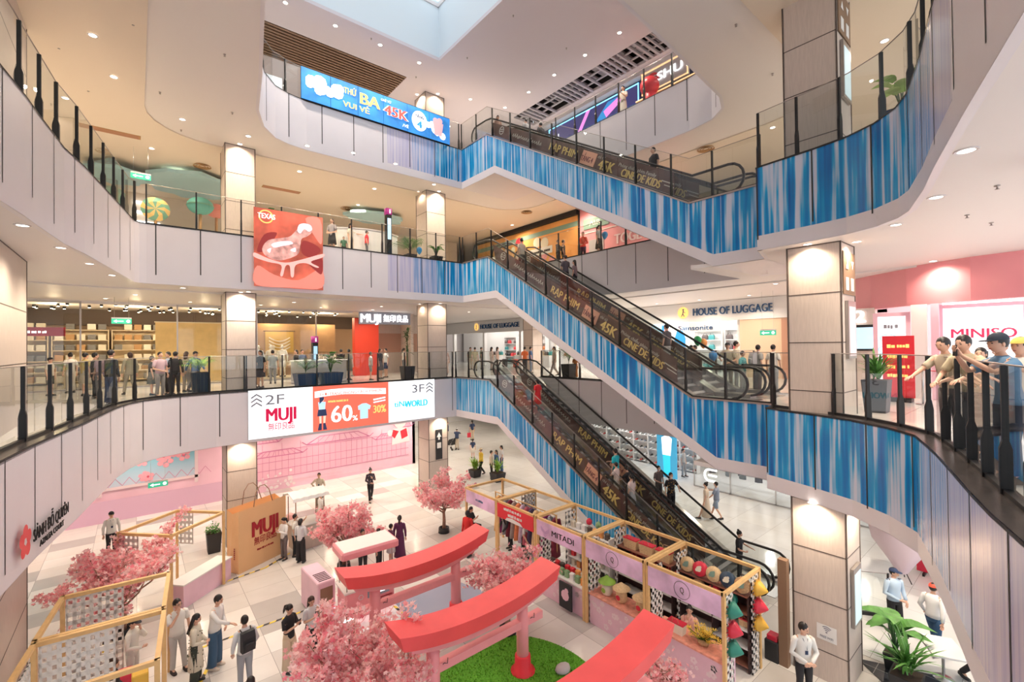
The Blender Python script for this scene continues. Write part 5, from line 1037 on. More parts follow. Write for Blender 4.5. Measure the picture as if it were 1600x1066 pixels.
for i in range(5):
    y1, y0 = YS[i]-.045, YS[i+1]+.045; t, hx, hy = stall_frame(names[i], X0, X1, y0, y1); ST.append(t)
    MF = place((-hx-.045, 0, 0), -PI/2); bd = MB().box(-hy+.04, hy-.04, -.01, .01, 1.90, 2.38)
    bd.xform(MF); sb = bd.build('sign_board', ['lilac', 'red', 'lilac', 'lilac', 'lilac'][i], t)
    if i == 0: word(t, MF, '~Thanh Nhã', 0, 2.1, .09, 'sign_navy', 0, .5)
    if i == 1:
        word(t, MF, '~KHAI TRƯƠNG', -.1, 2.22, .10, 'lux_white', .01, .95); word(t, MF, '~ƯU ĐÃI 50%', .05, 2.05, .11, 'lux_white', .01, .8); bit(t, MF, lambda q: poly(q, [(-.5, 1.9), (.45, 1.9), (.3, 2.0), (-.1, 2.04), (-.4, 2.0)], -.02), 'lux_white', 'white_swash')
    if i == 2:
        word(t, MF, 'MITADI', .2, 2.05, .17, 'void_dark', .015, .92); bit(t, MF, lambda q: (poly(q, [(-.75, 2.25), (-.55, 2.1), (-.55, 2.0), (-.72, 2.1)], -.02), poly(q, [(-.35, 2.25), (-.55, 2.1), (-.55, 2.0), (-.38, 2.1)], -.02), poly(q, [(-.68, 2.05), (-.55, 1.98), (-.42, 2.05), (-.55, 1.93)], -.02)), simple('butterfly', (.60, .38, .66)), 'butterfly_emblem')
    if i >= 3:
        q = MB(); [q.beam((.2*math.cos(a*PI/12), -.02, 2.14+.2*math.sin(a*PI/12)), (.2*math.cos((a+1)*PI/12), -.02, 2.14+.2*math.sin((a+1)*PI/12)), .006, .008) for a in range(24)]; q.xform(MF).build('thin_circle', 'panel_seam', t); word(t, MF, 'Q', 0, 2.07, .14, 'panel_seam', 0, .1)
    # lattice side panels
    if i in (0, 1): lattice(t, hx-.55, hx-.05, 0.02, 2.35, hy-.06 if i else -hy+.06)
    if i >= 2: lattice(t, -hx+.05, -hx+.55, .02, 2.3, hy-.06); lattice(t, hx-.55, hx-.05, .02, 2.3, hy-.06)
    if i == 4: lattice(t, -hx+.05, -hx+.42, .02, 2.35, -hy); lattice(t, hx-.42, hx-.05, .02, 2.35, -hy)
# counters: lilac fronts and cloth tops
for i, lb in ((2, 'pink-fronted counter of the MITADI stall crowded with packets'), (3, 'lilac flowered counter holding the cone hats'), (4, 'lilac flowered counter holding the yellow flowers')):
    y1, y0 = YS[i]-.05, YS[i+1]+.05; t = thing('counter', lb, 'counter', (X0+.12, (y0+y1)/2, G)); hy = (y1-y0)/2-.05
    MB().box(-.06, .50, -hy, hy, 0, .82).build('front_panel', 'lilac_pink', t); MB().box(-.09, .55, -hy-.02, hy+.02, .82, .86).build('counter_top', 'peach_cloth' if i > 2 else 'lux_white', t)
    q = MB(); r3 = random.Random(i)
    for k in range(16):
        cx_, cz_, s_ = r3.uniform(-hy+.1, hy-.1), r3.uniform(.12, .72), r3.uniform(.04, .1)
        for j in range(5): disc(q, cx_+s_*.6*math.cos(2*PI*j/5), cz_+s_*.6*math.sin(2*PI*j/5), s_*.42, -.003-.0004*j, n=7)
    q.xform(place((-.062, 0, 0), -PI/2)).build('flower_print', 'pale_pink', t)
# dark shelving of the two near stalls
for i, lb in ((3, 'dark shelving with red-rimmed baskets in the stall with cone hats'), (4, 'dark shelving with coloured round baskets in the nearest stall')):
    y1, y0 = YS[i]-.1, YS[i+1]+.1; t = thing('shelf_unit', lb, 'shelf', (X1-.25, (y0+y1)/2, G)); hy = (y1-y0)/2-.02
    for k, z in enumerate((.12, .55, .98, 1.38, 1.80)): MB().box(-.2, .2, -hy, hy, z, z+.035).build('shelf_board', 'lux_white' if k in (1, 2) else simple('shelf_brown', (.30, .12, .08)), t)
    MB().box(.18, .2, -hy, hy, 0, 1.8).build('back_panel', 'dark_shelf', t)
    for s_ in (-1, 0, 1): MB().box(-.2, .2, s_*hy-.015, s_*hy+.015, 0, 1.82).build('upright', 'dark_shelf', t)
def basket(x, y, z, m, label, r=.2, dep=.16):
    simple(*m) if isinstance(m, tuple) else None; m = m[0] if isinstance(m, tuple) else m; t = thing('round_basket', label, 'basket', (x, y, z)); q = MB(); q.lathe([(r*.9, 0), (r, .03), (r, dep-.03), (r*.92, dep), (0, dep)], n=18).xform(Matrix.Translation((0, 0, r)) @ Matrix.Rotation(-PI/2+.25, 4, 'Y')).build('body', m, t)
    q = MB(); disc(q, 0, 0, r*.4, 0, n=7); disc(q, r*.2, r*.3, r*.2, -.001, n=6); disc(q, -r*.3, -r*.2, r*.22, -.001, n=6); q.xform(Matrix.Translation((0, 0, r)) @ Matrix.Rotation(.25, 4, 'Y') @ place((-dep-.008, 0, 0), -PI/2)).build('painted_flowers', 'stock_cream' if 'red' in m or 'navy' in m else 'sage', t); MB().tube([(0, -.06, 2*r-.02), (-.02, -.04, 2*r+.08), (-.02, .04, 2*r+.08), (0, .06, 2*r-.02)], .01, 5).build('handle', 'panel_seam', t); return t
simple('straw', (.72, .52, .30), rough=.8, noise=.15, nscale=30); simple('straw_dark', (.55, .34, .18), rough=.8, noise=.2, nscale=30); simple('lacquer_red', (.70, .03, .07), rough=.4); simple('lacquer_navy', (.03, .06, .11), rough=.4); simple('leaf_teal', (.03, .26, .20), rough=.5); simple('ochre', (.78, .46, .06), rough=.5)
for k, (m, lb) in enumerate((('straw', 'round straw basket, leftmost on the top shelf of the nearest stall'), ('lacquer_red', 'round red flowered basket on the top shelf of the nearest stall'), ('straw', 'round straw basket between the red and the navy ones'), ('lacquer_navy', 'round navy basket with white blossoms on the top shelf'), ('straw_dark', 'brown round basket at the right end of the top shelf'))): basket(X1-.28, 6.5-.36*k, G+1.835, m, lb, .185)
for k, (m, lb) in enumerate((('straw_dark', 'brown round basket on the second shelf, below the straw one'), ('lacquer_red', 'red round basket on the second shelf of the nearest stall'), ('leaf_teal', 'green round basket on the second shelf of the nearest stall'))): basket(X1-.28, 6.2-.42*k, G+1.415, m, lb, .16)
def tote(x, y, z, m, label, group=None, s=1.0, rz=-PI/2):
    t = thing('straw_bag', label, 'bag', (x, y, z), rz, group); a, b, c = .2*s, .1*s, .26*s
    MB().loft([[(-a, -b, 0), (a, -b, 0), (a, b, 0), (-a, b, 0)], [(-a*1.15, -b*1.1, c), (a*1.15, -b*1.1, c), (a*1.15, b*1.1, c), (-a*1.15, b*1.1, c)]], smooth=False).build('body', m, t); MB().box(-a*1.17, a*1.17, -b*1.12, b*1.12, c, c+.03).build('red_rim', 'lacquer_red', t)
    for sy in (-1, 1): MB().tube([(-a*.5, sy*b, c), (-a*.4, sy*b, c+.14*s), (a*.4, sy*b, c+.14*s), (a*.5, sy*b, c)], .008, 4).build('handle', 'straw_dark', t)
    return t
for k in range(3): tote(X1-.27, 8.35-.55*k, G+1.835, 'straw', ['red-rimmed straw bag at the left end of the top shelf', 'red-rimmed straw bag with dark print, middle of the top shelf', 'wide red-rimmed straw bag at the right of the top shelf'][k], None, 1.0)
for k in range(3): tote(X1-.27, 8.2-.6*k, G+1.415, 'straw_dark', 'straw bag on the second shelf of the stall with cone hats', 'straw bags on the second shelf', .85)
for k in range(4): tote(X1-.27, 8.3-.45*k, G+1.015, 'straw', 'small straw bag on the white middle shelf of the stall with cone hats', 'small straw bags on the middle shelf', .6)
for k in range(4): tote(X1-.27, 6.4-.45*k, G+1.015, 'straw', 'small straw bag on the white middle shelf of the nearest stall', 'small bags on the middle shelf of the nearest stall', .6)
def cone_hat(x, y, z, m, label, r=.22, h=.15, rot=None, group=None):
    q = MB(); q.lathe([(r, 0), (r*.98, .012), (r*.5, h*.55), (r*.12, h*.95), (0, h)], n=20); q.tube([(r*math.cos(a*PI/10), r*math.sin(a*PI/10), .004) for a in range(21)], .008, 4)
    o = q.build('cone_hat', m); o.location = (x, y, z); o.rotation_euler = rot or (0, 0, 0); tag(o, label, 'hat', group); return o
for k, (yy, m, lb) in enumerate(((8.35, 'leaf_light', 'yellow-green cone hat on a stand at the left of the counter'), (7.85, 'straw', 'plain straw cone hat on the lilac counter'), (7.2, 'straw', 'straw cone hat with red spot on the lilac counter'))):
    o = cone_hat(X0+.35, yy, G+1.22, m, lb, .24, .17); t = thing('woven_vase', lb.replace('cone hat', 'woven basket under the cone hat'), 'basket', (X0+.35, yy, G+.86)); MB().lathe([(.11, 0), (.16, .08), (.15, .22), (.1, .34), (0, .36)], n=16).build('body', 'straw' if k else 'stock_cream', t); q = MB(); disc(q, 0, .16, .07, 0); q.xform(place((-.165, 0, 0), -PI/2)).build('red_spot', 'lacquer_red' if k else 'leaf_light', t)
# leaf-shaped fans hung on the end panels of the nearest stall
def leaf_fan(x, y, z, m, label):
    q = MB(); q.lathe([(.19, 0), (.17, .06), (.09, .16), (.02, .24), (0, .25)], n=14); 
    for k in range(14): a = 2*PI*k/14; q.add([(.19*math.cos(a-.12), .19*math.sin(a-.12), 0), (.19*math.cos(a+.12), .19*math.sin(a+.12), 0), (.25*math.cos(a), .25*math.sin(a), -.02)], [(0, 1, 2), (2, 1, 0)])
    q.xform(Matrix.Rotation(PI/2, 4, 'X')); o = q.build('leaf_hat', m); o.location = (x, y, z); tag(o, label, 'hat')
yE = YS[5]-.02
for k, (m, nm) in enumerate((('leaf_teal', 'topmost green'), ('lacquer_red', 'middle red'), ('leaf_teal', 'lowest green'))): leaf_fan(X0+.23, yE, G+2.02-.42*k, m, nm+' leaf hat on the front lattice of the nearest stall')
for k, (m, nm) in enumerate((('ochre', 'topmost ochre'), ('lacquer_red', 'middle red'), ('ochre', 'lowest ochre'))): leaf_fan(X1-.24, yE, G+2.05-.42*k, m, nm+' leaf hat on the rear lattice of the nearest stall')
# flower arrangement, packets, phone and register on counters
t = thing('flower_arrangement', 'yellow lily arrangement on the peach cloth of the nearest counter', 'flowers', (X0+.35, 5.5, G+.86)); r3 = random.Random(6); MB().lathe([(.12, 0), (.15, .1), (0, .1)], n=12).build('bowl', 'straw_dark', t); q = MB(); q2 = MB()
for k in range(70):
    a, r, z = r3.uniform(0, 2*PI), r3.uniform(.02, .3), r3.uniform(.12, .34); c = Vector((r*math.cos(a)*.8, r*math.sin(a)*1.25, z)); 
    for j in range(5): b = 2*PI*j/5; q.add([c, c+Vector((.05*math.cos(b-.3), .05*math.sin(b-.3), .03)), c+Vector((.07*math.cos(b), .07*math.sin(b), .035)), c+Vector((.05*math.cos(b+.3), .05*math.sin(b+.3), .03))], [(0, 1, 2, 3)])
    q2.tube([(0, 0, .08), c*.6+Vector((0, 0, .03)), c+Vector((.03, .03, -.03))], .006, 3)
q.build('petals', simple('petal_yellow', (.88, .62, .08), rough=.6), t); q2.build('stems_and_leaves', 'leaf', t)
t = thing('cash_register', 'black payment terminal on the counter beside the seated vendor', 'terminal', (X0+.3, 6.95, G+.86), -PI/2); MB().box(-.14, .14, -.1, .1, 0, .1).build('base', 'pot_black', t); MB().box(-.12, .12, -.02, .02, .1, .32).xform(Matrix.Rotation(-.3, 4, 'X')).build('display', 'black_metal', t)
tote(X0+.3, 6.15, G+.86, 'stock_cream', 'white and red patterned bag on the counter by the vendor', None, .9)
pk = [('pk_green', (.25, .42, .22)), ('pk_orange', (.82, .35, .10)), ('stock_cream', None), ('red', None), ('pk_dark', (.10, .08, .07)), ('lux_white', None)]
for nm, c in pk:
    if c: simple(nm, c, rough=.5)
r3 = random.Random(14)
t = thing('shelf_unit', 'white stepped rack of packets at the back of the MITADI stall', 'shelf', (X1-.35, 9.9, G)); [MB().box(-.15+.0*k, .25, -.85, .85, .5+.32*k, .53+.32*k).build('shelf_board', 'lux_white', t) for k in range(5)]; [MB().box(-.15, .25, s_*.87-.015, s_*.87+.015, 0, 1.9).build('upright', 'lux_white', t) for s_ in (-1, 1)]
for k in range(5):
    for j in range(7): stock(PC, 'packet', X1-.35, 9.2+.24*j, G+.53+.32*k, r3.choice(pk)[0], (.16, .12, .2), 'small food packet on the white rack of the MITADI stall', 'packets on the white rack', 'packet', -PI/2)
for k in range(2):
    for j in range(8): stock(PC, 'packet', X0+.2+.26*k, 9.1+.22*j, G+.86, r3.choice(pk)[0], (.16, .12, .2), 'small food packet on the counter of the MITADI stall', 'packets on the MITADI counter', 'packet', -PI/2)
t = thing('picture_board', 'black framed flower picture leaning at the MITADI counter', 'picture', (X0-.12, 9.55, G+.1), -PI/2); MB().box(-.25, .25, 0, .05, 0, .75).build('frame', 'pot_black', t); bit(t, I4, lambda q: (disc(q, 0, .4, .16, -.004, n=9), disc(q, .06, .55, .08, -.005, n=7)), 'pink', 'printed_flowers')
# racks of long dresses in the two far stalls
dc = [(.85, .50, .18), (.32, .04, .18), (.35, .36, .40), (.20, .02, .05), (.38, .33, .32), (.85, .28, .12), (.66, .52, .70), (.62, .14, .2), (.08, .06, .14), (.82, .62, .36)]
t = thing('clothes_rail', 'wooden dress rail in the far stalls of the row', 'rack', (X1-.55, 12.95, G)); MB().tube([(0, -1.7, 2.06), (0, 1.75, 2.06)], .02, 6).build('bar', 'gold_wood', t); [MB().box(-.02, .02, s_-.02, s_+.02, 0, 2.08).build('leg', 'gold_wood', t) for s_ in (-1.7, 1.75)]
for k in range(14): garment(X1-.55, 14.5-.245*k, G+1.95, dc[k % 10], 'long dress in %s on the wooden rail of the far stalls' % ['orange', 'plum', 'grey', 'dark red', 'taupe', 'coral', 'lilac', 'rose', 'midnight blue', 'sand'][k % 10], 'long dresses on the wooden rail', 0, True, 1.35)
def tassel_bag(x, y, z, m, lb): q = MB(); q.lathe([(.0, 0), (.09, .05), (.1, .15), (.05, .22), (.02, .24)], n=10); o = q.build('hanging_pouch', m); o.location = (x, y, z); tag(o, lb, 'bag')
for k, (m, lb) in enumerate((('lacquer_red', 'dark red pouch hanging at the back of the MITADI stall'), ('pk_green', 'green pouch hanging at the back of the MITADI stall'))): tassel_bag(X1-.05, 10.2-.4*k, G+1.9, m, lb)
# ---- left stall frames
def quadstall(label, P4, h=2.45, lat=()):
    t = thing('market_stall', label, 'stall', (P4[0][0], P4[0][1], G)); o = Vector((P4[0][0], P4[0][1], 0)); L_ = [Vector((p[0], p[1], 0))-o for p in P4]
    for p in L_: MB().box(p.x-.04, p.x+.04, p.y-.04, p.y+.04, 0, h).build('corner_post', 'gold_wood', t)
    for a, b in zip(L_, L_[1:]+L_[:1]): MB().beam((a.x, a.y, h-.04), (b.x, b.y, h-.04), .08, .08).build('top_rail', 'gold_wood', t)
    for i, u0, u1, z0, z1 in lat:
        a, b = L_[i], L_[(i+1) % 4]; p, q_ = a.lerp(b, u0), a.lerp(b, u1); mb_ = MB(); n_ = (q_-p).length; ang_ = math.atan2(q_.y-p.y, q_.x-p.x); e = bpy.data.objects.new('x', None); bpy.data.objects.remove(e)
        lp = lattice(t, 0, n_, z0, z1, 0); lp.location = p; lp.rotation_euler = (0, 0, ang_)
    return t
quadstall('open timber frame stall left of the paper bag', [(1.08, 19.5), (2.28, 18.22), (.80, 17.0), (-.42, 18.3)], lat=[(0, 0, .35, 1.3, 2.4), (2, .62, .98, 1.5, 2.4)])
quadstall('timber frame stall at left with a pierced white panel, behind the vendor', [(-1.28, 14.4), (.62, 14.2), (.45, 12.35), (-1.5, 12.55)], lat=[(0, .03, .55, .3, 2.36)])
quadstall('timber frame stall at the lower left with white pierced panels', [(-1.5, 12.45), (.45, 12.25), (.28, 10.35), (-1.72, 10.5)], lat=[(0, .04, .6, .1, 2.36), (3, .1, .9, .1, 2.2)])
t = thing('counter', 'long counter with white top and pink flowered front beside the paper bag', 'counter', (1.65, 18.1, G), math.atan2(1.1, 1.24)); MB().box(-.95, .95, -.26, .26, 0, .7).build('front_panel', 'lilac_pink', t); MB().box(-.98, .98, -.29, .29, .7, .74).build('counter_top', 'lux_white', t)
t = thing('hat_display', 'stack of yellow boxes held up in the stall at left', 'box stack', (.05, 11.6, G)); MB().box(-.2, .2, -.2, .2, 0, .95).build('plinth', 'lux_white', t); [MB().bbox(-.13, .13, -.1, .1, .95+.24*k, 1.17+.24*k, .02).build('yellow_box', 'ochre', t) for k in range(3)]
q = MB(); q.loft([[(a*r_, b*r_*.7, z) for a, b in [(math.cos(k*PI/6), math.sin(k*PI/6)) for k in range(12)]] for r_, z in ((.4, 0), (.36, .35), (.25, .7), (.3, .9), (.1, .95))]); o = q.build('red_armchair_cover', 'lacquer_red'); o.location = (-.25, 13.2, G); tag(o, 'red cloth-covered stool behind the vendor in white', 'stool')
# ---- giant paper bag
a, b = Vector((2.78, 18.62, 0)), Vector((4.52, 19.5, 0)); ang = math.atan2(b.y-a.y, b.x-a.x); wd = (b-a).length
t = thing('giant_paper_bag', 'giant kraft shopping bag with red MUJI lettering in front of the mural', 'paper bag', (a.x, a.y, G), ang); hB = 2.2; dp = .62
q = MB(); q.add([(0, 0, 0), (wd, 0, 0), (wd, dp, 0), (0, dp, 0), (0, 0, hB), (wd, 0, hB), (wd, dp, hB), (0, dp, hB), (-.06, dp*.55, .5), (0.0, dp*.5, hB-.12), (wd, dp*.5, hB-.12)], [(3, 2, 1, 0), (0, 1, 5, 4), (2, 3, 7, 6), (0, 4, 9, 8), (3, 8, 9, 7), (0, 8, 3), (1, 2, 6, 10, 5)]); q.box(.03, wd-.03, .03, dp-.03, hB-.5, hB-.45); q.build('bag_body', 'kraft', t)
for y in (0, dp): MB().tube([(wd*.30, y, hB-.02), (wd*.36, y+.05, hB+.45), (wd*.45, y+.06, hB+.66), (wd*.55, y+.06, hB+.66), (wd*.64, y+.05, hB+.45), (wd*.70, y, hB-.02)], .016, 6).build('handle', 'bark', t)
word(t, I4, 'MUJI', wd*.54, 1.10, .56, 'muji_red', .04, 1.05, y=-.012); word(t, I4, '無印良品', wd*.54, .80, .22, 'muji_red', .0, .92, y=-.012); word(t, I4, '~LET’S MEET HERE', wd*.54, .55, .07, 'muji_red', 0, .7, y=-.012)
bit(t, Matrix.Translation((-.03, dp*.3, 0)) @ Matrix.Rotation(-PI/2, 4, 'Z'), lambda q: [q.box(-.02+.01*(k % 2), .03, -.012, -.006, .5+.07*k, .545+.07*k) for k in range(6)], 'muji_red', 'side_text')
# ---- white stall with canopy behind, pink cart, cabinet
def cart(label, x, y, rz, body, roof, L_=1.45, W=.8, h=2.15, wheels=True, name='vending_cart', flat=True):
    t = thing(name, label, 'cart', (x, y, G), rz)
    MB().bbox(-L_/2, L_/2, -W/2, W/2, .32, .95, .04).build('body', body, t); MB().box(-L_/2-.04, L_/2+.04, -W/2-.04, W/2+.04, .95, .99).build('worktop', 'lux_white', t)
    for sx in (-1, 1):
        for sy in (-1, 1): MB().tube([(sx*(L_/2-.05), sy*(W/2-.05), .99), (sx*(L_/2-.05), sy*(W/2-.05), h-.2)], .018, 6).build('canopy_post', 'cap_metal' if flat else 'brown_slat', t)
    q = MB()
    if flat: q.bbox(-L_/2-.12, L_/2+.12, -W/2-.1, W/2+.1, h-.2, h, .05); q.build('canopy', roof, t); MB().box(-L_/2-.05, L_/2+.05, -W/2-.04, W/2+.04, h-.001, h+.01).build('canopy_top', 'lux_white', t)
    else:
        n = 10; rings = [[(-L_/2-.1+(L_+.2)*k/n, yy, z+(.03 if k % 2 else 0)*(1 if abs(yy) > .3 else 0)) for yy, z in ((-W/2-.15, h-.22), (-W/2-.1, h-.1), (0, h+.05), (W/2+.1, h-.1), (W/2+.15, h-.22), (W/2+.08, h-.12), (0, h+.02), (-W/2-.08, h-.12))] for k in range(n+1)]; q.loft(rings, smooth=False).build('canopy', roof, t)
    if wheels:
        for sx in (-.42, .42):
            for sy in (-1, 1):
                yy = sy*(W/2+.04); q = MB(); q.tube([(sx+.26*math.cos(a*PI/10), yy, .28+.26*math.sin(a*PI/10)) for a in range(21)], .016, 5); [q.beam((sx, yy, .28), (sx+.26*math.cos(a*PI/4), yy, .28+.26*math.sin(a*PI/4)), .014, .014) for a in range(8)]; q.ball((sx, yy, .28), .04, 8, 5); q.build('wheel', 'petal_pale', t)
        for sy in (-1, 1): MB().box(-L_/2-.1, L_/2+.1, sy*(W/2)-.02, sy*(W/2)+.02, .2, .25).build('light_edge', 'lamp_white', t)
    else: MB().box(-L_/2+.05, L_/2-.05, -W/2+.05, W/2-.05, 0, .32).build('plinth', body, t)
    return t
t = cart('pink vending cart with white flat canopy and spoked wheels behind the farthest gate', 5.3, 13.4, -.04, 'torii_pink', 'torii_pink'); MB().box(-.1, .55, -.43, -.405, .66, .88).build('display_window', 'scr_grey', t); MB().box(.0, .45, -.44, -.43, .74, .80).build('window_light', 'lamp_white', t)
q = MB(); [q.beam((-.3+.07*math.cos(a*PI/3), -.42, .75+.07*math.sin(a*PI/3)), (-.3+.07*math.cos((a+1)*PI/3), -.42, .75+.07*math.sin((a+1)*PI/3)), .01, .014) for a in range(6)]; q.build('outline_emblem', 'lux_white', t); q = MB(); [q.box(.25, .65, -.42, -.405, .40+.05*k, .42+.05*k) for k in range(4)]; q.build('vent_slots', 'muji_red', t)
cart('white stall with scalloped canopy behind the first blossom tree', 5.3, 19.6, .1, 'panel_wood', 'lux_white', 1.2, .9, 2.2, False, 'canopy_stall', False)
t = thing('cooler_cabinet', 'lilac cabinet with slotted top beside the pink cart', 'cabinet', (4.25, 14.55, G), PI/2+.05); MB().bbox(-.72, .72, -.26, .26, .04, 1.12, .03).build('body', 'lilac_pink', t); q = MB(); [q.box(-.62+.1*k, -.57+.1*k, -.18, .18, 1.12, 1.125) for k in range(6)]; q.build('vent_slots', 'void_dark', t); q = MB(); q.box(-.5, .2, -.27, -.262, .3, .9); q.build('side_label', 'lilac', t); MB().box(-.73, -.722, -.18, .18, .35, .95).build('display_window', 'brown_slat', t)
t = thing('folding_table', 'small white-topped table with stools on the white floor at the lower right', 'table', (14.6, 1.9, G), .5); MB().bbox(-.45, .45, -.35, .35, .72, .76, .01).build('tabletop', 'lux_white', t); MB().lathe([(.2, 0), (.2, .02), (.03, .04), (.03, .72)], n=12).build('pedestal', 'steel', t)
# hazard tape
def tape(pts, label):
    q = MB()
    for (a, b) in zip(pts, pts[1:]):
        a, b = Vector((a[0], a[1], 0)), Vector((b[0], b[1], 0)); d = (b-a); n = max(1, int(d.length/.16)); u = d.normalized(); v = Vector((-u.y, u.x, 0))*.04
        for k in range(n):
            p, r_ = a+d*k/n, a+d*(k+1)/n; m_ = k % 2; q.add([(p.x-v.x-u.x*.03, p.y-v.y-u.y*.03, G+.006), (r_.x-v.x-u.x*.03, r_.y-v.y-u.y*.03, G+.006), (r_.x+v.x+u.x*.03, r_.y+v.y+u.y*.03, G+.006), (p.x+v.x+u.x*.03, p.y+v.y+u.y*.03, G+.006)], [(0, 1, 2, 3)], m_)
    o = q.build('hazard_tape', ['tape_yellow', 'pot_black']); tag(o, label, 'floor tape')
tape([(2.4, 18.35), (3.6, 18.55), (4.6, 19.25)], 'yellow black hazard tape at the foot of the giant paper bag'); tape([(1.3, 14.75), (4.3, 14.75)], 'yellow black hazard tape across the open floor behind the backpack wearer'); tape([(-.66, 17.6), (-.7, 15.0)], 'yellow black hazard tape beside the left stall frames'); tape([(6.1, 13.2), (6.15, 11.3)], 'yellow black hazard tape along the blue mat')
tape([(.9, 12.6), (1.4, 13.8)], 'short hazard tape by the three people in conversation')
# wifi notice, screens and arrows on the columns
t = thing('wall_notice', 'white wifi notice on the broad right column of the atrium', 'sign', (12.44, 3.62, G+.95), -PI/2); MB().box(-.2, .2, -.008, 0, 0, .36).build('card', 'lux_white', t); q = MB()
for r_ in (.05, .09, .13): [q.beam((r_*math.cos(a), -.012, .2+r_*math.sin(a)), (r_*math.cos(a+.2), -.012, .2+r_*math.sin(a+.2)), .005, .02) for a in (.8, 1.0, 1.2, 1.4, 1.6, 1.8, 2.0)]
disc(q, 0, .2, .02, -.012); q.build('wifi_symbol', 'scr_grey', t); word(t, I4, 'FREE WIFI', 0, .06, .05, 'scr_grey', 0, .26, y=-.012)
for z0, s in ((G, 'atrium floor'), (L2, 'second storey'), (L3, 'third storey')):
    t = thing('column_screen', 'upright black framed screen on the narrow side of the broad right column, %s' % s, 'screen', (12.98, 3.19, z0+1.35)); MB().box(-.30, .30, -.06, 0, 0, 1.35).build('frame', 'cap_metal', t); MB().box(-.24, .24, -.066, -.06, .07, 1.22).build('display', 'screen_grey' if z0 != L2 else 'pale_pink', t)
    if z0 > G:
        t = thing('column_sign', 'grey direction sign with arrows at the top of the broad right column, %s' % s, 'sign', (12.98, 3.19, z0+2.85)); MB().box(-.45, .45, -.02, 0, 0, 1.0).build('panel', 'brown_slat', t); bit(t, I4, lambda q: (q.box(-.3, -.1, -.03, -.02, .1, .4), q.box(.1, .3, -.03, -.02, .1, .4), poly(q, [(-.3, .6), (-.2, .8), (-.1, .6)], -.03), poly(q, [(.1, .8), (.2, .6), (.3, .8)], -.03)), 'lux_white', 'pictograms')
t = thing('column_sign', 'black vertical sign with up arrow on the column at the escalators, atrium floor', 'sign', (12.55, 21.44, G+1.9)); MB().box(-.2, .2, -.02, 0, 0, 1.6).build('panel', 'pot_black', t); bit(t, I4, lambda q: (poly(q, [(-.14, 1.2), (0, 1.45), (.14, 1.2), (.05, 1.2), (.05, 1.05), (-.05, 1.05), (-.05, 1.2)], -.024), q.box(-.12, .12, -.026, -.02, .6, .9)), 'lux_white', 'pictograms')
# glass barrier panels near the right column and bouquet stand
for (x0, y0), (x1, y1), lb in (((16.2, 3.93), (16.55, 3.4), 'dark framed glass barrier panel between the column and the guard'),):
    t = thing('glass_barrier', lb, 'barrier', (15.9, 4.35, G)); v = Vector((.75, -1.05, 0)); MB().add([(0, 0, .1), tuple(v+Vector((0, 0, .1))), tuple(v+Vector((0, 0, 1.25))), (0, 0, 1.25)], [(0, 1, 2, 3)]).build('glass_panel', 'rail_glass', t); MB().beam((0, 0, .06), tuple(v+Vector((0, 0, .06))), .06, .12).build('base_channel', 'black_metal', t); MB().beam(tuple(v), tuple(v+Vector((0, 0, 1.27))), .05, .05).build('end_post', 'black_metal', t); MB().beam((0, 0, 1.26), tuple(v+Vector((0, 0, 1.26))), .02, .02).build('top_edge_trim', 'cap_metal', t)
p = atz(1410, 893, G); t = thing('bouquet_stand', 'pink wrapped bouquet with white and rose flowers at the far right of the atrium', 'flowers', (19.6, 3.5, G)); q = MB(); r3 = random.Random(5)
rings = [[(r_*math.cos(k*PI/8)*(1+.15*(k % 2)), r_*math.sin(k*PI/8)*(1+.15*(k % 2)), z) for k in range(16)] for r_, z in ((.12, .25), (.35, .7), (.7, 1.3), (.78, 1.75))]; q.loft(rings, cap=False); q.build('wrapping_paper', 'pale_pink', t); [MB().tube([(0, 0, .5), (.3*math.cos(a), .3*math.sin(a), 0)], .015, 5).build('stand_leg', 'black_metal', t) for a in (0, 2.1, 4.2)]
q = MB(); [q.ball((r3.uniform(-.4, .4), r3.uniform(-.4, .4), r3.uniform(1.35, 1.75)), r3.uniform(.05, .1), 7, 5, r3.randrange(3)) for _ in range(40)]; q.build('flowers', ['petal_pale', 'petal_rose', 'leaf'], t)
t = thing('red_display_stand', 'red board with photographs beside the bouquet at the far right', 'sign', (20.6, 2.5, G), -PI/2); MB().box(-.8, .8, 0, .06, .1, 1.9).build('board', 'lacquer_red', t); MB().box(-.4, .4, -.01, 0, .9, 1.4).build('photograph', 'petal_pale', t); [MB().box(s_-.03, s_+.03, -.2, .26, 0, .1).build('foot', 'black_metal', t) for s_ in (-.6, .6)]
struct('wall_right_shop', MB().box(22.6, 22.8, -5, 3.9, G, L2-FD), 'lux_white'); struct('door_1', MB().box(22.5, 22.6, 2.4, 3.6, G, G+2.6), 'grey_slat')
for k, (x, y) in enumerate(((11.45, 4.7), (11.9, 4.95))): pass
t = thing('waste_bin', 'black bin with red lid parts behind the broad right column', 'bin', (12.35, 4.75, G)); MB().bbox(-.16, .16, -.16, .16, 0, .5, .02).build('body', 'pot_black', t); MB().bbox(-.12, .12, -.12, .12, .5, .62, .02).build('red_lid', 'lacquer_red', t)
t = thing('edge_guard', 'brown vertical trim panel at the left side of the broad right column', 'panel', (12.3, 4.48, G)); MB().box(-.08, .1, -.1, .1, 0, 2.6).build('panel', 'brown_slat', t)
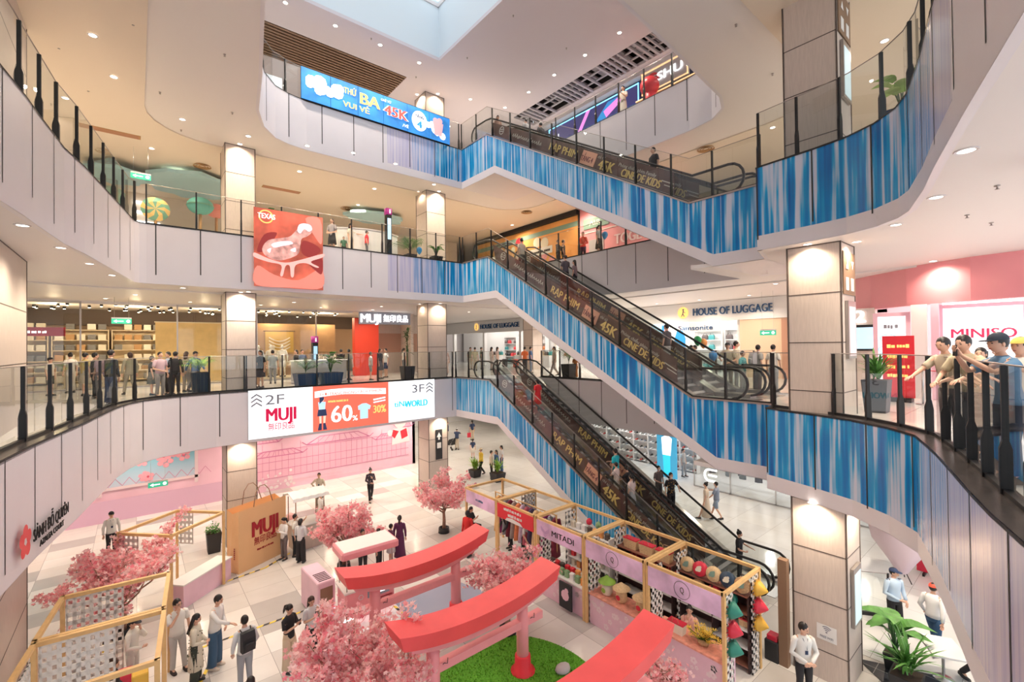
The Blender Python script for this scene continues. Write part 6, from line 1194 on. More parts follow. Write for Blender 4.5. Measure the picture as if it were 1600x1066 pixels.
# ---- potted plants
def potted_plant(x, y, z, label, kind='bush', h=1.2, pot='pot_black', pw=.24, ph=.5, square=True, seed=0, leafm='leaf', group=None):
    r = random.Random(seed+int(x*10)); t = thing('potted_plant', label, 'plant', (x, y, z), 0, group)
    if square: MB().loft([[(-pw*k, -pw*k, zz), (pw*k, -pw*k, zz), (pw*k, pw*k, zz), (-pw*k, pw*k, zz)] for k, zz in ((.8, 0), (1, ph))], smooth=False).build('pot', pot, t)
    else: MB().lathe([(pw*.75, 0), (pw, ph), (pw*.9, ph), (pw*.88, ph-.05), (0, ph-.05)], n=16).build('pot', pot, t)
    MB().box(-pw*.9, pw*.9, -pw*.9, pw*.9, ph-.02, ph+.004).build('soil', 'soil', t) if square else None
    q = MB()
    def blade(base, a, L_, wd, up, droop, m=0, n=5):
        d = Vector((math.cos(a), math.sin(a), 0)); s_ = Vector((-d.y, d.x, 0)); pts = []
        for k in range(n+1):
            u = k/n; c = base+d*L_*u*(.35+.65*u)*math.cos(up)+Vector((0, 0, L_*(u*math.sin(up)-droop*u*u))); w2 = wd*math.sin(PI*min(1, .12+u*.88))**.8; pts += [c-s_*w2/2+Vector((0, 0, w2*.15)), c+s_*w2/2+Vector((0, 0, w2*.15))]
        q.add(pts, [(2*k, 2*k+1, 2*k+3, 2*k+2) for k in range(n)], m)
    if kind == 'dracaena':
        for k in range(60): blade(Vector((r.gauss(0, .06), r.gauss(0, .06), ph+r.uniform(0, .25)*h)), r.uniform(0, 2*PI), h*r.uniform(.55, .95), .06, r.uniform(.5, 1.35), r.uniform(.05, .4))
    elif kind == 'palm':
        for k in range(13):
            a = r.uniform(0, 2*PI); L_ = h*r.uniform(.8, 1.05); up = r.uniform(.7, 1.35); prev = Vector((0, 0, ph)); d = Vector((math.cos(a), math.sin(a), 0)); st = []
            for j in range(8): u = j/7; st.append(Vector((0, 0, ph))+d*L_*.6*u*u*math.cos(up)*1.6+Vector((0, 0, L_*(u*math.sin(up)-.3*u*u))))
            q.tube(st, .008, 4, 1)
            for j in range(3, 8):
                for s_ in (-1, 1):
                    for e in (0, .5): blade(st[j].lerp(st[min(7, j+1)], e), a+s_*.9, L_*.34, .035, .25, .5, 0, 3)
    elif kind == 'broad':
        for k in range(11): a = 2.4*k; up = r.uniform(.5, 1.3); e = Vector((math.cos(a)*.15, math.sin(a)*.15, ph+h*r.uniform(.25, .6))); q.tube([(0, 0, ph-.05), (e.x*.5, e.y*.5, e.z*.8), e], .012, 4, 1); blade(e, a, h*.5, h*.24, up*.7, .45, 0, 6)
    elif kind == 'tree':
        q.tube([(0, 0, ph-.05), (.02, .03, ph+h*.5), (0, 0, ph+h*.8)], [.03, .025, .015], 6, 1)
        for k in range(90): zz = ph+h*r.uniform(.35, 1.0); blade(Vector((r.gauss(0, .05), r.gauss(0, .05), zz)), r.uniform(0, 2*PI), h*.26, .06, r.uniform(-.1, .9), .4, 0, 4)
    else:
        for k in range(160): c = Vector((r.gauss(0, pw*.5), r.gauss(0, pw*.5), ph+abs(r.gauss(.1, .12))*h)); blade(c, r.uniform(0, 2*PI), .12, .05, r.uniform(.1, 1), .2, 0, 3)
    q.build('foliage', [leafm, 'leaf_dark'], t); return t
potted_plant(13.35, 2.35, G, 'large spiky green plant in the lower right beside the broad column', 'dracaena', 1.1, pw=.28, ph=.45, leafm='leaf'); potted_plant(14.15, 2.7, G, 'tall single-leafed plant standing behind the spiky one at lower right', 'broad', 1.5, pw=.2, ph=.4)
p = atz(334, 862, G); potted_plant(p.x, p.y, G, 'clipped green shrub in a tall black pot left of the paper bag', 'bush', .9, pw=.25, ph=.75)
potted_plant(15.9, 22.9, G, 'bushy plant in a pot behind the blossom tree at the foot of the escalators', 'dracaena', .9, pot='pot_black', pw=.3, ph=.45, leafm='leaf_light'); potted_plant(16.4, 21.3, G, 'leafy plant in a black box beside the lower escalators', 'dracaena', .95, pw=.35, ph=.5, leafm='leaf_light')
p = aty(337, 608, 21.7); potted_plant(1.95, 21.75, L2, 'bright green palm in a dark square pot left of the second storey column', 'palm', 1.0, pw=.3, ph=.85, leafm='leaf_light')
potted_plant(10.95, 21.85, L2, 'tall dark leafy tree in a black pot beside the second storey column at the escalators', 'tree', 1.9, pw=.3, ph=.75, leafm='leaf_dark')
potted_plant(17.6, 16.6, L2, 'tall palm in a black pot behind the rear second storey railing', 'palm', 1.6, pw=.3, ph=.75)
for k, (x, lb, kd) in enumerate(((5.9, 'fern in the left blue planter box behind the 60 percent advert', 'palm'), (7.0, 'large-leafed plant in the right blue planter box behind the 60 percent advert', 'broad'))): potted_plant(x, 21.75, L2, lb, kd, 1.0 if k == 0 else 1.25, 'pot_blue', .45, .62, seed=k)
p = atx(1345, 600, 13.9); potted_plant(14.15, 2.95, L2, 'leafy plant in a dark pot right of the broad column on the second storey', 'dracaena', .9, pw=.26, ph=.8)
potted_plant(12.95, 2.15, L3, 'broad-leafed plant in a blue-black pot behind the curved third storey railing', 'broad', 1.1, 'pot_blue', .28, .7, leafm='leaf_light')
potted_plant(4.3, 20.95, L3, 'glossy leafed plant behind the top left of the chicken poster', 'broad', 1.0, pw=.25, ph=.75, leafm='leaf')
potted_plant(10.9, 21.3, L3, 'feathery palm in a dark pot left of the third storey column', 'palm', 1.4, pw=.26, ph=.4); potted_plant(12.1, 20.75, L3, 'small broad-leafed plant at the foot of the third storey column', 'broad', .85, pw=.26, ph=.35)
# ---- security camera, vents
t = thing('security_camera', 'white dome security camera under the third storey slab at the right', 'camera', (8.75, .15, L3-FD)); MB().tube([(0, 0, 0), (0, 0, -.16)], .03, 8).build('bracket', 'white_paint', t); MB().tube([(-.02, 0, -.2), (.2, .05, -.22)], [.07, .06], 12).build('housing', 'white_paint', t); MB().tube([(.14*math.cos(a*.3), .0, -.2+.12*math.sin(a*.3)) for a in range(22)], .01, 4).build('ring', 'white_paint', t)
for px, py, z, wd, lb in ((172, 205, L4-FD-.05, .9, 'slatted rectangular air vent in the third storey ceiling at far left'), (440, 296, L4-FD-.05, .9, 'slatted rectangular air vent in the third storey ceiling above the chicken poster')):
    p = atz(px, py, z); t = thing('ceiling_vent', lb, 'vent', (p.x, p.y, z), 0); MB().box(-wd, wd, -.18, .18, -.02, 0).build('frame', 'stock_tan', t); q = MB(); [q.box(-wd+.05, wd-.05, -.15+.06*k, -.13+.06*k, -.03, -.02) for k in range(6)]; q.build('slats', 'brown_board', t)
for px, py, lb in ((316, 259, 'round air diffuser left of the third storey column'), (542, 325, 'round air diffuser over the white counter'), (823, 331, 'round air diffuser above the middle escalators'), (1103, 232, 'round air diffuser above the upper escalators landing')):
    p = atz(px, py, L4-FD-.05); t = thing('ceiling_vent', lb, 'vent', (p.x, p.y, L4-FD-.05)); [MB().lathe([(r_, -.03), (r_+.03, -.05), (r_-.01, -.0)], n=20, caps=False).build('ring', 'stock_tan', t) for r_ in (.12, .22, .32)]
# sprinklers on the soffits
sp = None
for px, py, z in ((208, 36, L4-FD), (351, 85, L4-FD), (250, 144, L4-FD), (363, 176, L4-FD), (92, 73, L4-FD), (138, 140, L4-FD), (283, 203, L4-FD), (1150, 38, L4-FD), (1207, 115, L4-FD), (1558, 290, L3-FD), (1511, 336, L3-FD), (1549, 348, L3-FD), (802, 24, LC), (730, 90, LC), (650, 120, LC), (580, 60, LC), (885, 75, LC)):
    p = atz(px, py, z)
    if sp is None: q = MB(); q.lathe([(.035, 0), (.035, -.012), (.012, -.015), (.012, -.05), (.03, -.055), (.03, -.06), (0, -.06)], n=8); sp = q.build('sprinkler_head', 'cap_metal'); tag(sp, 'tiny sprinkler head on the ceiling', 'sprinkler', 'sprinkler heads'); o = sp
    else: o = sp.copy(); COL.objects.link(o)
    o.location = (p.x, p.y, z)
# ================================================================ PEOPLE
def skin_mesh(nodes, edges, sub=1):
    """grow one continuous surface round a skeleton; nodes [(co, radius)], node 0 is the pelvis"""
    me = bpy.data.meshes.new('s'); me.from_pydata([n[0] for n in nodes], edges, []); ob = bpy.data.objects.new('s', me); COL.objects.link(ob)
    md = ob.modifiers.new('k', 'SKIN'); md.use_smooth_shade = True; md.branch_smoothing = .5
    sv = me.skin_vertices[0].data
    for i, n in enumerate(nodes): sv[i].radius = (n[1], n[1]); sv[i].use_root = (i == 0)
    if sub: sd = ob.modifiers.new('u', 'SUBSURF'); sd.levels = sub
    dg = bpy.context.evaluated_depsgraph_get(); dg.update(); m2 = bpy.data.meshes.new_from_object(ob.evaluated_get(dg))
    r = ([tuple(v.co) for v in m2.vertices], [tuple(p.vertices) for p in m2.polygons]); bpy.data.objects.remove(ob); bpy.data.meshes.remove(me); bpy.data.meshes.remove(m2); return r
V = Vector
# arm poses: (elbow, wrist, hand direction) for the left side, mirrored for the right; x forward, y left
ARMS = {'down': ((-.02, .245, 1.13), (.04, .25, .88), (.15, 0, -1)), 'relaxed': ((-.03, .26, 1.12), (.12, .22, .92), (.5, -.2, -1)), 'front': ((.02, .26, 1.10), (.24, .04, 1.00), (.4, -1, -.1)),
        'phone': ((.08, .24, 1.12), (.30, .06, 1.27), (.6, -.5, .7)), 'high_phone': ((.22, .20, 1.30), (.40, .05, 1.50), (.5, -.4, .9)), 'rail': ((.12, .27, 1.18), (.38, .16, 1.12), (1, -.3, -.1)), 'reach': ((.2, .25, 1.25), (.45, .2, 1.2), (1, 0, -.1)),
        'akimbo': ((-.08, .38, 1.18), (.05, .19, 1.04), (.5, -1, -.3)), 'chin': ((.18, .20, 1.20), (.17, .04, 1.43), (-.1, -.2, 1)), 'swing_f': ((.10, .24, 1.14), (.28, .20, .96), (.8, 0, -.6)), 'swing_b': ((-.16, .24, 1.16), (-.22, .25, .92), (-.2, 0, -1)),
        'strap': ((.04, .26, 1.18), (.14, .12, 1.36), (0, -.3, 1)), 'behind': ((-.12, .25, 1.15), (-.16, .06, .98), (0, -1, -.2))}
LEGS = {'stand': (((.02, .09, .50), (.0, .10, .09)), ((.01, -.09, .50), (-.01, -.11, .09))), 'wide': (((.02, .13, .50), (.02, .17, .09)), ((.01, -.12, .50), (-.02, -.16, .09))), 'contra': (((.05, .11, .51), (.07, .14, .09)), ((.0, -.08, .50), (-.02, -.09, .09))),
        'walk': (((.16, .09, .53), (.30, .09, .10)), ((-.02, -.09, .50), (-.27, -.09, .16))), 'walk2': (((-.02, .09, .50), (-.26, .09, .16)), ((.15, -.09, .53), (.29, -.09, .10))), 'sit': (((.42, .12, .52), (.44, .13, .09)), ((.42, -.12, .52), (.44, -.13, .09)))}
TC = {}
def colour(c, prefix='cloth'):
    if isinstance(c, str): return c
    nm = '%s_%02d%02d%02d' % ((prefix,)+tuple(int(round(x*99)) for x in c))
    return simple(nm, c, rough=.8) and nm
def person(label, x, y, z, face, h=1.66, top=(.8, .8, .8), bottom=(.03, .03, .04), shoes=(.05, .05, .05), legs='stand', arms=('down', 'down'), hair='short', hcol='hair_black', sleeve='short', lower='trousers',
           skin='skin_tone', lean=0., nod=0., turn=0., cap=None, hem=None, girl=False, lanyard=False, mask=False, group=None, pattern=None, kind='person', epaulettes=False, glasses=False):
    t = thing('person' if kind == 'person' else 'mannequin', label, kind, (x, y, z), math.radians(face), group); s = h/1.72; SY = .90 if girl else 1.0
    drop = .40 if legs == 'sit' else 0.; hip = V((0, 0, .95-drop)); LEAN = Matrix.Translation(hip) @ Matrix.Rotation(lean, 4, 'Y') @ Matrix.Translation(-hip); DZ = Matrix.Translation((0, 0, -drop))
    def U(p): return LEAN @ (DZ @ V(p))                      # upper body
    nodes = [(hip, .105)]; edges = []
    def add(p, r, par): nodes.append((V(p), r)); edges.append((par, len(nodes)-1)); return len(nodes)-1
    b1 = add(U((0, 0, 1.12)), .095, 0); b2 = add(U((0, 0, 1.30)), .105, b1); b3 = add(U((-.005, 0, 1.40)), .085, b2); nk = add(U((.0, 0, 1.475)), .048, b3); add(U((.015, 0, 1.56)), .052, nk)
    wr = []
    for sg, an in ((1, arms[0]), (-1, arms[1])):
        e, w_, hd = ARMS[an]; f = lambda p: U((p[0], p[1]*sg*SY, p[2])); sh = add(f((0, .155, 1.395)), .055, b3); el = add(f(e), .036, sh); mid = add((f(e)+f(w_))/2, .034, el); ws = add(f(w_), .024, mid)
        d = (LEAN.to_3x3() @ V((hd[0], hd[1]*sg, hd[2]))).normalized(); sd = d.cross(V((1, 0, .3))); sd = sd.normalized() if sd.length > .2 else V((0, 1, 0)); nrm = d.cross(sd)
        pm = add(f(w_)+d*.055, .027, ws); wr.append((f(w_), d))
        for k in range(4):
            o = sd*(k-1.5)*.019; q1 = f(w_)+d*(.10-.006*abs(k-1.5))+o; ln = (.068, .078, .074, .058)[k]; i1 = add(q1, .0095, pm); i2 = add(q1+d*ln*.55+nrm*.010, .0085, i1); add(q1+d*ln*.9+nrm*.030, .0075, i2)
        q1 = f(w_)+d*.04+sd*-.034*1; i1 = add(q1, .011, pm); add(q1+d*.045-sd*.012+nrm*.012, .0085, i1)
    ank = []
    for k, (kn, an) in enumerate(LEGS[legs]):
        sg = 1 if k == 0 else -1; hp = add((.0, sg*.09, .90-drop), .085, 0); kz = kn[2]; kk = add(kn, .054, hp); cf = add((V(kn)*.62+V(an)*.38)+V((-.012, 0, 0)), .052, kk); ak = add(an, .034, cf); ank.append(V(an)); add(V(an)+V((.10, 0, -.05)), .03, ak)
    vs, fs = skin_mesh(nodes, edges); B = MB().add(vs, fs, 0, True)
    # head
    HM = LEAN @ DZ @ Matrix.Translation((.02, 0, 1.615)) @ Matrix.Rotation(turn, 4, 'Z') @ Matrix.Rotation(nod, 4, 'Y')
    n0 = len(B.v); H_ = MB(); n, k_ = 16, 12; hv = []
    for i in range(k_+1):
        a = PI*i/k_
        for j in range(n):
            b = 2*PI*j/n; cx_, cy2, cz_ = math.sin(a)*math.cos(b), math.sin(a)*math.sin(b), -math.cos(a); xx, yy, zz = .095*cx_, .075*cy2, .115*cz_
            if zz < 0: yy *= 1-.28*(-cz_)**1.2; xx *= 1-.10*(-cz_)
            if cx_ > .75 and abs(cy2) < .25 and -.45 < cz_ < .1: xx += .020*(1-abs(cy2)*4)*(1 if cz_ < -.05 else .5)
            if cx_ > .6 and .02 < cz_ < .25 and .2 < abs(cy2) < .6: xx -= .006
            if cx_ > .5 and cz_ < -.75: xx += .008
            hv.append((xx, yy, zz))
    hf = [(i*n+j, i*n+(j+1) % n, (i+1)*n+(j+1) % n, (i+1)*n+j) for i in range(k_) for j in range(n)]; H_.add(hv, hf, 0, True)
    for sg in (1, -1):
        H_.ball((.0, sg*.078, -.01), (.018, .010, .028), 6, 5, 0)
        if kind == 'person': H_.ball((.083, sg*.030, .012), (.008, .014, .006), 6, 4, 1); H_.ball((.090, sg*.031, .032), (.004, .018, .004), 6, 3, 1)
    if kind == 'person': H_.ball((.089, 0, -.052), (.006, .022, .006), 6, 4, 2)
    B.merge(H_, HM); B.v = [tuple(V(p)*s) for p in B.v]; B.build('body', [skin, 'eye_dark', 'lip'], t)
    def put(mb, nm, m, par=t, M_=None):
        if M_ is not None: mb.v = [tuple(M_ @ V(p)) for p in mb.v]
        mb.v = [tuple(V(p)*s) for p in mb.v]; return mb.build(nm, m, par)
    # hair and headwear
    q = MB()
    if kind == 'person' and hair:
        q.ball((-.016, 0, .030), (.098, .084, .108), 14, 9); keep = [i for i, f in enumerate(q.f) if not (sum(q.v[v][0] for v in f)/len(f) > .045 and sum(q.v[v][2] for v in f)/len(f) < .06)]
        q.f = [q.f[i] for i in keep]; q.m = [0]*len(q.f); q.sm = [True]*len(q.f)
        if hair in ('long', 'tail', 'bob'):
            L_ = {'long': .42, 'tail': .10, 'bob': .17}[hair]; rings = []
            for u in (0, .35, .7, 1): rings.append([((-.055-.03*u)+(.055-.01*u)*math.cos(a), (.088+.012*math.sin(PI*u)-.03*u)*math.sin(a), .06-L_*u) for a in [PI*.28+(2*PI-.56*PI)*k/9 for k in range(10)]])
            q.loft(rings)
        if hair == 'tail': q.tube([(-.10, 0, .05), (-.15, 0, .0), (-.14, 0, -.14), (-.13, 0, -.22)], [.03, .036, .03, .008], 7)
        if hair == 'bun': q.ball((-.08, 0, .12), (.045, .045, .04), 9, 6)
        put(q, 'hair', hcol, t, HM)
    if cap:
        cc = colour(cap); q = MB(); q.ball((-.012, 0, .045), (.104, .090, .090), 14, 8); q.f = [f for f in q.f if sum(q.v[v][2] for v in f)/len(f) > .04]; q.m = [0]*len(q.f); q.sm = [True]*len(q.f); br = [(.06+.12*math.cos(a)*1.0, .078*math.sin(a), .052) for a in [PI*(-.5+k/8) for k in range(9)]]; br2 = [(a, b, c-.010) for a, b, c in br]
        nn = len(q.v); q.add(br+br2, [tuple(range(9)), tuple(range(17, 8, -1))]+[(k, k+1, k+10, k+9) for k in range(8)]); put(q, 'cap', cc, t, HM)
    if mask: q = MB(); q.ball((.062, 0, -.045), (.042, .058, .042), 10, 6); put(q, 'face_mask', 'lux_white', t, HM)
    if glasses: q = MB(); [q.tube([(.096, sg*.032+.02*math.cos(a*PI/4), .012+.016*math.sin(a*PI/4)) for a in range(9)], .003, 4) for sg in (1, -1)]; q.tube([(.085, .055, .015), (0, .08, .015)], .003, 4); q.tube([(.085, -.055, .015), (0, -.08, .015)], .003, 4); put(q, 'glasses', 'black_metal', t, HM)
    # upper garment
    n = 14; hemz = hem if hem is not None else (.90 if lower != 'dress' else .95); hemz -= 0; tc_ = colour(top)
    def ring(z_, a, b, cx_=0): return [tuple(U((cx_+a*math.cos(2*PI*k/n), b*SY*math.sin(2*PI*k/n), z_))) for k in range(n)]
    q = MB(); prof = [(hemz, .128, .168), (1.0, .125, .158), (1.12, .118, .145), (1.25, .128, .165), (1.35, .118, .182), (1.41, .096, .165), (1.445, .074, .115), (1.475, .056, .062)]
    if hem and hem < .85: prof = [(hemz, .17, .22), (.8, .155, .195)]+prof[1:]
    q.loft([ring(*p) for p in prof])
    for sg, an in ((1, arms[0]), (-1, arms[1])):
        e, w_, hd = ARMS[an]; f = lambda p: U((p[0], p[1]*sg*SY, p[2])); S0 = f((0, .13, 1.40)); S1 = f((0, .175, 1.375)); E_ = f(e); W_1 = f(w_)
        if sleeve == 'short': q.tube([S0, S1, S1.lerp(E_, .55), S1.lerp(E_, .75)], [.062, .066, .060, .058], 9)
        elif sleeve == 'long': q.tube([S0, S1, S1.lerp(E_, .5), E_, E_.lerp(W_1, .5), E_.lerp(W_1, .95)], [.062, .066, .056, .052, .044, .038], 9)
    tp = put(q, 'shirt' if lower != 'dress' else 'dress', tc_)
    if pattern:
        q = MB(); r_ = random.Random(len(label))
        for k in range(70):
            a = r_.uniform(0, 2*PI); zz = r_.uniform(hemz, 1.4); rx, ry = (.14, .175) if zz > .9 else (.165, .21); c = U((rx*math.cos(a), ry*SY*math.sin(a), zz)); q.ball(c, (.018, .018, .014), 5, 3)
        put(q, 'print_marks', colour(pattern), tp)
    if lanyard: q = MB(); q.tube([U((.085, .05, 1.44)), U((.135, .01, 1.22)), U((.085, -.05, 1.44))], .005, 4); q.box(.125, .135, -.03, .03, 1.12, 1.2) if lean == 0 and drop == 0 else None; put(q, 'lanyard', 'pot_blue')
    if epaulettes: q = MB(); [q.cbox(.0, sg*.15, 1.435, .05, .08, .012) for sg in (1, -1)]; put(q, 'shoulder_boards', 'pot_blue')
    # lower garment
    bc = colour(bottom); q = MB(); LG = LEGS[legs]
    if lower in ('trousers', 'wide', 'shorts'):
        q.loft([[(a*math.cos(2*PI*k/n), b*math.sin(2*PI*k/n), z_-drop) for k in range(n)] for z_, a, b in ((.80, .10, .155), (.88, .125, .168), (.97, .118, .156), (1.02, .112, .148))])
        for k, (kn, an) in enumerate(LG):
            sg = 1 if k == 0 else -1; hp = V((0, sg*.085, .90-drop)); K, A_ = V(kn), V(an)
            if lower == 'shorts': q.tube([hp, hp.lerp(K, .5), hp.lerp(K, .95)], [.094, .088, .082], 10)
            else: rr_ = [.094, .086, .068, .062, .058] if lower == 'trousers' else [.096, .098, .098, .10, .10]; q.tube([hp, hp.lerp(K, .5), K, K.lerp(A_, .5), K.lerp(A_, .98)], rr_, 10)
        put(q, 'trousers' if lower != 'shorts' else 'shorts', bc)
    elif lower in ('skirt', 'dress', 'long_skirt', 'long_dress'):
        zb_ = {'skirt': .50, 'dress': .55, 'long_skirt': .14, 'long_dress': .12}[lower]; spread = .24 if 'long' in lower else .21
        if legs == 'sit': zb_ = .2
        q.loft([[((a*math.cos(2*PI*k/n))*(1+.06*math.sin(k*2.5)*w2), b*math.sin(2*PI*k/n)*(1+.06*math.cos(k*2.5)*w2), z_) for k in range(n)] for z_, a, b, w2 in ((zb_, spread*.9, spread, 1), ((zb_+1.0-drop)/2, .17, .19, .6), (.9-drop, .128, .17, 0), (1.0-drop, .122, .155, 0), (1.04-drop, .116, .148, 0))]); put(q, 'skirt' if 'skirt' in lower else 'dress_skirt', bc if 'skirt' in lower else tc_)
    # shoes
    for k, (kn, an) in enumerate(LG):
        A_ = V(an); q = MB(); lift = A_.z-.09; q.loft([[(A_.x+xx, A_.y+w2*c_[0], lift*(1 if xx < 0 else .55)+hh*c_[1]) for c_ in ((-1, 0), (1, 0), (1, .6), (.6, 1), (-.6, 1), (-1, .6))] for xx, w2, hh in ((-.075, .026, .07), (-.04, .040, .10), (.03, .044, .085), (.10, .046, .055), (.155, .038, .045), (.18, .018, .03))]); put(q, 'shoe', colour(shoes))
    t['_wr'] = 0; del t['_wr']
    return t, [p*s for p, d in wr]
def rel(t, p): c, s_ = math.cos(t.rotation_euler.z), math.sin(t.rotation_euler.z); return (t.location.x+p[0]*c-p[1]*s_, t.location.y+p[0]*s_+p[1]*c, t.location.z+p[2])
def held(nm, t, p, label, cat, fn, m, rz=None):
    q = MB(); fn(q); o = q.build(nm, m); o.location = rel(t, p); o.rotation_euler = (0, 0, t.rotation_euler.z if rz is None else rz); tag(o, label, cat); return o
def phone(t, w_, who): p = (w_[0]+w_[1])/2; return held('smartphone', t, (p.x+.06, p.y, p.z+.08), 'dark phone held by ' + who, 'phone', lambda q: q.xform(Matrix.Identity(4)) and q.bbox(-.006, .006, -.036, .036, -.07, .07, .003), 'black_metal')
def backpack(t, who, m='pot_black', s=1.0):
    h_ = s; o = thing('backpack', 'backpack worn by ' + who, 'backpack', rel(t, (-.16*s, 0, .98*s)), t.rotation_euler.z); MB().loft([[(-.10*k, y*k2, z*.44) for y, k2 in ((-.14, 1), (.14, 1))]+[(.05, .14*k2_, z*.44) for k2_ in (1, -1)] for z, k, k2 in ((0, .8, .9), (.3, 1.1, 1.05), (.7, 1, 1), (1, .5, .7))], smooth=False).build('bag_body', m, o)
    MB().bbox(-.15, -.09, -.10, .10, .05, .22, .02).build('front_pocket', m, o); [MB().tube([(.05, sg*.09, .40), (.12, sg*.11, .47), (.28, sg*.10, .38), (.30, sg*.11, .2)], .012, 4).build('shoulder_strap', m, o) for sg in (1, -1)]; return o
def balloon(x, y, z, m, label, zs=.6):
    t = thing('balloon', label, 'balloon', (x, y, z)); MB().lathe([(.0, -.20), (.03, -.19), (.09, -.12), (.14, -.02), (.15, .06), (.12, .14), (.05, .19), (0, .2)], n=14).build('bulb', m, t); MB().tube([(0, 0, -.2), (.02, .0, -.2-zs*.5), (0, 0, -.2-zs)], .004, 3).build('string', 'lux_white', t)
BLK, WHT, NAVY, GRY, BEI, DEN = (.02, .02, .025), (.82, .81, .80), (.03, .05, .12), (.35, .35, .37), (.74, .60, .44), (.06, .12, .24)
CAMA = math.degrees(HEAD)
def P(px, py, z): return atz(px, py, z)
def toward(pt, off=0): return math.degrees(math.atan2(-pt.y, -pt.x))+off          # face the camera, plus an offset
def folk(label, px, py, z, off=0, **k):
    p = P(px, py, z); return person(label, p.x, p.y, z, toward(p, off), **k)
# --- atrium floor, left group
a, w_ = folk('man in a white polo and pale trousers touching his chin, bottom left', 277, 1049, G, 20, h=1.76, top=(.84, .82, .78), bottom=(.52, .50, .48), shoes=(.04, .03, .03), arms=('down', 'chin'), legs='contra', glasses=True, turn=.3)
a, w_ = folk('woman with long black hair in a flowered cream dress, bottom left', 306, 1068, G, 75, h=1.62, top=(.74, .68, .56), bottom=(.04, .05, .04), lower='wide', hem=.38, hair='long', girl=True, arms=('front', 'front'), pattern=(.16, .17, .12), nod=.25, sleeve='long')
a, w_ = folk('man in a white shirt and blue jeans leaning over the flowered dress wearer', 336, 1043, G, 60, h=1.78, top=WHT, bottom=(.05, .11, .20), lower='wide', shoes=(.7, .6, .5), sleeve='long', arms=('front', 'reach'), lean=.10, nod=.2)
a, w_ = folk('man in a white shirt wearing a black backpack, seen from behind at the bottom', 383, 1078, G, 200, h=1.70, top=(.72, .73, .76), bottom=(.38, .40, .44), sleeve='long', arms=('relaxed', 'relaxed')); backpack(a, 'the man in the white shirt at the bottom')
p = P(396, 1066, -4.7); person('dark haired woman at the very bottom edge, only her head in view', p.x-.05, p.y, G, 60, h=1.60, top=(.05, .04, .04), bottom=BLK, hair='long', girl=True)
a, w_ = folk('vendor in a white jacket and black cap inside the left timber stall', 207, 1075, G, 60, h=1.62, top=(.82, .79, .72), bottom=(.62, .60, .56), sleeve='long', arms=('chin', 'front'), cap=BLK, girl=True, nod=.3)
p = P(176, 1042, -4.75); person('woman with dark bun in black in the lower left stall', p.x, p.y, G, -10, h=1.58, top=BLK, bottom=BLK, hair='bun', hcol='hair_brown', girl=True, arms=('front', 'front'), nod=.3, sleeve='long')
folk('man with cap and glasses standing at the mural between stall frame and blossom tree', 174, 868, G, 10, h=1.68, top=WHT, bottom=BLK, cap=BLK, sleeve='long', lanyard=True, glasses=True)
a, w_ = folk('woman in black top and wide beige trousers looking at her phone', 452, 1049, G, 45, h=1.62, top=BLK, bottom=(.72, .58, .42), lower='wide', hair='tail', girl=True, arms=('phone', 'phone'), nod=.4, legs='contra', shoes=(.05, .05, .05)); phone(a, w_, 'the woman in wide beige trousers')
a, w_ = folk('woman with long hair in a pale top holding a phone to her face', 487, 1030, G, 20, h=1.58, top=(.72, .73, .78), bottom=BLK, hair='long', hcol='hair_brown', girl=True, arms=('high_phone', 'phone'), nod=.3); phone(a, w_, 'the long-haired woman in a pale top'); 
o = thing('handbag', 'small cream bag with black strap at the hip of the long-haired woman', 'bag', rel(a, (.05, .22, .72)), a.rotation_euler.z); MB().bbox(-.12, .12, -.05, .05, 0, .2, .03).build('bag_body', 'stock_cream', o); MB().tube([(-.1, 0, .18), (-.05, -.1, .6), (.1, 0, .18)], .01, 4).build('strap', 'pot_black', o)
folk('woman in a white blouse and grey trousers beside the giant paper bag', 444, 874, G, -50, h=1.55, top=WHT, bottom=(.16, .13, .13), hair='tail', girl=True, arms=('phone', 'phone'), nod=.3, sleeve='long')
folk('person in a pale shirt behind the pink balloon near the paper bag', 461, 869, G, 80, h=1.58, top=(.75, .72, .66), bottom=BLK, arms=('high_phone', 'down'), hair='short')
folk('woman in a white top and black trousers, right of the pink balloon, back turned', 470, 879, G, 150, h=1.60, top=(.74, .76, .80), bottom=BLK, lower='wide', hair='bob', girl=True, sleeve='long', arms=('front', 'front'))
p = P(457, 845, G); balloon(p.x-.1, p.y-.1, G+1.0, 'petal_pale', 'pink balloon held between the three people at the paper bag', .3)
folk('man in a beige shirt standing behind the white canopy stall', 499, 793, G, -10, h=1.70, top=(.70, .62, .50), bottom=(.3, .25, .2), sleeve='long', arms=('front', 'akimbo'), lanyard=True)
folk('dark haired vendor in white behind the first blossom tree', 502, 828, G, -60, h=1.6, top=WHT, bottom=BLK, hair='bob', girl=True)
folk('woman in black with white stripes walking alone on the open floor', 579, 783, G, 10, h=1.68, top=(.05, .04, .06), bottom=BLK, hair='bun', girl=True, arms=('phone', 'front'), legs='walk2', sleeve='long', pattern=(.7, .6, .65), nod=.3)
folk('woman in a long purple dress seen from behind near the pink cart', 625, 874, G, 170, h=1.62, top=(.13, .03, .10), bottom=(.13, .03, .10), lower='long_skirt', hair='tail', girl=True, sleeve='long')
folk('smaller girl in dark purple and a pale skirt beside the purple dress wearer', 611, 880, G, 120, h=1.42, top=(.12, .03, .08), bottom=(.6, .58, .62), lower='skirt', hair='short', girl=True, sleeve='long')
folk('vendor in a red shirt inside the pink cart', 567, 900, G, 20, h=1.60, top=(.60, .02, .03), bottom=BLK, arms=('front', 'reach'), skin='skin_tan', sleeve='long')
folk('person in black behind the pink cart canopy', 592, 893, G, 60, h=1.5, top=BLK, bottom=BLK, hair='bob', girl=True, arms=('front', 'down'))
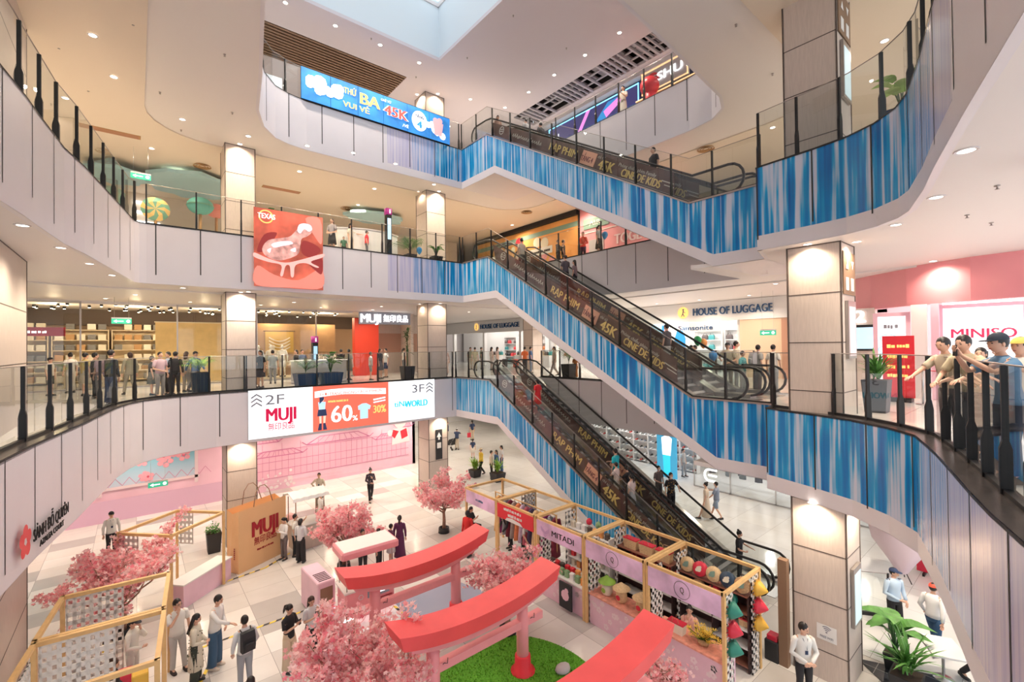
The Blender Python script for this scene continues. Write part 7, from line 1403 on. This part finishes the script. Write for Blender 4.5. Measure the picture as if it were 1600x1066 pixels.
a, w_ = folk('person in a dark coat seated on the red stool at the far stall', 736, 838, G, 60, h=1.58, top=BLK, bottom=BLK, hair='long', legs='sit', girl=True, arms=('phone', 'phone'), nod=.3)
q = MB(); q.lathe([(.24, 0), (.24, .46), (.22, .5), (0, .5)], n=18); o = q.build('red_stool', 'lacquer_red'); o.location = (8.75, 14.9, G); tag(o, 'round red stool left of the red mannequin', 'stool')
p = P(739, 822, G); person('mannequin in a long red dress at the corner of the far stall', 9.7, 14.5, G, 200, h=1.72, top=(.70, .03, .03), bottom=(.70, .03, .03), lower='long_skirt', kind='mannequin', skin='pot_black', girl=True, sleeve='long')
folk('girl in white with black hair bending at the sale banner stall', 820, 872, G, 30, h=1.50, top=WHT, bottom=BLK, lean=.55, nod=.3, hair='bob', girl=True, arms=('reach', 'reach'))
folk('person in black bending forward left of the girl in white at the sale banner stall', 798, 858, G, -60, h=1.55, top=BLK, bottom=BLK, lean=.6, hair='short', arms=('reach', 'reach'), sleeve='long')
person('woman in dark red standing inside the MITADI stall', 10.9, 9.55, G, 200, h=1.62, top=(.22, .02, .03), bottom=BLK, hair='long', girl=True, sleeve='long', turn=.5)
a, w_ = person('seated vendor in a pink blouse behind the yellow flowers', 10.75, 6.1, G+.10, 205, h=1.60, top=(.82, .45, .38), bottom=(.6, .3, .3), hair='bun', girl=True, legs='sit', arms=('front', 'chin'), sleeve='long', lanyard=True)
q = MB(); q.lathe([(.17, 0), (.17, .04), (.04, .06), (.04, .42), (.19, .44), (.19, .50), (0, .5)], n=14); o = q.build('vendor_stool', 'pot_black'); o.location = (10.75, 6.1, G); tag(o, 'black stool under the seated pink-bloused vendor', 'stool')
# --- atrium floor, right
folk('security guard in light blue shirt and navy cap at the lower right', 1398, 990, G, 40, h=1.76, top=(.50, .64, .80), bottom=BLK, cap=NAVY, sleeve='long', arms=('relaxed', 'front'), legs='contra', epaulettes=True, turn=.5)
folk('man with a red cap, white shirt and jeans walking away at the lower right', 1460, 1020, G, 160, h=1.74, top=(.80, .80, .82), bottom=(.02, .07, .16), cap=(.85, .10, .06), sleeve='long', arms=('relaxed', 'swing_b'), legs='walk', shoes=(.35, .3, .28))
person('man in a white shirt with clasped hands before the broad right column', 11.35, 3.75, G, 225, h=1.74, top=(.80, .79, .76), bottom=BLK, sleeve='long', arms=('front', 'front'), turn=.7, nod=.2, lanyard=True)
person('person in white and black just behind the man with the red cap', 14.9, 1.35, G, 240, h=1.7, top=WHT, bottom=BLK, legs='walk', sleeve='long')
for k, (px, py, lb, kw) in enumerate([(714, 703, 'man in navy with white cap pushing a stroller in the far corridor', dict(top=NAVY, bottom=(.7, .6, .48), cap=WHT, arms=('reach', 'reach'))), (699, 690, 'dark clothed person at the edge of the column in the far corridor', dict(top=NAVY, bottom=(.5, .45, .4))),
    (738, 688, 'woman in navy holding a red bag in the far corridor', dict(top=NAVY, bottom=BEI, hair='tail', girl=True)), (739, 716, 'child in a navy top walking in the far corridor', dict(top=NAVY, bottom=(.75, .7, .62), h=1.35, lower='skirt', hair='tail', girl=True)),
    (752, 743, 'man in a yellow jacket and white cap striding toward the escalators', dict(top=(.86, .62, .08), bottom=BLK, cap=(.8, .7, .5), legs='walk', sleeve='long', arms=('swing_f', 'swing_b'))), (768, 748, 'woman in a beige top left of the three by the planters', dict(top=(.66, .55, .46), bottom=BLK, girl=True, sleeve='long')),
    (776, 747, 'woman in blue, middle of the three by the planters', dict(top=(.06, .16, .34), bottom=NAVY, hair='long', girl=True, sleeve='long')), (784, 738, 'woman in white and denim, rear of the three by the planters', dict(top=(.75, .75, .78), bottom=DEN, hair='bob', girl=True, lower='wide')),
    (1104, 812, 'woman in a long beige dress walking before the clothes shop', dict(top=(.72, .60, .48), bottom=(.72, .60, .48), lower='long_skirt', hair='bun', girl=True, legs='walk')), (1120, 811, 'man in grey-blue shirt and shorts walking before the clothes shop', dict(top=(.25, .30, .40), bottom=(.25, .33, .45), lower='shorts', legs='walk2', arms=('swing_f', 'reach'))),
    (1068, 745, 'shopper in grey inside the clothes shop entrance', dict(top=(.55, .52, .5), bottom=GRY, legs='contra'))]):
    folk(lb, px, py, G, (160, 90, 200, 170, -60, 90, -60, -80, -100, -110, 60)[k], **kw)
t = thing('stroller', 'dark folding stroller pushed in the far corridor', 'stroller', P(706, 703, G), 1.8); MB().loft([[(-.2, -.2, .4), (.3, -.2, .35), (.3, .2, .35), (-.2, .2, .4)], [(-.35, -.22, .95), (.1, -.22, .8), (.1, .22, .8), (-.35, .22, .95)]], smooth=False).build('seat', 'pot_black', t)
[MB().tube([(sx, sy, .1), (-.1, sy, .5), (-.45, sy, 1.0)], .012, 5).build('frame', 'steel', t) for sx in (-.25, .3) for sy in (-.2, .2)]; [MB().tube([(sx, sy-.02, .09), (sx, sy+.02, .09)], .09, 10).build('wheel', 'rubber', t) for sx in (-.25, .3) for sy in (-.22, .22)]
p = P(733, 690, G); o = thing('shopping_bag', 'red bag carried by the woman in navy in the far corridor', 'bag', (p.x, p.y, G+.35)); MB().bbox(-.15, .15, -.07, .07, 0, .38, .02).build('bag_body', 'lacquer_red', o); MB().tube([(-.07, 0, .37), (0, 0, .52), (.07, 0, .37)], .008, 4).build('handle', 'pot_black', o)
# --- on the escalators (z from the step line)
def esc_z(v, zt, zb): return zt if v >= VT else zb if v <= VB else zb+(zt-zb)*(v-VB)/(VT-VB)
def rider(label, px, py_head, U_, zt, zb, h=1.66, **k):
    v = 13.0
    for _ in range(30): z = esc_z(v, zt, zb)+h; q_ = ray(px, py_head); tt = (z-CZ)/q_.z if abs(q_.z) > 1e-3 else 1; v = atx(px, py_head, U_).y; break
    z = esc_z(round(v/.36)*.36, zt, zb); return person(label, U_, v, esc_z(v, zt, zb)-.02, k.pop('face', -90), h=h, **k)
rider('woman in a red dress riding the lower escalators near the top', 840, 610, UE1+.15, L2, L1, 1.60, face=90, top=(.75, .03, .04), bottom=(.75, .03, .04), lower='skirt', hair='bob', girl=True)
rider('man in a teal T-shirt on the lower escalators', 962, 718, UE1+.2, L2, L1, 1.66, face=95, top=(.02, .50, .58), bottom=BLK, arms=('down', 'rail'))
rider('child in pale pink and white ahead of the teal T-shirt', 963, 742, UE1-.2, L2, L1, 1.45, face=100, top=(.80, .62, .58), bottom=(.75, .7, .68), arms=('rail', 'down'), girl=True)
rider('person in black crouched low on the lower escalators', 985, 752, UE1+.2, L2, L1, 1.5, face=90, top=BLK, bottom=(.6, .6, .62), lean=.3, hair='short', arms=('reach', 'down'))
rider('woman in a grey dress and pink top below the crouching person', 987, 775, UE1-.15, L2, L1, 1.5, face=90, top=(.75, .58, .55), bottom=(.45, .45, .48), lower='skirt', hair='tail', girl=True)
person('man in a white shirt standing beyond the lower escalators', 17.6, 12.1, G, 180, h=1.70, top=(.82, .80, .76), bottom=BLK, sleeve='long', arms=('down', 'reach'))
rider('boy with a face mask in a dark top on the farther lower escalator', 1029, 745, UE2+.1, L2, L1, 1.45, top=(.16, .13, .12), bottom=(.1, .1, .1), mask=True, face=-110, arms=('down', 'front'))
rider('masked boy in black T-shirt and yellow shoes on the farther lower escalator', 1048, 742, UE2+.1, L2, L1, 1.6, top=BLK, bottom=BLK, mask=True, face=-120, shoes=(.8, .75, .1), arms=('rail', 'down'), pattern=(.7, .4, .1))
rider('woman in black near the foot of the lower escalators', 1155, 862, UE2, L2, L1, 1.55, top=BLK, bottom=BLK, hair='bun', girl=True, face=-75, arms=('rail', 'front'), nod=.3)
person('woman in a cream T-shirt left of the broad column, turned right', 17.2, 5.2, G, -60, h=1.6, top=(.80, .74, .62), bottom=GRY, hair='bun', girl=True)
rider('person in a beige shirt on the middle escalators near the top', 815, 390, UE1+.15, L3, L2, 1.66, face=90, top=(.72, .60, .46), bottom=BLK)
rider('man with a cap leaning to his companion on the farther middle escalator', 884, 432, UE2-.1, L3, L2, 1.66, top=(.12, .10, .12), bottom=BLK, cap=BLK, face=80, arms=('front', 'rail'))
rider('woman with long black hair leaning to the capped man on the farther middle escalator', 898, 434, UE2+.2, L3, L2, 1.6, top=(.3, .2, .22), bottom=BLK, hair='long', girl=True, face=110)
rider('person in black and white low on the middle escalators', 1042, 526, UE1+.2, L3, L2, 1.6, face=90, top=(.10, .09, .10), bottom=(.6, .58, .55))
rider('man in a black T-shirt riding down the upper escalators', 1021, 240, UE1+.1, L4, L3, 1.66, face=160, top=BLK, bottom=BLK, hair='short')
person('person bent over a phone at the top of the upper escalators', 14.6, 18.6, L4, 250, h=1.6, top=(.5, .3, .25), bottom=BLK, hair='bob', girl=True, nod=.4)
rider('dark clothed rider near the top of the upper escalators', 845, 205, UE2, L4, L3, 1.66, face=90, top=BLK, bottom=BLK)
rider('grey clothed rider one step above the dark one on the upper escalators', 822, 198, UE2, L4, L3, 1.66, face=90, top=GRY, bottom=GRY)
person('person in beige reading at the fourth storey rear railing', 17.6, 12.9, L4, 190, h=1.66, top=(.55, .48, .42), bottom=(.5, .46, .42), hair='bob', girl=True, arms=('phone', 'phone'), nod=.4, lower='long_skirt')
# --- second storey, left and middle
for px, Y, lb, f, kw in [(78, 25.5, 'boy with black cap, white shirt and dark shorts at the far left shop glass', 60, dict(top=(.75, .68, .58), bottom=(.06, .06, .05), lower='shorts', cap=BLK, h=1.5)), (110, 26.5, 'woman in pale clothes by the display tables at the far left', 200, dict(top=(.72, .68, .60), bottom=(.66, .6, .5), hair='bun', girl=True)),
    (133, 24.2, 'woman in yellow with black cap left of the man in the black suit', 120, dict(top=(.70, .55, .22), bottom=(.6, .55, .45), cap=BLK, girl=True, lower='skirt')), (148, 22.5, 'man in a black suit jacket behind the left railing', 100, dict(top=BLK, bottom=BLK, sleeve='long')),
    (173, 19.4, 'tall man in black with a large backpack at the left railing, seen from behind', 130, dict(top=BLK, bottom=NAVY, h=1.76, sleeve='long', lower='wide')), (203, 23.5, 'person in olive grey leaning at the display right of the backpack wearer', 200, dict(top=(.36, .33, .25), bottom=(.34, .31, .25), hair='bob', hcol='hair_brown', legs='walk', sleeve='long')),
    (237, 22.6, 'child in black with a grey skirt left of the pink shirt', 90, dict(top=BLK, bottom=(.15, .15, .14), lower='skirt', h=1.5, girl=True)), (250, 21.6, 'man in a pink shirt and grey trousers by the left railing', 30, dict(top=(.72, .50, .58), bottom=(.25, .23, .23), sleeve='short', arms=('down', 'front'))),
    (263, 22.4, 'man in a light blue shirt just right of the pink shirt', -60, dict(top=(.48, .60, .78), bottom=BLK, arms=('front', 'down'))), (274, 22.2, 'man in black with cap right of the light blue shirt', 160, dict(top=BLK, bottom=BLK, cap=BLK, sleeve='long')),
    (291, 23.2, 'woman with brown hair beside the walking man in blue', 150, dict(top=(.45, .38, .32), bottom=(.4, .35, .3), hair='long', hcol='hair_brown', girl=True)), (305, 22.8, 'man in a blue jacket and black cap striding right toward the palm', 40, dict(top=(.08, .16, .34), bottom=(.16, .15, .16), cap=BLK, legs='walk', sleeve='long', arms=('swing_f', 'swing_b'))),
    (407, 23.0, 'woman in black carrying a kraft bag right of the left column', -40, dict(top=BLK, bottom=BLK, lower='skirt', hair='long', girl=True)), (426, 25.3, 'person in grey before the first mannequin', 180, dict(top=(.3, .32, .3), bottom=(.3, .3, .3))), (463, 25.6, 'dark haired clerk behind the white information counter, left', -60, dict(top=BLK, bottom=BLK, girl=True, hair='bob')), (472, 25.9, 'dark haired clerk behind the white information counter, right', 20, dict(top=(.08, .1, .18), bottom=BLK)),
    (533, 25.8, 'man in all black walking before the shop entrance', 190, dict(top=BLK, bottom=BLK, sleeve='long', legs='contra')), (545, 24.3, 'woman in an olive dress walking before the shop entrance', 150, dict(top=(.30, .26, .18), bottom=(.30, .26, .18), lower='dress', girl=True, hair='short', legs='walk')), (579, 23.8, 'child in a white shirt before the red wall', 90, dict(top=(.78, .75, .72), bottom=(.3, .28, .26), lower='shorts', h=1.5)),
    (594, 24.2, 'woman in black carrying a white bag right of the red wall', 60, dict(top=BLK, bottom=(.1, .1, .12), lower='skirt', hair='bob', girl=True)), (603, 25, 'person in white and dark shorts right of the red wall', -60, dict(top=(.7, .7, .7), bottom=NAVY, lower='shorts')), (631, 28.4, 'slim person in white top and jeans near the beige wall', 120, dict(top=WHT, bottom=(.2, .22, .26), girl=True, hair='tail')),
    (696, 24.6, 'woman with long hair in a pale pink outfit right of the middle column', 0, dict(top=(.72, .56, .52), bottom=(.7, .56, .52), lower='wide', girl=True, hair='bob'))]:
    q_ = aty(px, 555, Y); a, w_ = person(lb, q_.x, Y, L2, toward(q_, f), **kw)
    if 'large backpack' in lb: backpack(a, 'the tall man in black at the left railing', 'dark_joint', 1.05)
    if 'kraft bag' in lb: o = thing('shopping_bag', 'kraft shopping bag carried by the woman in black near the left column', 'bag', rel(a, (.2, -.2, .15))); MB().bbox(-.22, .22, -.08, .08, 0, .5, .02).build('bag_body', 'kraft', o); MB().tube([(-.1, 0, .48), (0, 0, .68), (.1, 0, .48)], .008, 4).build('handle', 'straw_dark', o)
for k, (px, Y, c) in enumerate(((441, 28.6, (.84, .80, .72)), (423, 28.9, (.74, .68, .58)), (404, 28.8, (.55, .62, .7)), (428, 29.9, (.8, .74, .66)))): q_ = aty(px, 555, Y); person(['white-clothed mannequin in shorts behind the shop glass', 'beige-clothed mannequin left of the white one', 'pale blue-clothed mannequin nearest the left column', 'cream-clothed mannequin farther back in the shop'][k], q_.x, Y, L2+.15, 250, h=1.8, top=c, bottom=c, lower='shorts' if k == 0 else 'trousers', kind='mannequin', skin='stock_cream', sleeve='long', legs='contra')
tag(MB().box(-1.9, 1.2, -.9, .8, 0, .15).build('mannequin_platform', 'shelf_pale'), 'low pale platform under the mannequins behind the shop glass', 'platform').location = (aty(428, 555, 29).x, 29.1, L2)
# second storey rear and landing
for px, U_, lb, f, kw in [(735, 19.6, 'man in olive green before the luggage shop, left of the pair', 30, dict(top=(.25, .26, .18), bottom=(.55, .48, .38))), (742, 18.8, 'tall man in a khaki shirt before the luggage shop', 160, dict(top=(.45, .42, .30), bottom=(.5, .45, .36), sleeve='short')), (752, 20.2, 'person in dark green behind the khaki shirt', 90, dict(top=(.12, .16, .10), bottom=(.35, .3, .25))),
    (768, 20.0, 'woman with long black hair facing the luggage shop, left one', 120, dict(top=(.6, .5, .45), bottom=(.5, .42, .4), hair='long', girl=True)), (777, 19.8, 'woman with long black hair facing the luggage shop, right one', 100, dict(top=(.5, .38, .35), bottom=(.5, .4, .36), hair='long', girl=True)),
    (820, 18.8, 'man in an orange polo by the escalator head', 150, dict(top=(.75, .18, .06), bottom=(.06, .06, .07), sleeve='short')), (829, 19.4, 'person in blue with a pink bag beside the orange polo', 100, dict(top=(.08, .16, .34), bottom=(.2, .25, .35))), (866, 18.2, 'person in grey-beige walking right of the tall palm', -70, dict(top=(.6, .52, .44), bottom=(.35, .3, .28), legs='walk', girl=True, hair='bob')),
    (899, 17.9, 'child in an orange patterned outfit at the rear railing', -30, dict(top=(.7, .25, .08), bottom=(.7, .3, .12), h=1.2, lower='wide')), (1208, 17.2, 'man in a white shirt behind the escalator landing near the beige passage', 150, dict(top=(.8, .76, .7), bottom=GRY)), (1184, 16.9, 'man with glasses and backpack on the landing of the second storey', 120, dict(top=(.36, .35, .34), bottom=BLK, glasses=True, turn=.5, sleeve='short')),
    (1160, 16.6, 'woman in a teal patterned top at the foot of the middle escalators', 60, dict(top=(.12, .42, .44), bottom=(.75, .72, .68), hair='short', girl=True, h=1.45, arms=('front', 'front'), pattern=(.6, .7, .68))), (1137, 16.9, 'man in khaki with dark cap at the foot of the middle escalators', -10, dict(top=(.42, .38, .28), bottom=(.4, .35, .28), cap=BLK, h=1.75, arms=('front', 'rail'))),
    (1150, 17.6, 'person with spiky dark hair behind the khaki man', 90, dict(top=(.65, .55, .42), bottom=GRY, h=1.8)), (1080, 17.6, 'woman in black top with a green balloon above the middle escalators', 60, dict(top=BLK, bottom=(.6, .5, .4), hair='tail', girl=True)), (1086, 17.9, 'companion in beige behind the woman with the green balloon', -60, dict(top=(.7, .6, .48), bottom=(.65, .55, .45), hair='short'))]:
    q_ = atx(px, 555, U_); a, w_ = person(lb, U_, q_.y, L2, toward(q_, f), **kw)
    if 'glasses and backpack' in lb: backpack(a, 'the man with glasses on the landing', 'grey_slat')
for px, py, U_, m, lb in ((1090, 533, 16.9, 'balloon_green', 'green balloon above the middle escalators'), (1099, 537, 17.2, 'balloon_orange', 'orange balloon right of the green one'), (1114, 557, 16.3, 'balloon_blue', 'blue balloon in front of the landing crowd')):
    simple(m, {'g': (.03, .36, .12), 'o': (.88, .36, .12), 'b': (.03, .28, .66)}[m.split('_')[1][0]], rough=.3); q_ = atx(px, py, U_); balloon(q_.x, q_.y, q_.z, m, lb)
# third storey
for px, Y, lb, f, kw in [(519, 21.6, 'woman with long brown hair in a dark skirt behind the third storey railing', -30, dict(top=(.35, .32, .34), bottom=BLK, lower='skirt', hair='long', hcol='hair_brown', girl=True, arms=('front', 'front'))), (548, 21.9, 'woman with long black hair in beige bending beside a child, third storey', 60, dict(top=(.74, .66, .54), bottom=(.72, .62, .5), lower='wide', hair='long', girl=True, arms=('reach', 'down'))),
    (573, 21.4, 'child in a red shirt left of the white counter on the third storey', 90, dict(top=(.8, .03, .05), bottom=(.08, .08, .1), h=1.3)), (613, 23.7, 'clerk behind the white counter of the third storey, head in view', 20, dict(top=BLK, bottom=BLK, hair='short')), (537, 22.0, 'small child in green between the two women on the third storey', 0, dict(top=(.06, .16, .10), bottom=BLK, h=1.0))]:
    q_ = aty(px, 380, Y); person(lb, q_.x, Y, L3, toward(q_, f), **kw)
for px, U_, lb, f, kw in [(872, 18.6, 'person in all black with phone before the orange hoarding', 60, dict(top=BLK, bottom=BLK, arms=('phone', 'phone'), sleeve='long')), (880, 18.9, 'person in dark clothes just right of the one with phone', 90, dict(top=(.06, .05, .05), bottom=BLK)), (911, 18.4, 'man in a red jacket before the pink hoarding', -20, dict(top=(.8, .06, .04), bottom=BLK, sleeve='long', arms=('front', 'down'))), (936, 18.0, 'woman in grey with a blue balloon before the pink hoarding', 60, dict(top=(.5, .5, .5), bottom=BLK, lower='skirt', hair='tail', girl=True))]:
    q_ = atx(px, 385, U_); person(lb, U_, q_.y, L3, toward(q_, f), **kw)
q_ = atx(945, 368, 17.8); balloon(q_.x, q_.y, q_.z, 'balloon_blue', 'blue balloon held before the pink hoarding of the third storey'); q_ = aty(655, 392, 21.2); balloon(q_.x, q_.y, q_.z, 'balloon_blue', 'blue balloon by the plants of the third storey', .3)
# --- near right, along the second storey railing
ph = lambda t, w_, who: phone(t, w_, who)
a, w_ = person('man in a blue shirt and dark cap filming over the near right railing', 8.3, .44, L2, 128, h=1.82, top=(.13, .26, .42), bottom=(.03, .04, .07), cap=(.02, .03, .05), arms=('high_phone', 'high_phone'), lean=.10, turn=.1); ph(a, w_, 'the man in the blue shirt')
a, w_ = person('person in khaki leaning on the near right railing, left of the blue shirt', 9.75, .88, L2, 150, h=1.82, top=(.58, .50, .34), bottom=(.06, .06, .07), hair='short', lean=.18, arms=('reach', 'rail'), sleeve='short')
a, w_ = person('person in a tan shirt with arms on the near right railing, leftmost of the group', 10.45, 1.18, L2, 150, h=1.80, top=(.62, .53, .40), bottom=(.10, .09, .09), hair='short', lean=.2, arms=('rail', 'reach'))
person('person in red trousers and black behind the railing group', 11.3, .9, L2, 170, h=1.60, top=BLK, bottom=(.55, .05, .05), hair='bob', girl=True)
person('woman in white with a yellow hat at the far right edge', 9.3, .36, L2, 150, h=1.76, top=(.78, .74, .70), bottom=(.5, .3, .28), cap=(.85, .6, .15), hair='long', girl=True, skin='skin_tone', arms=('high_phone', 'rail'))
person('dark haired person between the blue shirt and the yellow hat', 10.6, .62, L2, 160, h=1.74, top=(.05, .05, .06), bottom=(.06, .06, .08))
# ---------------------------------------------------------------- downlights
_dl = None
def downlight(x, y, z, power=60, warm=(1, .86, .68), label='small round recessed downlight glowing in the ceiling', group='recessed downlights', r=.085, spot=True, size=150):
    global _dl
    if _dl is None:
        _dl = thing('downlight', label, 'ceiling light', (x, y, z), 0, group)
        MB().lathe([(.115, -.012), (.12, 0), (.09, 0), (.085, -.012), (.115, -.012)], n=12, caps=False).build('trim_ring', 'white_paint', _dl)
        MB().lathe([(.088, -.004), (.0, -.008)], n=12, caps=False).build('lens', 'lamp_on', _dl)
        o = _dl
    else: o = dup(_dl, (x, y, z), label=label, group=group)
    if spot:
        l = bpy.data.lights.new('downlight_beam', 'SPOT'); l.energy = power; l.color = warm; l.spot_size = math.radians(size); l.spot_blend = .8; l.shadow_soft_size = .08
        lo = bpy.data.objects.new('downlight_beam', l); COL.objects.link(lo); lo.parent = o; lo.location = (0, 0, -.03)
    return o
WARM, NEUT = (1, .80, .58), (1, .92, .84)
for px, py in [(145,55),(178,120),(285,189),(388,215),(237,232),(102,153),(552,241),(480,230),(618,258),(468,268),(585,295),(583,336),(745,302),(783,311),(678,290)]:
    p = atz(px, py, L4-FD-.06); downlight(p.x, p.y, L4-FD-.06 if not (0 < p.x < 16 and p.y < 21.8) else L4-FD, 160, WARM, 'small round downlight under the fourth storey slab', 'downlights over the third storey')
for px, py in [(446,4),(524,40),(594,70),(655,98),(735,155),(789,168),(968,51),(914,86),(866,117),(826,144)]:
    p = atz(px, py, LC); downlight(p.x, p.y, LC, 200, NEUT, 'small round downlight in the top ceiling', 'downlights in the top ceiling')
for px, py in [(35,352),(95,387),(140,412),(175,430),(286,450),(388,456),(1510,235),(1463,308),(1400,351),(1458,408),(1195,427)]:
    p = atz(px, py, L3-FD); downlight(p.x, p.y, L3-FD, 30 if px == 1458 else 75, NEUT, 'small round downlight under the third storey slab', 'downlights over the second storey')
for x in (-1, 2, 5, 8, 11): downlight(x, 26.4, L3-FD-.05, 90, NEUT, 'bright downlight before the shop windows', 'downlights before the second storey shops')
for y in (9.5, 12, 14.5, 17, 19.5, 22): downlight(22.6, y, L3-FD-.05, 100, NEUT, 'bright downlight before the shop windows', 'downlights before the second storey shops')
for x, y in ((1.5, 26), (5.5, 26), (10, 26), (15, 25), (20, 24), (20, 18), (20, 12), (16, 3), (19, 7), (-5, 17), (-5, 10), (-4, 23)):
    downlight(x, y, L4-FD-.05, 230, WARM, 'small round downlight under the fourth storey slab', 'downlights over the third storey')
for x, y in ((15.5, 38), (15.5, 33), (19, 36), (23, 38), (23, 31), (15, 27), (18, 30), (19, 24), (19, 19), (21, 14), (21, 9), (19, 4), (15, 2.2), (-5, 12), (-5, 19), (2, 24), (8, 24.5), (13, 25), (-4, 25), (17, 0), (14.5, 30), (10, 23)):  # those in the far corridor are added to brighten its floor
    downlight(x, y, L2-FD-.05, 90, NEUT, 'small round downlight under the second storey slab', 'downlights over the atrium floor')
for x, y in ((15, 0), (19, 7), (20, 18), (17, 25), (14, 31), (18, 36), (-5, 12), (-5, 20), (19.5, 2), (0, 24), (6, 24), (10.5, 24)):
    downlight(x, y, L3-FD-.05 if y > 22.5 or x > 18.6 or x < -3.5 else L3-FD, 110, NEUT, 'small round downlight under the third storey slab', 'downlights over the second storey')
for x, y in ((6, 25.5), (11, 25.5), (15, 24), (-3, 15), (0, 20), (19.3, 8), (14, 5), (8, 3), (0, 8), (0, 3), (16, 2)):
    downlight(x, y, LC, 220, NEUT, 'small round downlight in the top ceiling', 'downlights in the top ceiling')
for x in (-4, 0, 4.5, 8.5, 12.5): downlight(x, 26.9, L2-FD-.05, 70, NEUT, 'small round downlight added to brighten the pink mural wall', 'downlights added to brighten the mural')  # added row of lamps, only there to lift the mural's brightness
# column-top washers
for x, y, z in ((3.3, 21.25, L4-FD), (3.3, 21.25, L3-FD), (12.6, 21.25, L4-FD), (12.6, 21.25, L3-FD), (11.75, 22, L3-FD), (11.75, 22, L4-FD), (12.6, 21.25, LC), (11.75, 22, LC), (3.3, 21.25, L2-FD), (12.25, 3.8, L3-FD), (12.9, 3.0, L3-FD), (12.25, 3.8, L2-FD), (12.9, 3.0, L2-FD), (12.6, 21.25, L2-FD)):
    downlight(x, y, z, 3, (1, .85, .65), 'downlight washing the top of a beige column', 'column washer downlights', size=110)
# daylight through the skylight
l = bpy.data.lights.new('skylight_daylight', 'AREA'); l.shape = 'RECTANGLE'; l.size = 9; l.size_y = 9; l.energy = 160; l.color = (.82, .91, 1)
lo = bpy.data.objects.new('skylight_daylight', l); COL.objects.link(lo); lo.location = (6.6, 14.1, SZ+.6)
